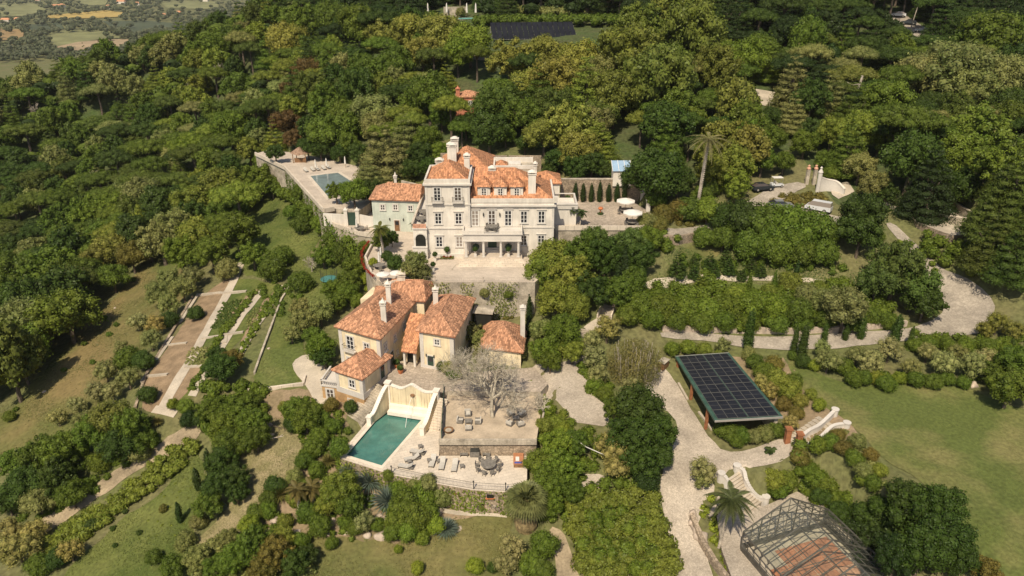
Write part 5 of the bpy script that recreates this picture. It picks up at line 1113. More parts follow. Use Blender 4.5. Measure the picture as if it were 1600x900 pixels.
# ---------------- vehicles ----------------
def vehicle(g, rz, label, paint, kind='car'):
    t = thing('parked_car' if kind == 'car' else kind, g, label, 'car' if kind == 'car' else ('van' if kind == 'parked_van' else 'golf cart'), 'vehicles parked on the estate' if kind == 'car' else None, rz)
    if kind == 'golf_cart':
        b = MB(); b.box(-1.2, 1.2, -.55, .55, .3, .6); b.box(-1.2, -.6, -.5, .5, .601, .8); b.build('body', M_car[0], t); b = MB(); b.box(-1.0, .9, -.6, .6, 1.85, 1.93); b.build('roof', M_canvas, t); b = MB(); b.box(-.4, .1, -.5, .5, .601, .85); b.box(-.5, -.4, -.5, .5, .851, 1.25); b.build('seat', M_cush, t)
        for x in (-.95, .85):
            for y in (-.54, .54): b = MB(); b.tube([(x, y, .6), (x, y, 1.85)], .025, 4); b.build('post', M_alu, t)
        wb, wr, hw_ = .8, .24, .5
    else:
        L = 2.15; van = kind == 'parked_van'
        low = [(-L, .3), (L, .3), (L, .62), (L-.1, .82), (.95, .95), (-L+.05, 1.0)] if not van else [(-L-.2, .3), (L, .3), (L, .75), (L-.3, 1.0), (-L-.2, 1.05)]
        top = [(1.05, .93), (.3, 1.42), (-1.25, 1.45), (-L+.12, 1.0)] if not van else [(L-.35, .98), (1.05, 1.8), (-L-.1, 1.85), (-L-.15, 1.04)]
        def ext(pr, w0, w1):
            b = MB(); n = len(pr); zs = [z for _, z in pr]; z0, z1 = min(zs), max(zs); f = lambda z: w0+(w1-w0)*(z-z0)/(z1-z0)
            b.add([(x, -f(z), z) for x, z in pr]+[(x, f(z), z) for x, z in pr], [tuple(range(n)), tuple(range(n, 2*n))[::-1]]+[((i+1) % n, i, n+i, n+(i+1) % n) for i in range(n)]); return b
        body = ext(low, .86, .82).build('body', paint, t); gl = ext(top, .78, .62).build('windows', M_glass, t)
        z = top[1][1]; b = MB(); b.box(top[2][0]+.05, top[1][0]-.02, -.62, .62, z-.03, z+.05); b.build('roof', paint, t)
        for y in (-.6, .6): b = MB(); b.box(L-.06, L+.02, y-.16, y+.16, .6, .74); b.build('headlight', M_alu, t)
        wb, wr, hw_ = 1.35, .32, .8
    for x in (-wb, wb):
        for y in (-hw_, hw_): b = MB(); b.tube([(x, y-.1, wr), (x, y+.1, wr)], wr, 14); w_ = b.build('wheel', M_tyre, t); b = MB(); s_ = 1 if y > 0 else -1; b.tube([(x, y+.1*s_, wr), (x, y+.12*s_, wr)], wr*.6, 10); b.build('rim', M_alu, w_)
    return t
def up(g, d): return (g[0], g[1], g[2]+d)
vehicle(up(G(1190, 298), .15), .25, 'dark car parked in the tree shade on the access road', M_car[1]); vehicle(up(G(1213, 293), .15), .1, 'white golf cart with pale roof behind the dark car', M_car[0], 'golf_cart')
vehicle(up(G(1219, 326), .15), .02, 'silver white car parked behind the tall clipped hedge', M_car[2]); vehicle(up(G(1277, 330), .15), 2.5, 'white van parked at the end of the car park', M_car[0], 'parked_van')
for k, (a, c) in enumerate(((1403, 27), (1419, 39), (1441, 51))): vehicle(up(G(a, c), .2), 2.7, ('white car highest', 'dark car midway', 'pale car lowest')[k]+' on the steep forest road at the top right', M_car[(0, 1, 2)[k]])
t = thing('wooden_pole', G(1423, 45), 'thin leaning wooden utility pole beside the cars at the top right', 'pole'); b = MB(); b.tube([(0, 0, 0), (.7, 0, 6.5)], .16, 6, .12); b.build('shaft', M_pale, t)
drape('forest_road', gpoly([(1390,20),(1405,18),(1450,48),(1485,62),(1475,75),(1440,62),(1400,42)]), M_tarmac, .15, 2)
# ---------------- greenhouse ----------------
gz = Z_GH; GL = Vector(P(1157, 858, gz)); GR = Vector(P(1288, 822, gz)); gw = (GR-GL); gwid = gw.length; gw.normalize(); gd = Vector((gw.y, -gw.x)); 
if gd.y > 0: gd = -gd
GLEN = 17.0; ang_ = math.atan2(gw.y, gw.x)
t = thing('greenhouse', (GL.x, GL.y, gz), 'large iron framed greenhouse with terracotta beds and glass panes at the lower right', 'greenhouse')
def gp(u, v, z): q = GL+gw*u+gd*v; return (q.x-GL.x, q.y-GL.y, z)
def gbox(u0, u1, v0, v1, z0, z1, name, m, **k): b = MB(); b.prism([gp(u, v, 0)[:2] for u, v in ((u0, v0), (u1, v0), (u1, v1), (u0, v1))], z0, z1); return b.build(name, m, t, **k)
EH, RH = 2.5, 5.7; W_ = gwid
gbox(0, W_, -.12, .12, 0, .7, 'base_wall', M_steel); gbox(-.12, .12, .121, GLEN, 0, .7, 'base_wall', M_steel); gbox(W_-.12, W_+.12, .121, GLEN, 0, .7, 'base_wall', M_steel)
gbox(.13, W_-.13, .13, GLEN, .001, .04, 'floor', M_path)
nb = 5
for i in range(4):
    for j in range(7):
        u0 = 1.0+i*(W_-2)/4; v0 = 1.5+j*2.2
        if (i, j) == (0, 0): continue
        gbox(u0+.06, u0+(W_-2)/4-.06, v0+.05, v0+2.15, .041, .12, 'bed_tile', M_brick if (i+j) % 5 else M_ridge)
        b = MB()
for j in range(16):
    v = j*GLEN/15
    b = MB(); b.tube([gp(0, v, .7), gp(0, v, EH), gp(W_/2, v, RH), gp(W_, v, EH), gp(W_, v, .7)], .055 if j % 3 else .1, 5); b.build('rib', M_steel, t)
for u, z in [(0, EH), (W_, EH), (W_/2, RH), (0, 1.6), (W_, 1.6)]+[(W_*f, EH+(RH-EH)*f*2) for f in (.125, .25, .375)]+[(W_*(1-f), EH+(RH-EH)*f*2) for f in (.125, .25, .375)]:
    b = MB(); b.tube([gp(u, 0, z), gp(u, GLEN, z)], .05 if z not in (EH, RH) else .09, 5); b.build('purlin', M_steel, t)
for k in range(11):        # far gable posts, arches
    u = W_*k/10; zt = EH+(RH-EH)*(1-abs(2*k/10-1)); b = MB(); b.tube([gp(u, 0, .7), gp(u, 0, zt)], .045 if k % 2 else .08, 5); b.build('gable_post', M_steel, t)
for z in (1.6, EH, 3.6, 4.6):
    f = max(0, (z-EH)/(RH-EH))/2; b = MB(); b.tube([gp(W_*f, 0, z), gp(W_*(1-f), 0, z)], .05, 5); b.build('gable_rail', M_steel, t)
for k in range(10):
    if k in (4, 5): continue
    u = W_*(k+.5)/10; r = W_/20; zt = EH+(RH-EH)*(1-abs(2*(k+.5)/10-1))-r*1.5; b = MB(); b.tube([gp(u+r*math.cos(a), 0, zt+r*math.sin(a)) for a in [i*math.pi/8 for i in range(9)]], .04, 4); b.build('gable_arch', M_steel, t)
for k in range(14):
    v = (k+.5)*GLEN/15; r = GLEN/30
    b = MB(); b.tube([gp(0, v+r*math.cos(a), EH-r+r*math.sin(a)) for a in [i*math.pi/8 for i in range(9)]], .04, 4); b.build('side_arch', M_steel, t)
for k in range(4):       # tie bars across
    v = GLEN*(k+.5)/4; b = MB(); b.tube([gp(0, v, EH), gp(W_, v, EH)], .05, 4); b.build('tie_bar', M_steel, t); b = MB(); b.tube([gp(0, v, EH), gp(W_/2, v, RH-1.2), gp(W_, v, EH)], .04, 4); b.build('brace', M_steel, t)
for j in range(15):
    for s_ in range(2):
        for f in range(4):
            f0, f1 = f*.125, (f+1)*.125; uu = (W_*f0, W_*f1) if s_ == 0 else (W_*(1-f0), W_*(1-f1)); z0_, z1_ = EH+(RH-EH)*f0*2+.07, EH+(RH-EH)*f1*2+.07; v0, v1 = (j+.02)*GLEN/15, (j+.98)*GLEN/15
            b = MB(); b.add([gp(uu[0], v0, z0_), gp(uu[0], v1, z0_), gp(uu[1], v1, z1_), gp(uu[1], v0, z1_)], [(0, 1, 2, 3)]); b.build('roof_pane', M_clear, t)

# ---------------- vegetation ----------------
def mesh_crown(lobes, dens, size, tilt=.65, core=.74, seed=0, asp=.6, up=.25, flat=1.0, name='crown', keep=.82, bottom=-.75):
    """leaf clumps over a cluster of rounded boughs; returns leaf mesh and inner mesh"""
    g = np.random.default_rng(seed); C0 = np.array([l[:3] for l in lobes]); RR = np.array([l[3] for l in lobes]); VV = []; FF = []; off = 0
    for i, (c, r) in enumerate(zip(C0, RR)):
        n = max(12, int(dens*4*math.pi*r*r/(size*size*3))); d = sph(n, g)
        d = d[d[:, 2] > bottom]; n = len(d)
        bump_ = 1+.17*np.sin(d[:, 0]*7+i)*np.sin(d[:, 1]*6+i*2)+.11*np.sin(d[:, 2]*9+d[:, 0]*4+i); rr = r*bump_*g.uniform(.82, 1.08, n)*np.where(g.random(n) < .12, g.uniform(1.05, 1.32, n), 1)
        p = c+d*rr[:, None]*[1, 1, flat]
        ins = np.zeros(n, bool)
        for j in range(len(RR)):
            if j != i: q = (p-C0[j])/[1, 1, flat]; ins |= (q**2).sum(1) < (RR[j]*keep)**2
        p = p[~ins]; d = d[~ins]
        V, Fq = leaf_quads(p, d+[0, 0, up], size, tilt, asp, g); VV.append(V); FF.append(Fq+off); off += len(V)
    leaf = np_mesh(name, np.concatenate(VV), np.concatenate(FF))
    if core:
        V2 = []; F2 = []; o2 = 0
        for c, r in zip(C0, RR): v, f = blob(c, r*core, 7, 5, flat, o2); V2.append(v); F2.append(f); o2 += len(v)
        inner = np_mesh('inner_foliage', np.concatenate(V2), np.concatenate(F2))
    else: inner = None
    return leaf, inner
def lobes_round(Rr, n, lr, h=.8, seed=0, zc=0, jit=.15):
    g = np.random.default_rng(seed); out = []; 
    for i in range(n):
        z = 1-2*(i+.5)/n*.86; a = i*2.39996+g.uniform(-.4, .4); s = math.sqrt(max(0, 1-z*z)); k = (Rr-lr*.75)*g.uniform(1-jit*1.6, 1+jit)
        out.append((k*s*math.cos(a), k*s*math.sin(a), zc+k*z*h, lr*g.uniform(.7, 1.25)))
    out.append((0, 0, zc, Rr*.6)); return out
ARCH = {}
def arch(key, leaf_inner, trunk_h, cz, rad, trunk_r=.3, bark=None):
    b = MB()
    if trunk_h > .4:
        b.tube([(0, 0, -1), (.1, 0, trunk_h*.4), (-.05, .1, trunk_h), (0, 0, cz)], trunk_r*1.3, 7, trunk_r*.5)
        for k in range(4): a = k*1.6+.5; b.tube([(0, 0, trunk_h*.8), (math.cos(a)*rad*.3, math.sin(a)*rad*.3, cz-.1*rad), (math.cos(a)*rad*.55, math.sin(a)*rad*.55, cz+rad*.2)], trunk_r*.45, 5, trunk_r*.12)
    ARCH[key] = (leaf_inner[0], leaf_inner[1], b.mesh('trunk') if b.v else None, cz, rad, bark or M_bark)
def shift(l, z): return [(a, b, c+z, r) for a, b, c, r in l]
for k in range(5): arch('broad%d' % k, mesh_crown(shift(lobes_round(4.4, 26+k*5, 1.35-.13*k, .85, k+1, jit=.2), 5.6), 1.25, .2, .75, seed=k), 3.2, 5.6, 4.5, .32)
for k in range(2): arch('magnolia%d' % k, mesh_crown(shift(lobes_round(4.3, 34, 1.0, .95, k+21), 5.4), 1.15, .24, .9, seed=k+20, asp=.7), 2.5, 5.4, 4.3, .3)
for k in range(2): arch('olive%d' % k, mesh_crown(shift(lobes_round(2.3, 16, .8, .85, k+31), 2.9), 1.15, .17, .9, seed=k+30, asp=.35, core=.66), 1.4, 2.9, 2.4, .18)
for k in range(2): arch('dense%d' % k, mesh_crown(shift(lobes_round(2.5, 16, 1.15, .85, k+41, jit=.08), 2.5), 1.35, .15, .7, seed=k+40, core=.8), .8, 2.5, 2.6, .2)
for k in range(2): arch('shrub%d' % k, mesh_crown(shift(lobes_round(1.15, 9, .55, .75, k+51), .8), 1.3, .13, .6, seed=k+50, core=.8), 0, .8, 1.2)
g_ = np.random.default_rng(5)
def pine_lobes(seed):
    g = np.random.default_rng(seed); o = []
    for i in range(26): a = i*2.4; r = 4.6*math.sqrt((i+.5)/26); o.append((r*math.cos(a), r*math.sin(a), 8.2-.055*r*r+g.uniform(-.35, .35), g.uniform(1.0, 1.45)))
    return o
for k in range(2): arch('pine%d' % k, mesh_crown(pine_lobes(k+60), 1.2, .18, .9, seed=k+60, asp=.35, flat=.62), 7.0, 7.6, 4.8, .3)
def conifer_lobes(h, r0, tiers, seed, droop=.0, per=7):
    g = np.random.default_rng(seed); o = []
    for t in range(tiers):
        f = t/(tiers-1); z = h*(.12+.86*f); r = r0*(1-f)**.8+.15
        for k in range(max(1, int(per*(1-f*.75)))): a = k*2*math.pi/max(1, int(per*(1-f*.75)))+t*1.1+g.uniform(-.3, .3); o.append((r*.72*math.cos(a), r*.72*math.sin(a), z-droop*r+g.uniform(-.2, .2), max(.3, r*.42)))
    return o
arch('fir0', mesh_crown(conifer_lobes(7, 2.1, 9, 70), 1.1, .17, .8, seed=70, flat=.5, asp=.35, core=.7), 2, 3.6, 2.1, .16)
arch('cedar0', mesh_crown(conifer_lobes(13, 5.2, 9, 71, .08, 9), 1.1, .19, .8, seed=71, flat=.42, asp=.35, core=.7), 4, 6.5, 5.2, .4)
arch('cedar1', mesh_crown(conifer_lobes(14, 4.6, 11, 72, .1, 8), 1.0, .19, .9, seed=72, flat=.4, asp=.35, core=.66), 4, 7.0, 4.6, .4)
def col_lobes(h, r, n, seed): g = np.random.default_rng(seed); return [(g.uniform(-.08, .08), g.uniform(-.08, .08), .3+h*(i/n), r*(math.sin(math.pi*min(1, (i+1.2)/(n+1.4))**.75)**.6+.15)) for i in range(n+1)]
arch('cypress0', mesh_crown(col_lobes(4.6, .48, 10, 80), 1.5, .1, .7, seed=80, core=.8, keep=.7), 0, 2.6, .62)
arch('cypress1', mesh_crown(col_lobes(3.4, .5, 8, 81), 1.5, .1, .8, seed=81, core=.8, keep=.7), 0, 2.0, .62)
LEAF = dict(dark=(.035, .057, .014), mid=(.066, .094, .019), green=(.078, .105, .02), bright=(.1, .13, .026), yellow=(.118, .136, .034), gold=(.125, .122, .042), olive=(.14, .145, .08), silver=(.18, .175, .115), brown=(.085, .052, .03), rust=(.105, .088, .034), pine=(.06, .078, .022), lime=(.14, .165, .03), deep=(.021, .036, .012), bluegreen=(.06, .085, .03), tan=(.2, .17, .09), mimosa=(.15, .15, .05), plane=(.1, .118, .034))  # deep lowered further to carry the hilltop cloud shadow; dark cypresses share it
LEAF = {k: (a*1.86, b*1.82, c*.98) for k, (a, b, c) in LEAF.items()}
TREES = []
def tree(key, loc, s, col, label, cat='tree', name='tree', group=None, rz=None, sz=1.0, trunk=True):
    leaf, inner, tm_, cz, rad, bark = ARCH[key]; v = R.uniform(.85, 1.15); cc = LEAF[col] if isinstance(col, str) else col; cc = tuple(max(0, c*v*R.uniform(.94, 1.06)) for c in cc)
    t = thing(name, loc, label, cat, group, rz if rz is not None else R.uniform(0, 6.28)); t.scale = (s*R.uniform(.9, 1.1), s*R.uniform(.85, 1.1), s*sz*R.uniform(.9, 1.08))
    o = finish('crown', leaf, M_leaf, t, color=cc)
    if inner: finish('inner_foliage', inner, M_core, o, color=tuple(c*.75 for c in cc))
    if tm_ and trunk: finish('trunk', tm_, bark, t)
    return t
def ptree(kind, px, py, rpx, col, label=None, name=None, cat=None, sz=1.0, group=None):
    """tree whose crown centre the photo shows at this pixel with this radius"""
    n = len([k for k in ARCH if k.rstrip('0123456789') == kind]); key = kind+str(R.randrange(n)); cz, rad = ARCH[key][3:5]
    rpx *= {'cypress': .46, 'fir': .68}.get(kind, 1); r = rpx/8.5
    for _ in range(5):
        s = r/rad; g = G(px, py, cz*s*sz); r = rpx*depth(g[0], g[1], g[2]+cz*s*sz)/F
    s = r/rad; nm, ct = NM[kind]
    TREES.append((g[0], g[1], r, kind))
    return tree(key, g, s, col, label or LBL(kind, col, px, py), cat or ct, name or nm, group or 'garden and forest trees', sz=sz)
NM = dict(broad=('broadleaf_tree', 'tree'), magnolia=('magnolia_tree', 'tree'), olive=('olive_tree', 'tree'), dense=('evergreen_tree', 'tree'), shrub=('shrub', 'shrub'), pine=('pine_tree', 'tree'), fir=('fir_tree', 'tree'), cedar=('cedar_tree', 'tree'), cypress=('cypress_tree', 'tree'))
CN = dict(dark='dark green', mid='mid green', green='green', bright='bright green', yellow='yellow green', gold='golden tinged', olive='grey green', silver='silvery', brown='brown leaved', rust='rust coloured', pine='dull green', lime='lime green', deep='very dark green', bluegreen='blue green', tan='straw coloured', mimosa='pale yellow', plane='soft green')
KN = dict(broad='broadleaf tree', magnolia='coarse leaved tree', olive='fine leaved tree', dense='round evergreen', shrub='shrub', pine='flat topped pine', fir='small fir', cedar='tiered conifer', cypress='slim cypress')
ZONES = [((400, 0, 760, 75), 'on the upper middle hilltop'), ((0, 60, 250, 225), 'below the far valley view'), ((250, 20, 480, 225), 'on the upper left ridge'), ((480, 75, 700, 225), 'behind the upper pool'), ((0, 225, 240, 450), 'above the sloping left field'), ((0, 450, 260, 700), 'bordering the sloping left field'), ((240, 225, 400, 450), 'left of the wild meadow'), ((380, 225, 560, 440), 'around the wild meadow'), ((540, 200, 690, 300), 'behind the mint green annex'), ((700, 60, 960, 280), 'directly behind the mansion'), ((940, 0, 1200, 280), 'above the parasol terrace'), ((1200, 0, 1600, 130), 'at the upper right'), ((1200, 130, 1400, 300), 'above the car park'), ((1400, 130, 1600, 330), 'above the viewing terrace'), ((1380, 330, 1600, 520), 'by the right road bend'), ((820, 340, 1030, 480), 'right of the mansion forecourt'), ((1030, 290, 1400, 440), 'just below the car park'), ((820, 480, 1040, 620), 'beside the stone garden stairs'), ((1030, 440, 1500, 530), 'on the bank above the lane'), ((1200, 500, 1600, 640), 'along the big lawn edge'), ((240, 400, 480, 660), 'in the kitchen garden'), ((300, 600, 560, 760), 'near the dirt slope'), ((400, 740, 800, 900), 'in the rock garden'), ((0, 700, 400, 900), 'by the farm track'), ((800, 620, 1070, 900), 'left of the main driveway'), ((1070, 640, 1240, 900), 'near the greenhouse steps'), ((1240, 640, 1600, 900), 'between greenhouse and lawn'), ((480, 440, 860, 640), 'around the yellow houses')]
def LBL(kind, col, px, py):
    zn = 'in the forest'
    for (x0, y0, x1, y1), n_ in ZONES:
        if x0 <= px < x1 and y0 <= py < y1: zn = n_; break
    return f'{CN[col]} {KN[kind]} {zn}'
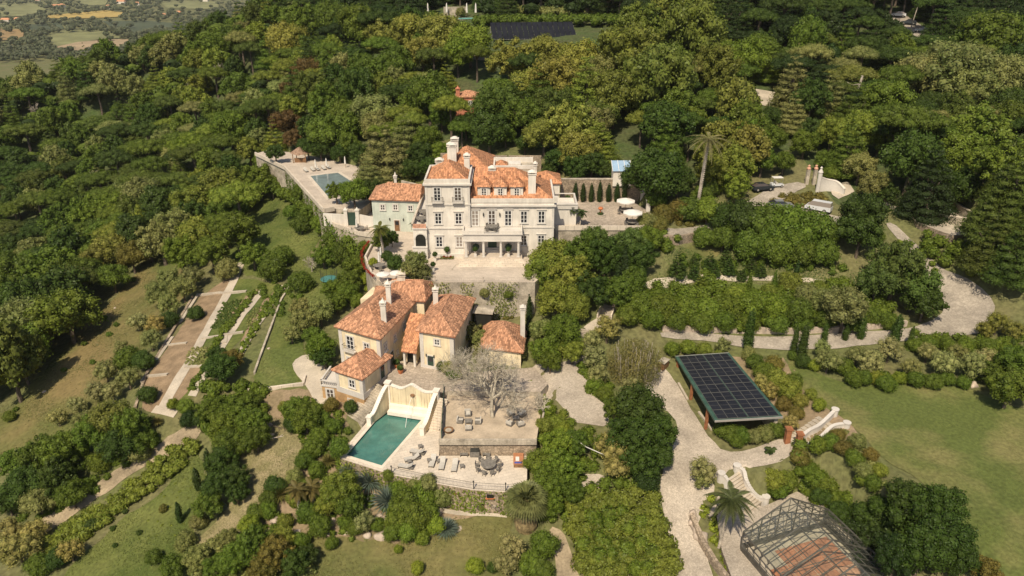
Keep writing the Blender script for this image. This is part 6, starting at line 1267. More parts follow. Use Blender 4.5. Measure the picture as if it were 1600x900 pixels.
HAND = '''
broad 985 75 52 plane|broad 1030 120 55 plane|broad 960 150 40 plane|broad 1085 55 52 plane|broad 1060 5 45 plane|broad 1120 110 38 plane|broad 1040 190 45 dark|broad 1000 40 40 plane
broad 800 92 36 mimosa|broad 850 82 36 mimosa|broad 905 92 38 mimosa|broad 870 125 38 mimosa|broad 822 130 32 mimosa|broad 935 115 30 olive|broad 890 190 44 mimosa|broad 850 208 32 mimosa|broad 932 192 30 olive|broad 905 230 34 mimosa|broad 780 150 34 mid|broad 820 175 36 mid|broad 765 205 30 dark
broad 640 42 32 mimosa|broad 690 52 36 mimosa|broad 735 62 34 bright|broad 660 82 30 mimosa|broad 715 85 28 bright|broad 600 60 32 mimosa|broad 620 95 30 mid|broad 560 40 34 mid|broad 520 25 32 mid|broad 470 30 34 mid|broad 450 60 34 mimosa
magnolia 1150 165 40 gold|magnolia 1135 215 40 gold|magnolia 1170 230 38 gold|magnolia 1110 240 26 yellow|magnolia 1150 260 30 yellow
cedar 1240 125 34 olive|cedar 1238 170 30 olive|pine 1335 108 36 gold|cedar 1300 145 30 olive|pine 1425 185 52 mid|pine 1400 200 34 dark|pine 1455 200 36 mid
broad 1480 105 52 olive|broad 1440 120 40 olive|broad 1520 140 45 olive|broad 1550 60 44 mid|broad 1340 205 32 yellow|broad 1300 205 28 yellow|broad 1375 215 24 yellow|broad 1345 255 28 olive|broad 1365 285 26 olive
broad 1530 205 44 bright|broad 1500 245 40 bright|broad 1570 250 44 green|broad 1480 275 34 green|cedar 1565 320 46 pine|cedar 1595 385 46 dark|cedar 1550 375 34 pine|cedar 1590 280 44 pine
broad 1350 340 38 dark|broad 1345 365 32 dark|broad 1400 420 44 bluegreen|broad 1430 445 38 bluegreen|broad 1370 440 34 bluegreen|broad 1445 470 30 dark|broad 1320 480 36 olive|broad 1290 470 26 olive
dense 1130 340 24 dark|dense 1160 345 30 dark|dense 1195 350 34 mid|dense 1230 352 34 mid|dense 1265 358 32 mid|dense 1290 362 24 mid|dense 1100 372 18 mid|dense 1130 372 22 mid|dense 1170 385 26 mid|dense 1215 388 26 mid|dense 1255 392 24 mid|dense 1290 395 22 mid|dense 1200 370 28 mid|dense 1240 374 28 mid
broad 1025 270 42 dark|broad 1060 285 26 dark|broad 990 280 26 dark|dense 1025 310 18 mid|dense 1060 330 16 rust|dense 1105 330 22 bright|dense 1075 328 20 mid|dense 1035 335 16 rust|olive 1150 285 24 bright|broad 1115 265 30 yellow|dense 1010 345 16 olive|dense 1030 352 14 rust
broad 865 400 36 yellow|broad 850 430 32 yellow|broad 890 435 36 yellow|broad 905 400 34 mid|broad 930 375 24 bluegreen|broad 945 400 32 dark|broad 985 375 30 bluegreen|broad 1012 372 24 green|broad 920 450 32 dark|broad 870 468 32 yellow|broad 900 478 26 yellow|olive 880 455 20 silver|cypress 975 425 22 deep|cypress 965 440 20 deep|broad 1000 400 26 dark|broad 960 455 28 mid|broad 990 440 24 mid
broad 880 520 30 green|broad 850 545 24 green|broad 895 545 22 yellow|broad 848 515 22 olive|broad 860 565 18 green|cypress 826 508 14 deep|cypress 827 480 12 deep
fir 1060 412 20 dark|fir 1085 422 13 dark|fir 1110 405 15 dark|fir 1135 398 17 dark|fir 1118 420 12 dark|fir 1140 415 14 dark|fir 1095 440 18 bright|fir 1175 412 13 dark|fir 1160 425 12 dark|fir 1190 420 12 dark|fir 1085 405 11 dark|cypress 1210 440 12 mid|cypress 1245 425 13 deep|cypress 1172 440 12 mid
dense 1000 478 22 green|dense 1035 482 24 green|dense 1070 480 24 green|dense 1105 484 24 bright|dense 1140 478 26 green|dense 1175 480 26 green|dense 1210 485 24 green|dense 1245 490 24 mid|dense 1020 500 18 green|dense 1055 502 18 green|dense 1095 505 18 green|dense 1130 503 18 mid|dense 1170 505 16 green|dense 1215 507 16 mid|dense 1255 505 16 mid|dense 1290 500 18 mid|dense 1360 490 18 mid|dense 1390 500 16 green|dense 1335 505 14 mid|dense 980 495 18 green|dense 1150 460 18 yellow|dense 1200 455 14 yellow|dense 1260 462 20 olive|dense 1235 440 18 yellow|dense 1280 450 16 yellow
olive 950 512 22 tan|olive 930 555 22 silver|olive 935 585 20 silver|dense 930 600 14 green|dense 945 615 14 green|olive 985 605 18 silver|olive 925 530 16 silver
dense 1050 545 13 bright|dense 1075 542 13 bright|dense 1100 545 13 yellow|olive 1130 540 14 olive|dense 1125 555 10 yellow
broad 1000 640 40 dark|broad 985 680 38 dark|broad 1025 675 34 dark|broad 1000 715 32 dark|broad 1030 710 22 dark|olive 955 700 26 tan|olive 965 725 24 tan|dense 1010 745 22 deep|broad 960 640 22 mid
broad 870 695 26 bright|broad 900 690 24 mid|broad 845 720 26 bright|broad 880 725 28 green|broad 860 755 28 green|broad 895 765 22 mid|broad 860 785 24 green|dense 855 640 14 lime|dense 870 660 14 yellow|dense 850 665 14 yellow|dense 880 670 12 lime|olive 800 855 24 silver|olive 790 880 20 silver|dense 850 850 22 green|dense 830 880 22 green|dense 845 890 20 mid
olive 1100 735 22 silver|olive 1098 752 14 olive|dense 1207 748 20 yellow|dense 1228 752 18 yellow|dense 1215 762 18 green|dense 1140 675 16 mid|dense 1160 680 15 mid|dense 1178 682 14 olive|dense 1197 678 14 olive|dense 1212 673 13 mid|dense 1130 672 14 green|dense 1150 690 12 green
broad 1440 805 52 dark|broad 1400 830 38 dark|broad 1480 840 42 dark|broad 1420 780 34 dark|broad 1470 790 34 dark|broad 1370 840 30 deep|broad 1440 860 42 dark|broad 1500 870 34 dark|broad 1400 870 36 deep|dense 1350 800 22 dark|dense 1375 790 18 dark|broad 1540 890 26 rust
dense 1250 715 16 rust|dense 1262 730 16 green|dense 1275 745 18 green|dense 1290 758 18 green|dense 1305 775 18 green|dense 1322 790 18 mid|dense 1265 750 14 dark|dense 1285 775 16 dark|dense 1310 800 18 dark|dense 1280 695 15 green|dense 1300 690 14 mid|dense 1318 700 14 rust|dense 1335 715 14 mid|dense 1350 735 14 olive|dense 1365 755 14 mid|dense 1340 690 13 olive|dense 1360 710 12 rust|dense 1375 735 12 yellow|dense 1310 680 11 rust
dense 1195 580 16 mid|dense 1215 595 18 yellow|dense 1235 610 18 yellow|dense 1210 570 14 rust|dense 1180 565 14 mid|dense 1250 625 13 gold|dense 1225 630 13 rust|olive 1205 610 16 tan|olive 1190 595 14 tan|dense 1245 645 12 rust|dense 1280 633 11 lime|olive 1235 660 14 tan|dense 1240 595 14 mid|dense 1170 552 12 olive|dense 1268 615 10 yellow
cypress 1243 530 13 dark|cypress 1257 532 17 dark|cypress 1290 518 12 dark|cypress 1323 516 12 dark|cypress 1348 510 15 dark|cypress 1403 512 18 dark|cypress 1424 527 13 dark|cypress 1172 515 20 dark|cypress 1580 542 12 dark|cypress 1349 488 11 dark
olive 1295 562 20 olive|olive 1285 545 16 olive|olive 1340 552 18 olive|olive 1360 565 22 silver|olive 1390 545 20 silver|olive 1425 572 18 olive|olive 1475 568 22 silver|olive 1450 550 16 silver|olive 1520 572 24 silver|olive 1540 560 20 silver|olive 1500 550 16 olive
dense 1320 575 14 green|dense 1335 592 14 green|dense 1350 590 14 mid|dense 1385 597 16 mid|dense 1405 590 12 lime|dense 1430 592 14 mid|dense 1460 596 14 mid|dense 1480 592 12 mid|dense 1505 598 11 mid|dense 1272 570 10 lime|dense 1370 590 12 lime|broad 1580 600 36 mid|broad 1595 570 34 mid|broad 1560 580 24 mid|dense 1450 536 12 green|dense 1480 538 13 green|dense 1510 541 13 green|dense 1545 541 15 green|dense 1570 540 18 green|dense 1430 540 12 green|olive 1560 505 18 gold|olive 1540 515 14 gold|olive 1585 515 18 gold
dense 1255 565 12 dark|dense 1238 555 8 mid
cedar 600 240 42 olive|cedar 632 215 34 olive|cedar 575 270 26 olive|broad 552 298 24 green|broad 578 300 22 dark|broad 525 300 16 green|broad 590 200 28 olive|broad 655 240 22 dark|broad 665 215 26 green|broad 640 265 18 dark
broad 480 115 28 brown|broad 460 140 24 brown|broad 447 190 26 brown|broad 460 215 18 brown|broad 510 165 34 mid|broad 510 205 34 mid|broad 540 180 26 mid
broad 300 320 32 yellow|broad 275 355 32 olive|broad 310 365 34 yellow|broad 285 395 28 green|broad 330 395 28 green|broad 370 360 36 green|broad 350 330 28 mid|broad 405 280 28 green|broad 425 290 18 mid|broad 395 395 24 green|dense 355 420 18 olive|dense 425 420 22 mid|dense 440 400 18 mid|dense 470 440 18 mid|dense 470 350 16 mid|dense 455 330 14 mid|broad 505 400 18 mid|broad 520 378 18 mid|broad 540 395 22 mid|broad 555 415 20 green|broad 545 440 20 mid|broad 470 300 16 green|broad 485 335 16 green|broad 498 350 14 bright|dense 545 380 14 bright|dense 570 385 12 green|broad 595 378 14 green|broad 612 372 12 dark
broad 180 385 30 gold|broad 150 405 28 gold|broad 205 400 24 rust|broad 130 430 30 mid|broad 175 430 24 mid|broad 165 360 28 mid|broad 140 335 30 bright|broad 180 320 28 bright
broad 265 435 20 olive|broad 245 455 20 olive|broad 285 450 20 olive|olive 300 430 20 olive|dense 305 488 14 dark|olive 262 475 20 olive|olive 243 505 18 tan|olive 215 500 16 silver|dense 265 500 14 dark|olive 235 530 18 olive|dense 200 560 20 green|dense 225 565 16 dark|olive 190 545 14 olive|olive 165 580 20 silver|olive 200 590 18 olive|olive 150 610 18 silver|olive 120 630 16 silver|olive 175 610 18 silver|dense 230 617 15 dark|olive 90 650 16 silver|olive 130 655 18 olive
broad 175 655 34 gold|broad 205 665 30 mid|broad 150 680 32 mid|broad 190 695 30 dark|broad 220 690 22 mid|broad 100 700 32 mid|broad 60 715 32 mid|broad 90 740 34 dark|broad 40 755 34 dark|broad 20 720 26 mid|broad 110 770 26 mid|broad 60 780 26 olive|dense 218 708 17 olive|dense 155 722 17 green|dense 130 760 16 green|broad 10 780 26 dark|dense 15 650 10 green
broad 345 575 24 dark|broad 360 560 20 rust|broad 340 555 18 dark|dense 310 655 12 dark|dense 290 635 14 bright|dense 295 655 14 deep|dense 270 632 10 lime
broad 375 640 28 green|broad 350 665 28 green|broad 395 660 26 mid|broad 330 640 22 green|broad 360 690 26 mid|broad 385 630 20 green|broad 400 685 22 mid|broad 345 720 28 dark|broad 340 760 26 dark|broad 365 745 24 dark|broad 325 790 22 mid|broad 370 770 18 dark|cypress 307 748 15 deep|cypress 279 800 14 deep|cypress 325 720 15 deep
broad 462 640 22 green|broad 478 655 22 green|dense 460 665 12 dark|dense 490 640 13 bright|dense 445 635 11 gold|dense 452 660 10 dark|dense 518 632 13 rust|dense 548 636 12 dark|dense 500 680 18 green|dense 520 665 14 green|dense 490 700 18 mid|dense 505 655 14 green|dense 475 720 16 mid|dense 530 700 16 mid|broad 530 765 30 yellow|broad 545 785 26 mid|broad 515 785 22 yellow|dense 500 770 16 mid|dense 460 745 14 olive|dense 430 760 16 dark|dense 418 780 15 mid|dense 420 795 15 green|dense 500 820 18 mid|dense 480 800 16 mid|olive 570 815 18 silver|dense 555 825 12 green|dense 518 848 12 green
dense 635 790 26 green|dense 660 775 24 green|dense 620 810 22 green|dense 650 810 24 green|dense 640 830 18 bright|dense 665 800 22 green|dense 690 775 18 olive|dense 615 830 16 green|dense 625 765 18 green|dense 680 820 16 lime|dense 660 840 12 bright|dense 652 888 11 lime|dense 607 743 9 bright|dense 742 885 13 lime|dense 622 858 8 lime|dense 770 886 10 dark|dense 670 755 14 olive|dense 650 755 12 olive
broad 395 850 30 mid|broad 430 865 30 rust|broad 370 870 28 mid|broad 355 840 18 olive|broad 460 880 24 dark|broad 410 890 26 rust|broad 340 885 22 mid|broad 440 840 20 yellow|broad 310 870 22 olive|broad 270 885 22 mid|broad 390 820 18 lime|broad 480 865 18 dark|dense 310 815 14 olive|dense 255 795 7 rust
olive 30 860 30 tan|olive 50 830 22 tan|olive 15 830 24 tan|dense 90 870 20 dark|dense 60 885 18 mid|olive 110 860 18 tan|dense 145 820 10 dark
broad 740 490 18 olive|broad 735 515 18 olive|broad 750 530 16 olive|dense 700 575 12 olive|dense 718 580 12 olive|dense 690 572 9 dark|dense 705 585 9 mid|dense 757 457 9 olive|dense 795 460 8 green|dense 712 585 8 mid
broad 500 540 24 green|broad 505 555 20 dark|broad 490 525 16 mid|olive 475 500 22 olive|broad 500 485 22 olive|broad 525 470 18 mid|broad 470 480 18 olive|broad 545 455 16 green|olive 455 520 16 olive|dense 560 470 12 green|broad 520 450 18 green
broad 650 410 20 olive|broad 655 430 18 olive|broad 640 420 15 olive|dense 618 412 15 dark|dense 605 400 10 dark|dense 630 440 8 lime|dense 598 365 12 green|dense 540 340 8 dark|dense 583 410 8 lime
broad 690 180 22 mid|broad 728 192 22 dark|broad 762 172 22 olive|olive 752 545 18 olive|olive 785 540 14 silver|olive 812 552 13 olive|dense 400 800 14 green|dense 290 845 16 olive|dense 240 870 14 mid|dense 480 760 14 green|dense 495 735 14 green|dense 460 780 12 yellow|dense 540 815 12 green|dense 590 820 12 green|dense 470 845 14 green|dense 445 815 13 yellow|broad 860 262 16 dark|broad 872 245 20 dark|broad 820 222 16 dark|broad 690 235 18 green|broad 790 212 16 mid|broad 560 238 18 dark|broad 530 236 16 dark|broad 500 232 16 dark|broad 545 225 18 mid|broad 480 228 18 dark|broad 745 208 16 dark|broad 900 262 22 dark|broad 925 255 22 dark|broad 670 262 16 dark|broad 950 265 16 dark|broad 430 238 14 dark|broad 1205 212 26 mid|broad 1192 248 24 green|broad 1258 222 22 green|broad 1225 252 18 mid|broad 1288 250 16 mid|broad 1180 190 24 mid|broad 1275 200 22 dark|broad 1205 180 20 dark|broad 1385 300 20 dark|dense 1300 270 14 green|broad 1095 305 16 mid|olive 1150 300 16 bright|dense 1370 370 12 green|dense 1110 290 16 mid
'''
for ln in HAND.strip().replace('\n', '|').split('|'):
    k, a, c, r, col = ln.split(); ptree(k, float(a), float(c), float(r), col, sz=1.6 if (k == 'cypress' and float(r) > 16 and False) else 1.0)
# hedges clipped on mansion wall, parasol terrace climbers
for k, x in enumerate((899, 911, 924, 937, 951, 964, 976)):
    g = P(x, 317, 15); tree('cypress0', (g[0], g[1]+.6, 15), .95, 'deep', 'clipped climbing column '+['first', 'second', 'third', 'fourth', 'fifth', 'sixth', 'seventh'][k]+' from the mansion along the stone wall', 'shrub', 'climbing_shrub', 'columns of greenery on the stone wall', sz=.85)
# ---- palms, rosettes, bare trees, bamboo ----
def frond(L, wd, droop, n=7, leaflets=True):
    """pinnate frond along +x; returns verts/faces lists"""
    V = []; Fq = []; 
    for i in range(n*4):
        f = (i+.5)/(n*4); x = L*f; z = L*(.35*f-droop*f*f); l = wd*math.sin(math.pi*min(1, f*.9+.12))
        for s in (-1, 1):
            b = len(V); V += [(x-.05, 0, z), (x+.06, 0, z), (x+l*.55+.03, s*l, z-l*.35), (x+l*.5, s*l*.98, z-l*.35)]; Fq.append((b, b+1, b+2, b+3))
    for i in range(n):
        f0, f1 = i/n, (i+1)/n; b = len(V); V += [(L*f0, -.03, L*(.35*f0-droop*f0*f0)), (L*f1, -.03, L*(.35*f1-droop*f1*f1)), (L*f1, .03, L*(.35*f1-droop*f1*f1)), (L*f0, .03, L*(.35*f0-droop*f0*f0))]; Fq.append((b, b+1, b+2, b+3))
    return np.array(V), np.array(Fq)
def palm(g, h, L, nf, col, label, tr=.22, lean=0, droop=.75, trunk2=None, wd=.35):
    t = thing('palm_tree', g, label, 'palm'); b = MB(); b.tube([(0, 0, -.5), (lean*.4, 0, h*.5), (lean, 0, h)], tr*1.2, 9, tr*.8)
    for k in range(int(h/.35)): b.lathe([(tr*1.1, 0), (tr*1.18, .06), (tr*.95, .12)], 8, lean*(k*.35/h), 0, k*.35)
    b.build('trunk', M_pale, t); VV = []; FF = []; o_ = 0
    for k in range(nf):
        a = k*2.39996; el = -.35+1.25*((k+.5)/nf); V, Fq = frond(L*R.uniform(.85, 1.1), wd, droop*R.uniform(.8, 1.2)); ce, se = math.cos(el-.35), math.sin(el-.35); X = V[:, 0]*ce-V[:, 2]*se; Z = V[:, 0]*se+V[:, 2]*ce
        ca, sa = math.cos(a), math.sin(a); V = np.c_[X*ca-V[:, 1]*sa+lean, X*sa+V[:, 1]*ca, Z+h]; VV.append(V); FF.append(Fq+o_); o_ += len(V)
    finish('crown', np_mesh('crown', np.concatenate(VV), np.concatenate(FF)), M_leaf, t, color=col); return t
g = G(1088, 334); palm(g, 13.6, 4.2, 34, (.28, .24, .11), 'tall slender palm with pale trunk and thin tawny crown right of the terrace', .27, .8)
g = G(1123, 856); palm(g, 7.0, 2.9, 34, (.085, .1, .03), 'palm with two trunks in the bed beside the greenhouse terrace', .16, .6, .8, wd=.4)
for k, (a, c, h) in enumerate(((893, 350, 3.0), (906, 353, 2.6))): palm((*P(a, c, 15), 15), h, 1.3, 16, (.09, .12, .04), ('left', 'right')[k]+' small palm on the front of the parasol terrace', .1, .2)
palm(G(600, 402), 5.2, 2.3, 20, (.14, .14, .03), 'palm with yellowish fronds in front of the mint annex', .17, -.4)
palm(G(650, 363), 1.8, 1.2, 14, (.09, .12, .04), 'young palm beside the mint annex wall', .1)
for k, (a, c) in enumerate(((468, 800), (490, 790))): palm(G(a, c), 3.6-k*.6, 1.8, 16, (.17, .13, .04), ('left', 'right')[k]+' short palm with drooping yellow crown in the rock garden', .17, .1)
palm(G(1205, 705), .2, 1.0, 10, (.08, .11, .03), 'low palm sprout by the driveway edge', .05)
palm((*P(762, 448, 7), 6), 1.2, 1.5, 16, (.1, .12, .04), 'stubby palm on the wall above the wooden shed', .2)
# big fan palm
g = G(822, 822); t = thing('fan_palm', g, 'large fan palm with skirt of dead fronds in front of the pool terrace', 'palm'); b = MB(); b.lathe([(.9, -.5), (1.05, .5), (.95, 1.6), (.6, 3.0)], 14); b.build('dead_frond_skirt', mat('dead_fronds', (.24, .18, .09), .95, .3, 3, .6, 14), t)
VV = []; FF = []; o_ = 0
for k in range(64):
    a = k*2.39996; el = -.55+2.0*((k+.5)/64); r0 = .75+.25*math.sin(k*1.7); cx, cy, cz_ = r0*math.cos(el)*math.cos(a), r0*math.cos(el)*math.sin(a), 3.4+r0*math.sin(el); d = Vector((math.cos(el)*math.cos(a), math.cos(el)*math.sin(a), math.sin(el)))
    s1 = d.cross(Vector((0, 0, 1))).normalized(); s2 = d.cross(s1)
    for j in range(13):
        th = -1.25+2.5*j/12; ld = (d*math.cos(th)+s1*math.sin(th)); wv = (s1*math.cos(th)-d*math.sin(th))*.09; p0 = Vector((cx, cy, cz_)); tip = p0+ld*1.3-Vector((0, 0, .3+.15*abs(th))); m_ = p0+ld*.8
        V = np.array([p0, m_-wv, tip, m_+wv]); VV.append(V); FF.append(np.array([[0, 1, 2, 3]])+o_); o_ += 4
finish('crown', np_mesh('crown', np.concatenate(VV), np.concatenate(FF)), M_leaf, t, color=(.21, .21, .075)); t.scale = (1.35, 1.35, 1.15)
for k in range(24):
    pass
# spiky rosettes
def rosette(g, r, n, col, label, z0=.6, wd=.075):
    VV = []; FF = []; 
    for k in range(n):
        a = k*2.39996; el = math.asin(min(1, .02+.98*(k+.5)/n)); d = Vector((math.cos(el)*math.cos(a), math.cos(el)*math.sin(a), math.sin(el))); s_ = d.cross(Vector((0, 0, 1))); s_ = (s_.normalized() if s_.length > .01 else Vector((1, 0, 0)))*wd; p0 = Vector((0, 0, z0)); tip = p0+d*r-Vector((0, 0, .18*r*math.cos(el)))
        VV += [p0-s_*.5, p0+d*r*.5-s_, tip, p0+d*r*.5+s_]; FF.append((4*k, 4*k+1, 4*k+2, 4*k+3))
    t = thing('spiky_plant', g, label, 'plant', 'spiky rosette plants'); finish('leaves', np_mesh('leaves', VV, FF), M_leaf, t, color=col)
    b = MB(); b.lathe([(.15, -.4), (.2, z0*.6), (.1, z0)], 8); b.build('stem', M_bark, t)
for a, c, r, lab in ((550, 737, 2.0, 'blue green spiky rosette left of the pair below the pool corner'), (578, 752, 2.4, 'large blue green spiky rosette below the pool corner'), (606, 782, 2.5, 'tallest blue green spiky rosette in the rock garden'), (697, 826, 1.8, 'pale agave in a ring of stones below the terrace'), (345, 782+10, 1.0, 'small agave by the dirt slope')): rosette(G(a, c+8), r, 150, (.19, .23, .19), lab)
for a, c, r, lab in ((438, 775, 1.9, 'yellow striped spiky plant at the dirt slope edge'), (430, 880, 2.0, 'rusty spiky plant in the lower left thicket'), (385, 875, 1.8, 'yellow green spiky plant at the lower left thicket'), (1440, 497, 1.3, 'big agave on the bend of the garden lane'), (515, 722, 1.4, 'fine leaved spiky plant beside the garden path'), (247, 660, 1.0, 'agave at the foot of the kitchen garden')): rosette(G(a, c+5), r, 90, (.2, .17, .05), lab)
# bare trees
def bare(g, h, spread, label, seed, col=M_pale, depth_=6, name='bare_tree', br=4, r0=.3):
    g_ = random.Random(seed); limbs = MB(); twigs = MB()
    def rec(p, d, L, r, k):
        q1 = p+d*L*.5+Vector((g_.uniform(-.1, .1), g_.uniform(-.1, .1), g_.uniform(-.05, .1)))*L; q = q1+(d+Vector((g_.uniform(-.3, .3), g_.uniform(-.3, .3), g_.uniform(-.1, .25)))).normalized()*L*.5
        (limbs if k > 2 else twigs).tube([p, q1, q], max(r, .014), 5 if k > 2 else 3, r*.62)
        if k == 0: return
        for i in range(br if k < depth_ else br+1):
            a = g_.uniform(0, 6.28); sp = g_.uniform(.45, 1.0)*spread; u = d.cross(Vector((0, 0, 1)) if abs(d.z) < .9 else Vector((1, 0, 0))).normalized(); v = d.cross(u)
            nd = (d+u*math.cos(a)*sp+v*math.sin(a)*sp+Vector((0, 0, .08))).normalized()
            rec(q if i > 0 else q1.lerp(q, .5), nd, L*g_.uniform(.62, .86), r*.58, k-1)
    t = thing(name, g, label, 'tree'); rec(Vector((0, 0, -.3)), Vector((0, 0, 1)), h*(.2 if depth_ == 6 else .27), r0, depth_)
    limbs.build('limbs', col, t); twigs.build('twigs', col, t, kind='stuff'); return t
M_bare = mat('lichen_bark', (.44, .385, .3), .9, .2, 2, .2, 9)
bare((*P(770, 652, 2.2), 2.2), 15.5, 1.5, 'large bare grey tree with tangled branches over the sandy garden', 3, M_bare, 6, r0=.32)
bare((*P(848, 652, 2.2), 2.0), 4.5, 1.2, 'smaller leaning bare tree at the right end of the sandy garden', 5, M_bare, 4, r0=.2)
bare(G(488, 425), 4.6, 1.1, 'silver grey leafless tree above the trampoline lawn', 8, M_bare, 4, r0=.18)
for k, (a, c) in enumerate(((350, 130), (308, 160), (60, 190), (150, 300), (590, 130))): bare(G(a, c), 9, .8, ['dead pale tree on the left ridge', 'leaning dead trunk on the left ridge', 'dead snag in the far left forest', 'dead snag in the left forest', 'bare branches behind the upper pool'][k], 20+k, M_pale, 3, r0=.25)
for a, c, lab in ((1330, 185, 'tall trunk of the rust coloured araucaria'), (1420, 290, 'tall bare trunk of the flat topped araucaria above the viewing terrace')):
    g = G(a, c); t = thing('araucaria_tree', g, lab, 'tree'); b = MB(); b.tube([(0, 0, -1), (.3, 0, 5), (.7, 0, 9.5)], .4, 8, .25)
    for k in range(14): aa = k*1.3; b.tube([(.6, 0, 6+k*.15), (.6+1.6*math.cos(aa), 1.6*math.sin(aa), 5.6+k*.15), (.6+2.9*math.cos(aa), 2.9*math.sin(aa), 6.2+k*.15)], .09, 5, .05)
    b.build('trunk', M_pale, t)
# bamboo clump
t = thing('bamboo_clump', G(990, 590), 'tall straw yellow bamboo clump above the carport yard', 'bamboo'); c0_ = []; n_ = 9000
rr_ = rng.uniform(0, 1, n_)**.6*3.6; aa_ = rng.uniform(0, 6.28, n_); hh_ = rng.uniform(0, 1, n_); zz_ = hh_*(5.6-.12*rr_**2); c_ = np.c_[rr_*np.cos(aa_)*(1+.15*hh_), rr_*np.sin(aa_)*(1+.15*hh_), zz_]; d_ = np.c_[np.cos(aa_), np.sin(aa_), np.full(n_, .6)]; V, Fq = leaf_quads(c_, d_, .17, .9, .25); finish('foliage', np_mesh('foliage', V, Fq), M_leaf, t, color=(.26, .22, .07))
b = MB()
for k in range(40): r_, a = 3.0*R.random()**.5, R.uniform(0, 6.28); b.tube([(r_*math.cos(a), r_*math.sin(a), -.3), (r_*1.25*math.cos(a), r_*1.25*math.sin(a), 5.4-.1*r_*r_)], .035, 4)
b.build('canes', M_pale, t, kind='stuff')
# ---- thickets and hedges that read as one mass ----
def thicket(px, h, col, label, name='thicket', lr=(.5, .95), size=.15, dens=1.2, sp=1.0, cat='thicket', world=None):
    poly = world or gpoly(px); xs = [p[0] for p in poly]; ys = [p[1] for p in poly]; L = []
    gx, gy = np.meshgrid(np.arange(min(xs), max(xs), sp), np.arange(min(ys), max(ys), sp)); gx = gx.ravel()+rng.uniform(-.4, .4, gx.size)*sp; gy = gy.ravel()+rng.uniform(-.4, .4, gy.size)*sp; m = inpoly(poly, gx, gy); gx = gx[m]; gy = gy[m]; z = hg(gx, gy)
    r = rng.uniform(*lr, len(gx)); zz = z+h-r*.7+rng.uniform(-.3, .2, len(gx))*h*.35
    VV = []; FF = []; off = 0; V2 = []; F2 = []; o2 = 0
    for x, y, zc, rr in zip(gx, gy, zz, r):
        n = int(dens*2.6*math.pi*rr*rr/(size*size*3)); d = sph(n); d[:, 2] = np.abs(d[:, 2])*1.1-.25; p = np.array([x, y, zc])+d*rr*rng.uniform(.85, 1.1, (n, 1)); V, Fq = leaf_quads(p, d+[0, 0, .2], size, .6, .6); VV.append(V); FF.append(Fq+off); off += len(V)
        v, f = blob((x, y, zc-.15*rr), rr*.85, 6, 4, 1.0, o2); V2.append(v); F2.append(f); o2 += len(v)
        nn = 0
    if not VV: return
    o = finish(name, np_mesh(name, np.concatenate(VV), np.concatenate(FF)), M_leaf, None, label, cat, kind='stuff', color=LEAF[col] if isinstance(col, str) else col)
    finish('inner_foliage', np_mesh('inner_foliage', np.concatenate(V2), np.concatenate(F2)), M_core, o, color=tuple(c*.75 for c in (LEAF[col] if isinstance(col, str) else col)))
    return o
thicket([(885,790),(930,772),(1020,765),(1035,790),(1045,840),(1058,885),(1060,910),(920,910),(893,850)], 1.3, (.19, .21, .03), 'dense yellow green scrub covering the bank left of the driveway', sp=1.15, lr=(.75, 1.3), size=.17, dens=1.3)
thicket([(900,830),(950,800),(1000,815),(1030,860),(1030,900),(930,905)], 1.7, 'green', 'taller greener patch within the scrub bank left of the driveway', sp=1.9, lr=(.7, 1.2), size=.16)
thicket([(895,772),(950,755),(1025,742),(1030,768),(930,775),(890,792)], 1.2, 'green', 'green scrub around the yard below the dark pine')
thicket([(60,850),(150,800),(200,765),(260,710),(300,690),(318,700),(290,735),(230,775),(150,835),(90,880),(50,900)], 1.3, 'yellow', 'long yellow green hedge along the farm track', 'hedge', cat='hedge')
thicket([(612,745),(660,752),(720,763),(790,771),(815,770),(815,792),(740,785),(690,786),(620,778)], .5, 'yellow', 'ivy and creepers hanging over the wall below the pool terrace', 'ivy', lr=(.3, .6), sp=.7, cat='ivy')
thicket([(435,446),(446,450),(400,520),(375,565),(366,560),(395,510)], .6, 'bright', 'low bright green hedge in the kitchen garden', 'hedge', lr=(.3, .5), sp=.7, cat='hedge')
thicket([(395,455),(402,458),(360,515),(330,560),(324,556),(352,510)], .7, 'green', 'clipped green hedge between two garden paths', 'hedge', lr=(.3, .5), sp=.6, cat='hedge')
thicket([(330,560),(336,562),(300,615),(292,612)], .6, 'green', 'short hedge at the lower end of the kitchen garden', 'hedge', lr=(.3, .5), sp=.6, cat='hedge')
thicket([(348,475),(380,468),(352,512),(328,518)], .35, 'bluegreen', 'vegetable rows in the middle garden bed', 'vegetable_bed', lr=(.2, .35), sp=.55, size=.1, cat='vegetables')
thicket([(298,545),(330,545),(312,572),(290,572)], .4, 'silver', 'leafy cabbages in the lower garden bed', 'vegetable_bed', lr=(.2, .4), sp=.6, size=.12, cat='vegetables')
thicket([(385,495),(402,478),(420,478),(400,510),(385,520)], .3, 'olive', 'pale vegetables in the narrow garden bed', 'vegetable_bed', lr=(.2, .35), sp=.6, size=.1, cat='vegetables')
thicket([(560,370),(596,374),(580,392),(566,410),(556,400),(520,372),(510,350)], 1.2, 'green', 'creepers below the curved wall left of the mansion', 'creeper', cat='creeper')
thicket([(506,333),(522,352),(555,369),(575,375),(560,390),(520,380),(495,360),(440,300),(404,262),(398,244),(418,256)], 3.2, 'green', 'green creepers along the foot of the upper pool wall', 'creeper', cat='creeper', sp=1.4, lr=(.9, 1.5), size=.22)
thicket([(565,415),(580,437),(604,450),(660,440),(668,446),(600,462),(560,440)], 2.0, 'lime', 'yellow green planting below the mansion terrace', cat='planting')
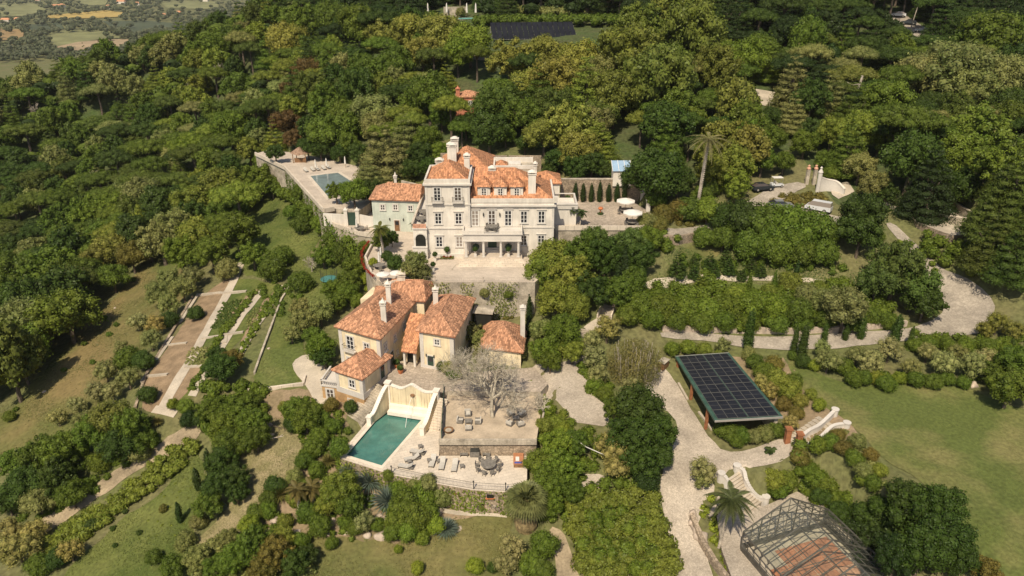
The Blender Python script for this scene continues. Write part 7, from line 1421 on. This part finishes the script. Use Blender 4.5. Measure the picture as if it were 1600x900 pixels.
thicket([(1425,520),(1500,528),(1600,530),(1600,560),(1500,550),(1420,545)], 1.0, 'green', 'green ground cover between the lane and the silver shrubs', sp=1.3, lr=(.6, 1.1))
thicket([(1270,562),(1320,575),(1360,585),(1480,585),(1560,595),(1545,605),(1440,597),(1350,597),(1290,582)], .7, 'green', 'low green plants along the edge of the big lawn', sp=1.1, lr=(.4, .8))
thicket([(1245,700),(1262,700),(1330,770),(1372,815),(1350,840),(1290,790),(1240,730)], 1.6, 'green', 'thick green hedge on the bank above the greenhouse', 'hedge', cat='hedge', sp=1.1, lr=(.7, 1.1))
thicket([(1300,800),(1350,830),(1420,890),(1440,915),(1400,915),(1330,850)], 2.0, 'deep', 'dark scrub in the gap beside the greenhouse', sp=1.2, lr=(.7, 1.2))
thicket([(1290,670),(1320,672),(1370,720),(1385,770),(1375,790),(1350,770),(1340,730),(1310,700)], .5, 'olive', 'sparse grey green planting on the sandy bank', sp=1.4, lr=(.35, .7))
thicket([(1170,560),(1215,558),(1240,600),(1262,640),(1240,655),(1200,600)], .7, 'olive', 'mixed heathers behind the solar carport', sp=1.2, lr=(.4, .8))
thicket([(1110,770),(1125,790),(1125,840),(1145,880),(1150,900),(1120,870),(1098,830),(1092,800)], .5, 'lime', 'leafy planting bed under the two trunk palm', sp=1.0, lr=(.4, .7))
thicket([(1060,392),(1300,395),(1330,420),(1320,432),(1200,425),(1060,425)], .9, 'mid', 'low garden planting between the hedges', sp=1.6, lr=(.6, 1.0), size=.18)
thicket([(1020,452),(1110,447),(1200,462),(1290,450),(1370,462),(1400,500),(1330,510),(1200,514),(1040,512),(975,505),(980,470)], 2.0, 'green', 'deep green shrubbery covering the bank above the lane', sp=1.7, lr=(.9, 1.5), size=.2)
thicket([(1395,375),(1412,372),(1470,425),(1460,435),(1420,400)], .9, 'bright', 'bright verge plants beside the descending road', sp=1.3)
thicket([(1420,372),(1500,380),(1540,420),(1540,450),(1490,425),(1440,395)], 2.2, 'green', 'green shrubs between the road and viewing terrace', sp=1.6, lr=(.8, 1.4), size=.2)
thicket([(1010,360),(1060,380),(1060,395),(1010,395),(880,362),(1000,362)], 1.8, 'green', 'shrubs under the wall of the parasol terrace', sp=1.6, lr=(.7, 1.3), size=.2)
thicket([(1030,325),(1100,318),(1170,320),(1130,345),(1100,352),(1045,355)], .8, 'rust', 'mixed flowering bed round the tall palm', sp=1.3, lr=(.5, .9))
thicket([(1225,305),(1285,305),(1300,325),(1250,322),(1205,318)], .8, 'rust', 'orange tinged planting island in the car park', sp=1.3, lr=(.5, .9))
thicket([(820,590),(850,612),(875,640),(895,665),(850,690),(840,660),(846,620)], .8, 'yellow', 'yellowing shrubs between sandy garden and west drive', sp=1.0, lr=(.4, .8))
thicket([(905,570),(915,612),(945,632),(960,612),(930,575)], .8, 'green', 'low plants by the west drive curve', sp=1.1)
thicket([(690,700),(836,698),(836,703),(690,704)], .5, 'olive', 'dry plants along the foot of the sandy garden wall', world=[(x, y) for x, y in (P(690, 706, .3), P(836, 706, .3), P(836, 696, .3), P(690, 696, .3))], lr=(.25, .45), sp=.9, size=.1)
thicket([(680,443),(832,443),(832,450),(680,450)], .4, 'rust', 'planting strip on the front wall of the mansion forecourt', world=[(x, y) for x, y in (P(682, 442, 11), P(830, 442, 11), P(830, 438, 11), P(682, 438, 11))], lr=(.3, .45), sp=.6, size=.1)
thicket([(250,770),(310,720),(330,770),(300,830),(240,850),(200,840)], .15, 'yellow', 'tufts of grass on the orchard meadow', lr=(.15, .3), sp=1.6, size=.08)
thicket([(320,600),(410,600),(420,650),(380,700),(330,700),(315,660)], 1.4, 'green', 'tall green scrub below the kitchen garden', sp=1.4, lr=(.7, 1.2), size=.18)
thicket([(400,440),(470,440),(470,480),(430,500),(410,470)], .8, 'mid', 'rough scrub beside the kitchen garden', sp=1.8, lr=(.5, .9))
thicket([(440,800),(520,820),(560,850),(480,850),(430,850),(400,820)], .7, 'green', 'mixed planting among the boulders', sp=1.4, lr=(.4, .8))
def wall_ivy(px, z, drop, col, label, cover=.6, size=.13, per=26, seed=0):
    g = np.random.default_rng(seed+300); pts_ = [P(a, c, z) for a, c in px]; A_ = []; N_ = []
    for i in range(len(pts_)-1):
        (x0, y0), (x1, y1) = pts_[i], pts_[i+1]; L = math.hypot(x1-x0, y1-y0); n = int(L*drop*per); u = g.uniform(0, 1, n); v = g.uniform(0, 1, n)**.8
        nx_, ny_ = (y1-y0)/L, -(x1-x0)/L
        s_ = u*L+i*13; m = (np.sin(s_*1.1+1.7*np.sin(s_*.37))*.5+.5)*1.25+g.uniform(-.25, .25, n) > (1-cover)+v*.35*(1-cover)
        u, v = u[m], v[m]; o_ = .06+.22*g.random(len(u))*(1-v*.4); A_.append(np.c_[x0+(x1-x0)*u+nx_*o_, y0+(y1-y0)*u+ny_*o_, z-v*drop+.08]); N_.append(np.tile([nx_, ny_, .4], (len(u), 1)))
    V, Fq = leaf_quads(np.concatenate(A_), np.concatenate(N_), size, .5, .7, g); finish('ivy', np_mesh('ivy', V, Fq), M_leaf, None, label, 'ivy', kind='stuff', color=LEAF[col])
wall_ivy([(531,716),(612,742),(650,749),(700,759),(740,766),(790,769),(823,767)], 0, 4.0, 'yellow', 'yellow green ivy over the curved wall below the pool terrace', .8)
wall_ivy([(623,446),(680,441),(836,441),(884,395)], 11, 7, 'olive', 'sparse ivy on the retaining wall below the mansion forecourt', .35)
wall_ivy([(399,240),(445,262),(506,330),(512,342),(520,352),(560,366)], 12.8, 7, 'green', 'creeper covering the retaining wall of the upper pool', .85, .2, 14)
wall_ivy([(868,357),(1004,357),(1024,337)], 14.8, 5, 'mid', 'climbers on the wall below the parasol terrace', .6, .18, 14)
thicket([(440,640),(475,625),(530,640),(555,690),(540,722),(500,735),(470,705)], .8, 'green', 'mixed leafy planting left of the pool terrace', sp=1.2, lr=(.4, .9))
thicket([(420,745),(520,735),(600,752),(640,775),(640,838),(560,832),(440,812)], .6, 'mid', 'leafy undergrowth between the boulders of the rock garden', sp=1.4, lr=(.35, .85), size=.13)
thicket([(310,850),(400,828),(470,838),(495,915),(280,915)], 1.0, 'olive', 'tangled undergrowth at the bottom left of the rock garden', sp=1.3, lr=(.4, 1.0), size=.14)
thicket([(230,640),(150,690),(60,760),(10,800),(20,830),(100,800),(200,730),(262,680)], .7, 'mid', 'undergrowth beneath the trees along the farm track', sp=1.8, lr=(.5, 1.0), size=.16)
thicket([(800,620),(850,640),(840,690),(838,760),(850,820),(905,830),(905,770),(950,730),(960,690),(930,672),(880,660)], .9, 'green', 'leafy scrub filling the gap between pool terrace and thicket', sp=1.3, lr=(.5, 1.0), size=.14)
# small fruit bushes on field and meadow
for a, c in ((163,497),(182,507),(171,522),(132,537),(100,578),(145,566),(208,437),(25,640),(168,567)): ptree('shrub', a, c, 5, 'mid', 'tiny young fruit tree on the sloping field', 'young_tree', 'tree', group='young trees on the field')
for a, c in ((177,825),(218,832),(180,852),(195,800),(268,705)): ptree('shrub', a, c, 5, 'dark', 'small bush on the orchard meadow', group='bushes on the orchard meadow')
# boulders
def boulder(g, r, label, seed):
    gg = np.random.default_rng(seed); v, f = blob((0, 0, 0), 1, 8, 6); d = v/np.maximum(np.linalg.norm(v, axis=1)[:, None], 1e-6); k = 1+.18*np.sin(d[:, :1]*4+seed)+.14*np.sin(d[:, 1:2]*5+seed*2)+.1*np.sin(d[:, 2:]*7)
    me = np_mesh('boulder', d*k*r*[1, .8, .62], f); o = finish('boulder', me, M_rock, None, label, 'boulder', 'boulders of the rock garden'); o.location = up(g, r*.15); o.rotation_euler = (0, 0, seed); return o
for k, (a, c, r) in enumerate(((508,822,.5),(520,815,.6),(537,822,.7),(595,840,.9),(590,812,.8),(604,812,.6),(465,832,.5),(600,830,.7),(575,838,.6),(430,815,.8),(440,812,.6),(540,832,.5),(683,800,.8),(674,803,.5),(632,832,.6),(575,780,.5),(584,775,.5),(487,833,.4),(513,835,.4),(500,828,.4),(1315,572,.5),(1310,570,.4),(1422,598,.6),(1432,597,.7),(1446,600,.5),(1495,600,.5),(1520,603,.8),(1470,600,.4),(1268,573,.4),(1083,815,.7),(1087,828,.8),(1095,840,.9),(1082,803,.6),(1100,850,.6),(370,708,.5),(420,667,.6),(410,672,.5),(425,680,.4),(70,613,.4),(180,482,.35),(420,545,.3))): boulder(G(a, c), r, 'pale boulder '+LBL('shrub', 'mid', a, c).split('shrub ')[1], k)
for k in range(16):
    a = math.pi*(.95+1.15*k/15); boulder(G(698+22*math.cos(a), 826-8*math.sin(a)*1.0), .2, 'small stone of the ring round the pale agave', 60+k)
# brush pile with fallen branches
b = MB(); g = G(418, 668)
for k in range(46): a = R.uniform(0, 6.28); p = Vector((R.uniform(-2.4, 2.4), R.uniform(-1.4, 1.4), R.uniform(0, .8))); b.tube([p, p+Vector((math.cos(a), math.sin(a), R.uniform(-.1, .25)))*R.uniform(.8, 1.8)], .04, 4, .015)
o = b.build('brush_pile', M_bark, label='pile of cut branches on the dry bank left of the annex', cat='brush pile', kind='stuff'); o.location = g
t = thing('fallen_branch', G(435, 685), 'pale fallen branch on the dirt slope', 'branch'); b = MB(); b.tube([(-1.4, -.3, .1), (0, 0, .2), (1.3, .5, .15)], .1, 6, .05); b.tube([(0, 0, .2), (.5, .5, .3)], .05, 5); b.build('wood', M_pale, t)
g0, g1 = up(G(882, 710), 3.4), up(G(950, 745), 3.0); b = MB(); b.tube([g0, [(g0[i]+g1[i])/2-(.4 if i == 2 else 0) for i in range(3)], g1], .06, 6); o = b.build('pale_pipe', M_hose, label='thin pale pipe or cable hanging across the thicket', cat='pipe')

# ---------------- forest ----------------
FOREST = [(-80, 85), (90, 98), (200, 78), (300, 52), (400, 8), (440, -60), (1750, -60), (1750, 330), (1530, 320), (1440, 305), (1370, 262), (1290, 238), (1200, 232), (1130, 255), (1060, 300), (1000, 305), (960, 262), (880, 275), (850, 235), (760, 212), (680, 222), (650, 262), (560, 262), (540, 222), (470, 236), (400, 232), (392, 262), (395, 300), (330, 385), (255, 385), (190, 400), (100, 500), (50, 560), (10, 620), (-80, 680)]
CLEAR = [[(742, 34), (990, 30), (990, 76), (742, 76)], [(672, 8), (752, 8), (752, 40), (672, 40)], [(1392, 16), (1425, 22), (1452, 46), (1440, 58), (1400, 40)], [(708, 135), (755, 135), (755, 168), (708, 168)], [(1165, 135), (1232, 140), (1232, 172), (1165, 168)], [(708, 82), (775, 84), (775, 98), (708, 98)], [(935, 232), (990, 232), (990, 262), (935, 262)], [(1200, 218), (1235, 218), (1235, 240), (1200, 240)], [(725, 212), (850, 205), (850, 250), (725, 250)]]
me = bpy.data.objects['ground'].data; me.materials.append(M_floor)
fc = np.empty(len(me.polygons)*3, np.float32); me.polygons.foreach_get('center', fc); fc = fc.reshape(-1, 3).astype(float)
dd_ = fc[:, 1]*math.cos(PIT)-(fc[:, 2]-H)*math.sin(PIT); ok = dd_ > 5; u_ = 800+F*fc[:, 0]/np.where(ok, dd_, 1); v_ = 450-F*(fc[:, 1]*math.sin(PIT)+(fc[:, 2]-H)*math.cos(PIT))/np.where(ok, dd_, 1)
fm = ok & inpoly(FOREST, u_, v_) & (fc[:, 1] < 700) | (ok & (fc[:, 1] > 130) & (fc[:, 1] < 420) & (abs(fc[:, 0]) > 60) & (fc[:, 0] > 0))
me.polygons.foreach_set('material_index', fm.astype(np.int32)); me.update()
spots = []; cellsz = 12.0; hashg = {}
def near_ok(x, y, r, f=.82):
    ci, cj = int(x//cellsz), int(y//cellsz)
    for i in range(ci-1, ci+2):
        for j in range(cj-1, cj+2):
            for (a, b, q) in hashg.get((i, j), ()):
                if (a-x)**2+(b-y)**2 < ((r+q)*f)**2: return False
    return True
def addh(x, y, r): hashg.setdefault((int(x//cellsz), int(y//cellsz)), []).append((x, y, r))
for x, y, r, k in TREES:
    if r > 1.5: addh(x, y, r*.9)
fr = np.random.default_rng(77); N0 = 26000; X0 = fr.uniform(-290, 290, N0); Y0 = fr.uniform(105, 430, N0); Z0 = hg(X0, Y0); R0 = fr.uniform(3.0, 5.6, N0)
for x, y, z, r in zip(X0, Y0, Z0, R0):
    px_, py_ = proj(x, y, z+r*1.1)
    if not (-90 < px_ < 1690 and -60 < py_ < 720): continue
    if not inpoly(FOREST, np.array([px_]), np.array([py_]))[0]: continue
    rp = r*F/depth(x, y, z+5)
    if any(inpoly(q, np.array([px_, px_-rp*.8, px_+rp*.8, px_, px_]), np.array([py_, py_, py_, py_-rp*.8, py_+rp])).any() for q in CLEAR): continue
    if inpoly(PADS[4][1], np.array([x]), np.array([y]))[0] or distpoly(PADS[4][1], np.array([x]), np.array([y]))[0] < r*.8: continue
    if 110 < y < 146 and -30 < x < 27: continue
    if not near_ok(x, y, r, .55): continue
    addh(x, y, r); spots.append((rp, x, y, z, r, px_, py_))
spots.sort(key=lambda q: -q[0])
cnt = dict(broad=sum(1 for t in TREES if t[3] == 'broad'), pine=0, cedar=0, magnolia=0, olive=0); rest = []
for rp, x, y, z, r, px_, py_ in spots:
    u = R.random()
    if py_ < 70 and px_ > 480: kind, col = ('broad' if u < .6 else 'cedar'), R.choice(['deep', 'deep', 'dark', 'dark', 'deep'])  # cloud shadow over the hilltop painted as darker leaf colours
    elif px_ < 240 and py_ < 330: kind, col = ('pine' if u < .5 else 'broad'), R.choice(['dark', 'mid', 'mid', 'pine', 'pine', 'olive', 'dark'])
    elif px_ < 420: kind, col = ('broad' if u < .7 else 'pine' if u < .85 else 'magnolia'), R.choice(['dark', 'mid', 'mid', 'green', 'yellow', 'olive', 'pine', 'dark'])
    elif px_ > 1200: kind, col = ('broad' if u < .7 else 'cedar' if u < .85 else 'pine'), R.choice(['dark', 'dark', 'mid', 'deep', 'pine', 'mid', 'olive'])
    else: kind, col = ('broad' if u < .75 else 'magnolia' if u < .85 else 'cedar'), R.choice(['dark', 'mid', 'mid', 'green', 'yellow', 'olive', 'dark', 'mid', 'pine'])
    if cnt.get(kind, 0) >= 295: kind = next((k for k in ('pine', 'magnolia', 'cedar') if cnt[k] < 290), None)
    if kind is None or rp < 8: rest.append((x, y, z, r, col)); continue
    cnt[kind] += 1; n = 5 if kind == 'broad' else 2; key = kind+str(R.randrange(n)); s = r/ARCH[key][4]
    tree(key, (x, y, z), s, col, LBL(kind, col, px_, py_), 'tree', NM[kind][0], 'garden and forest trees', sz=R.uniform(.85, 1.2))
print('forest', len(spots), cnt, len(rest))
def mass(name, spots_, label, size=.6, nq=420, colname='mid', zc=1.1, flat=.8, kind='stuff', color=None):
    VV = []; FF = []; off = 0; V2 = []; F2 = []; o2 = 0
    for x, y, z, r in spots_:
        lb = np.array([(0, 0, 0, .62)]+[(.55*math.cos(a), .55*math.sin(a), .12*math.sin(a*3), .45) for a in [k*1.05+x for k in range(6)]]); i = fr.integers(0, len(lb), nq); d = sph(nq, fr); d[:, 2] = np.abs(d[:, 2]*1.2)-.3
        p = (lb[i, :3]+d*lb[i, 3:4])*r*[1, 1, flat]+[x, y, z+r*zc]; V, Fq = leaf_quads(p, d, size, .6, .6, fr); VV.append(V); FF.append(Fq+off); off += len(V)
        v, f = blob((x, y, z+r*zc), r*.75, 6, 4, flat, o2); V2.append(v); F2.append(f); o2 += len(v)
    if not VV: return
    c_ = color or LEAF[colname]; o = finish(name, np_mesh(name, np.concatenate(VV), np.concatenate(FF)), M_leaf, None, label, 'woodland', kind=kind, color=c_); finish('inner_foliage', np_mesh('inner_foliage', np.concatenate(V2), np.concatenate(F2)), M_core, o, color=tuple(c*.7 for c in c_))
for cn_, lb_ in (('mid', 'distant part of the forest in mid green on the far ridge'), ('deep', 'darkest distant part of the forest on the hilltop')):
    mass('far_woodland', [(x, y, z, r) for x, y, z, r, c in rest if (c in ('deep', 'dark')) == (cn_ == 'deep')], lb_, .45, 420, cn_)  # deep mass includes crowns darkened for the hilltop cloud shadow

# ---------------- hilltop: solar array, hedges, garden terrace ----------------
g0, g1 = G(770, 66), G(902, 56); L_ = math.dist(g0[:2], g1[:2]); a_ = math.atan2(g1[1]-g0[1], g1[0]-g0[0])
t = thing('solar_array', g0, 'long tilted rack of dark solar panels on the hilltop', 'solar array', rz=a_); nx_ = 16
for row in range(2):
    for i in range(nx_):
        x0 = i*L_/nx_; b = MB(); y0 = row*4.2; b.add([(x0, y0, .8+row*1.9), (x0+L_/nx_-.12, y0, .8+row*1.9), (x0+L_/nx_-.12, y0+3.4, 3.0+row*1.9), (x0, y0+3.4, 3.0+row*1.9)]+[(x0, y0, .7+row*1.9), (x0+L_/nx_-.12, y0, .7+row*1.9), (x0+L_/nx_-.12, y0+3.4, 2.9+row*1.9), (x0, y0+3.4, 2.9+row*1.9)], [(0, 1, 2, 3), (7, 6, 5, 4), (0, 4, 5, 1), (1, 5, 6, 2), (2, 6, 7, 3), (3, 7, 4, 0)]); b.build('solar_panel', M_solar, t)
    b = MB(); b.tube([(0, row*4.2+.1, .72+row*1.9), (L_, row*4.2+.1, .72+row*1.9)], .12, 4); b.build('rail', M_alu, t)
    for i in range(0, nx_+1, 4): b = MB(); b.tube([(i*L_/nx_, row*4.2+2, -1.5), (i*L_/nx_, row*4.2+2, 2+row*1.9)], .1, 4); b.build('post', M_alu, t)
def longhedge(px, h, wd, col, label):
    poly = strip(px, wd); return thicket(None, h, col, label, 'hedge', lr=(1.0, 1.6), size=.35, sp=1.6, cat='hedge', world=poly, dens=1.0)
longhedge([(742, 42), (820, 40), (900, 41), (985, 42)], 3.2, 4, 'mid', 'long straight clipped hedge above the solar array on the hilltop')
longhedge([(590, 32), (640, 33), (680, 35)], 3, 4, 'mid', 'short stretch of clipped hedge left of the hilltop garden')
longhedge([(660, 6), (760, 5), (830, 8)], 3, 4, 'dark', 'highest clipped hedge on the hilltop')
longhedge([(800, 27), (860, 30), (930, 28), (985, 26)], 3.5, 5, 'olive', 'bushy hedge under the rocks on the hilltop')
for k, (a, c, r) in enumerate(((883, 12, 4.0), (915, 18, 3.5), (868, 16, 2.4))): boulder(G(a, c), r, ('large pale rock', 'second pale rock', 'small pale rock')[k]+' rising behind the hedge on the hilltop', 90+k)
g = G(708, 30); t = thing('hilltop_pool', g, 'strip of turquoise pool with white surround on the hilltop', 'pool'); b = MB(); b.box(-9, -2.5, -1.5, 1.5, -.5, .5); b.box(1.5, 8, -1.5, 1.5, -.5, .5); b.build('surround', M_deck, t)
mw = water('turquoise_water', (.2, .45, .4)); b = MB(); b.box(-8.6, -2.9, -1.7, 1.1, .2, .52); b.box(1.9, 7.6, -1.7, 1.1, .2, .52); b.build('water', mw, t)
for k, dx in enumerate((-8.5, -2.2, 4.5, 7.5)):
    t = put('closed', (g[0]+dx, g[1]+2.2, g[2]+.3), 0, ('first', 'second', 'third', 'fourth')[k]+' closed white parasol from the left on the hilltop'); t.scale = (1.8, 1.8, 1.7)
b = MB(); b.box(-3.4, 4.2, -.3, .3, -1, 3.6); t = b.build('garden_wall', M_conc, label='grey wall behind the hilltop pool', cat='wall'); t.location = (g[0], g[1]+4, g[2])
ptree('dense', 720, 20, 9, 'olive', 'rounded grey green tree before the wall on the hilltop')
t = thing('stone_stump', G(1274, 32), 'squat reddish stone tower among dark trees at the upper right', 'tower'); b = MB(); b.lathe([(1.5, -1), (1.3, 4.5), (1.6, 4.6), (1.6, 5.2), (.3, 5.6)], 10); b.build('shaft', M_rubble, t)

# ---------------- far valley ----------------
VAL = [('yellow_field', [(72,26),(95,23),(130,20),(165,17),(192,20),(190,27),(150,29),(110,30),(75,29)], mat('yellow_crop', (.42, .3, .09), .95, .1, .02, 0, .2)),
 ('tan_field', [(85,75),(120,67),(165,63),(204,62),(198,75),(160,88),(120,80)], mat('tan_crop', (.34, .25, .15), .95, .1, .02, 0, .2)),
 ('dark_field', [(160,34),(230,33),(295,38),(280,54),(215,52),(175,44)], mat('dark_crop', (.07, .085, .045), .95, .1, .02, 0, .2)),
 ('pale_field', [(70,55),(110,48),(160,48),(205,60),(160,62),(85,74)], mat('pale_crop', (.2, .2, .085), .95, .15, .02, 0, .2)),
 ('pale_field', [(0,6),(50,5),(75,15),(40,26),(0,27)], MATS['pale_crop']), ('pale_field', [(250,3),(345,3),(340,15),(262,14)], MATS['pale_crop']), ('brown_field', [(0,46),(38,47),(36,62),(0,64)], mat('brown_crop', (.3, .2, .09), .95, .1, .02, 0, .2)),
 ('pale_field', [(120,0),(170,0),(165,8),(130,10)], MATS['pale_crop']), ('dark_field', [(40,40),(95,36),(100,46),(50,50)], MATS['dark_crop'])]
for nm, px, m in VAL: drape(nm, gpoly(px), m, 1.5, 60)
for k, (a, c, wd) in enumerate(((88,13,22),(76,5,16),(98,12,12),(165,7,14),(190,6,22),(205,4,14),(10,36,16),(20,35,16),(30,35,14),(330,6,16),(322,3,14),(345,4,10),(255,28,14),(175,17,10),(215,9,10),(300,2,12),(60,4,10),(228,55,8),(280,24,10),(355,12,10),(170,14,9))[::2]):
    g = G(a, c); hh = 7; t = thing('farmhouse', g, 'tiny white farmhouse with orange roof in the far valley', 'house', 'farmhouses in the far valley', R.uniform(-.4, .4)); s_ = wd*1.2
    b = MB(); b.box(-s_/2, s_/2, -5, 5, -3, hh); b.build('wall', M_white, t); b = MB(); b.add([(-s_/2-.5, -5.6, hh), (s_/2+.5, -5.6, hh), (s_/2+.5, 5.6, hh), (-s_/2-.5, 5.6, hh), (-s_/2+2, 0, hh+4), (s_/2-2, 0, hh+4)], [(0, 1, 5, 4), (1, 2, 5), (2, 3, 4, 5), (3, 0, 4)]); b.build('roof', M_tile_o, t)
vt = []
for _ in range(2600):
    a, c = R.uniform(-20, 400), 98*R.random()**1.3-3
    if any(inpoly(q, np.array([a]), np.array([c]))[0] for _n_, q, _m in VAL) and R.random() > .06: continue
    dv = ray(a, c); T = (-80-H)/dv[2]
    if dv[1]*T > 4500 or (c > 60 and R.random() < .1): continue
    x, y = dv[0]*T, dv[1]*T; z = float(hg(np.array([x]), np.array([y]))[0])
    if z > -70: continue
    vt.append((x, y, z, R.uniform(4, 8)))
mass('valley_trees', vt[::3], 'woods and hedgerows scattered over the far valley floor', 2.4, 40, 'olive', color=(.15, .16, .085)); mass('valley_trees', vt[1::3], 'darker woods along the valley below the forested ridge', 2.4, 40, 'mid', color=(.12, .135, .065))

# grass tufts so that the meadows are not smooth
def tufts(px, n, size, col, label, world=None):
    poly = world or gpoly(px); xs = [p[0] for p in poly]; ys = [p[1] for p in poly]; x = fr.uniform(min(xs), max(xs), n); y = fr.uniform(min(ys), max(ys), n); m = inpoly(poly, x, y) & (np.sin(x*.55+2*np.sin(y*.31))+np.sin(y*.6+x*.2)+fr.normal(0, .9, n) > .1); x, y = x[m], y[m]
    V, Fq = leaf_quads(np.c_[x, y, hg(x, y)+.06+size*.5], np.c_[fr.normal(0, .6, len(x)), -np.ones(len(x)), np.full(len(x), .5)], size, .5, .35, fr); finish('grass_tufts', np_mesh('grass_tufts', V, Fq), M_leaf, None, label, 'grass', kind='stuff', color=col)
tufts([(262,398),(300,440),(240,530),(150,650),(60,720),(-30,740),(-30,660),(60,590),(175,470),(215,425)], 30000, .13, (.24, .21, .075), 'dry grass tufts scattered over the sloping field')
tufts([(395,300),(440,290),(500,370),(560,430),(560,470),(470,520),(460,575),(392,610),(420,540),(440,440),(385,430),(350,410)], 26000, .14, (.17, .19, .05), 'rough green grass tufts on the wild meadow')
tufts([(310,700),(330,760),(300,830),(340,950),(60,950),(110,890),(180,820),(250,770)], 22000, .11, (.18, .2, .05), 'grass tufts on the orchard meadow')
tufts([(460,822),(640,835),(720,806),(800,808),(800,950),(440,950),(440,870)], 16000, .1, (.25, .22, .08), 'dry grass tufts on the lower meadow')
tufts([(385,660),(470,650),(490,690),(445,760),(385,850),(310,860),(375,740)], 9000, .1, (.26, .22, .1), 'dry tufts on the bare slope left of the pool')
tufts([(1222,556),(1350,602),(1510,605),(1640,650),(1640,920),(1520,920),(1440,750),(1330,660)], 26000, .07, (.19, .2, .055), 'short grass tufts on the big lawn')
tufts([(1020,380),(1330,400),(1400,420),(1400,500),(1280,512),(1000,508),(980,450)], 24000, .15, (.13, .17, .04), 'low weeds and grass between the garden hedges')

# ---------------- make shared labels say which one ----------------
ORD = ['first', 'second', 'third', 'fourth', 'fifth', 'sixth', 'seventh', 'eighth', 'ninth', 'tenth', 'eleventh', 'twelfth', 'thirteenth', 'fourteenth', 'fifteenth']
bl = {}
for o in C.objects:
    if o.parent is None and 'label' in o.keys() and o.get('group') in ('garden and forest trees', 'farmhouses in the far valley', 'boulders of the rock garden', 'stone edgings of the kitchen garden', 'young trees on the field', 'bushes on the orchard meadow'): bl.setdefault(o['label'], []).append(o)
def _p(o):
    p = o.location if o.location.length > 0 else o.data.vertices[0].co
    return proj(p.x, p.y, p.z)
for lb, L_ in bl.items():
    if len(L_) < 2 or len(L_) > 90: continue
    k = -(-len(L_)//15); L_.sort(key=lambda o: _p(o)[1]); RN = {1: [''], 2: ['far row', 'near row'], 3: ['far row', 'middle row', 'near row'], 4: ['farthest row', 'far row', 'near row', 'nearest row'], 5: ['farthest row', 'far row', 'middle row', 'near row', 'nearest row'], 6: ['farthest row', 'far row', 'upper middle row', 'lower middle row', 'near row', 'nearest row']}[k]; m_ = -(-len(L_)//k)
    for q in range(k):
        row = sorted(L_[q*m_:(q+1)*m_], key=lambda o: _p(o)[0])
        for i, o in enumerate(row): o['label'] = lb+', '+(RN[q]+' ' if RN[q] else '')+('leftmost' if i == 0 else 'rightmost' if i == len(row)-1 else ORD[i]+' from left')

# ---------------- air between the camera and the far valley ----------------
b = MB(); b.box(-2600, 1500, -40, 4700, -90, 110)
hz = bpy.data.materials.new('haze'); hz.use_nodes = True; N_ = hz.node_tree.nodes; N_.remove(N_['Principled BSDF']); pv = N_.new('ShaderNodeVolumePrincipled'); pv.inputs['Color'].default_value = (.93, .94, .9, 1); pv.inputs['Density'].default_value = .00005; hz.node_tree.links.new(pv.outputs[0], N_['Material Output'].inputs['Volume'])
b.build('haze', hz, label='thin pale air over the valley', cat='haze', kind='stuff')
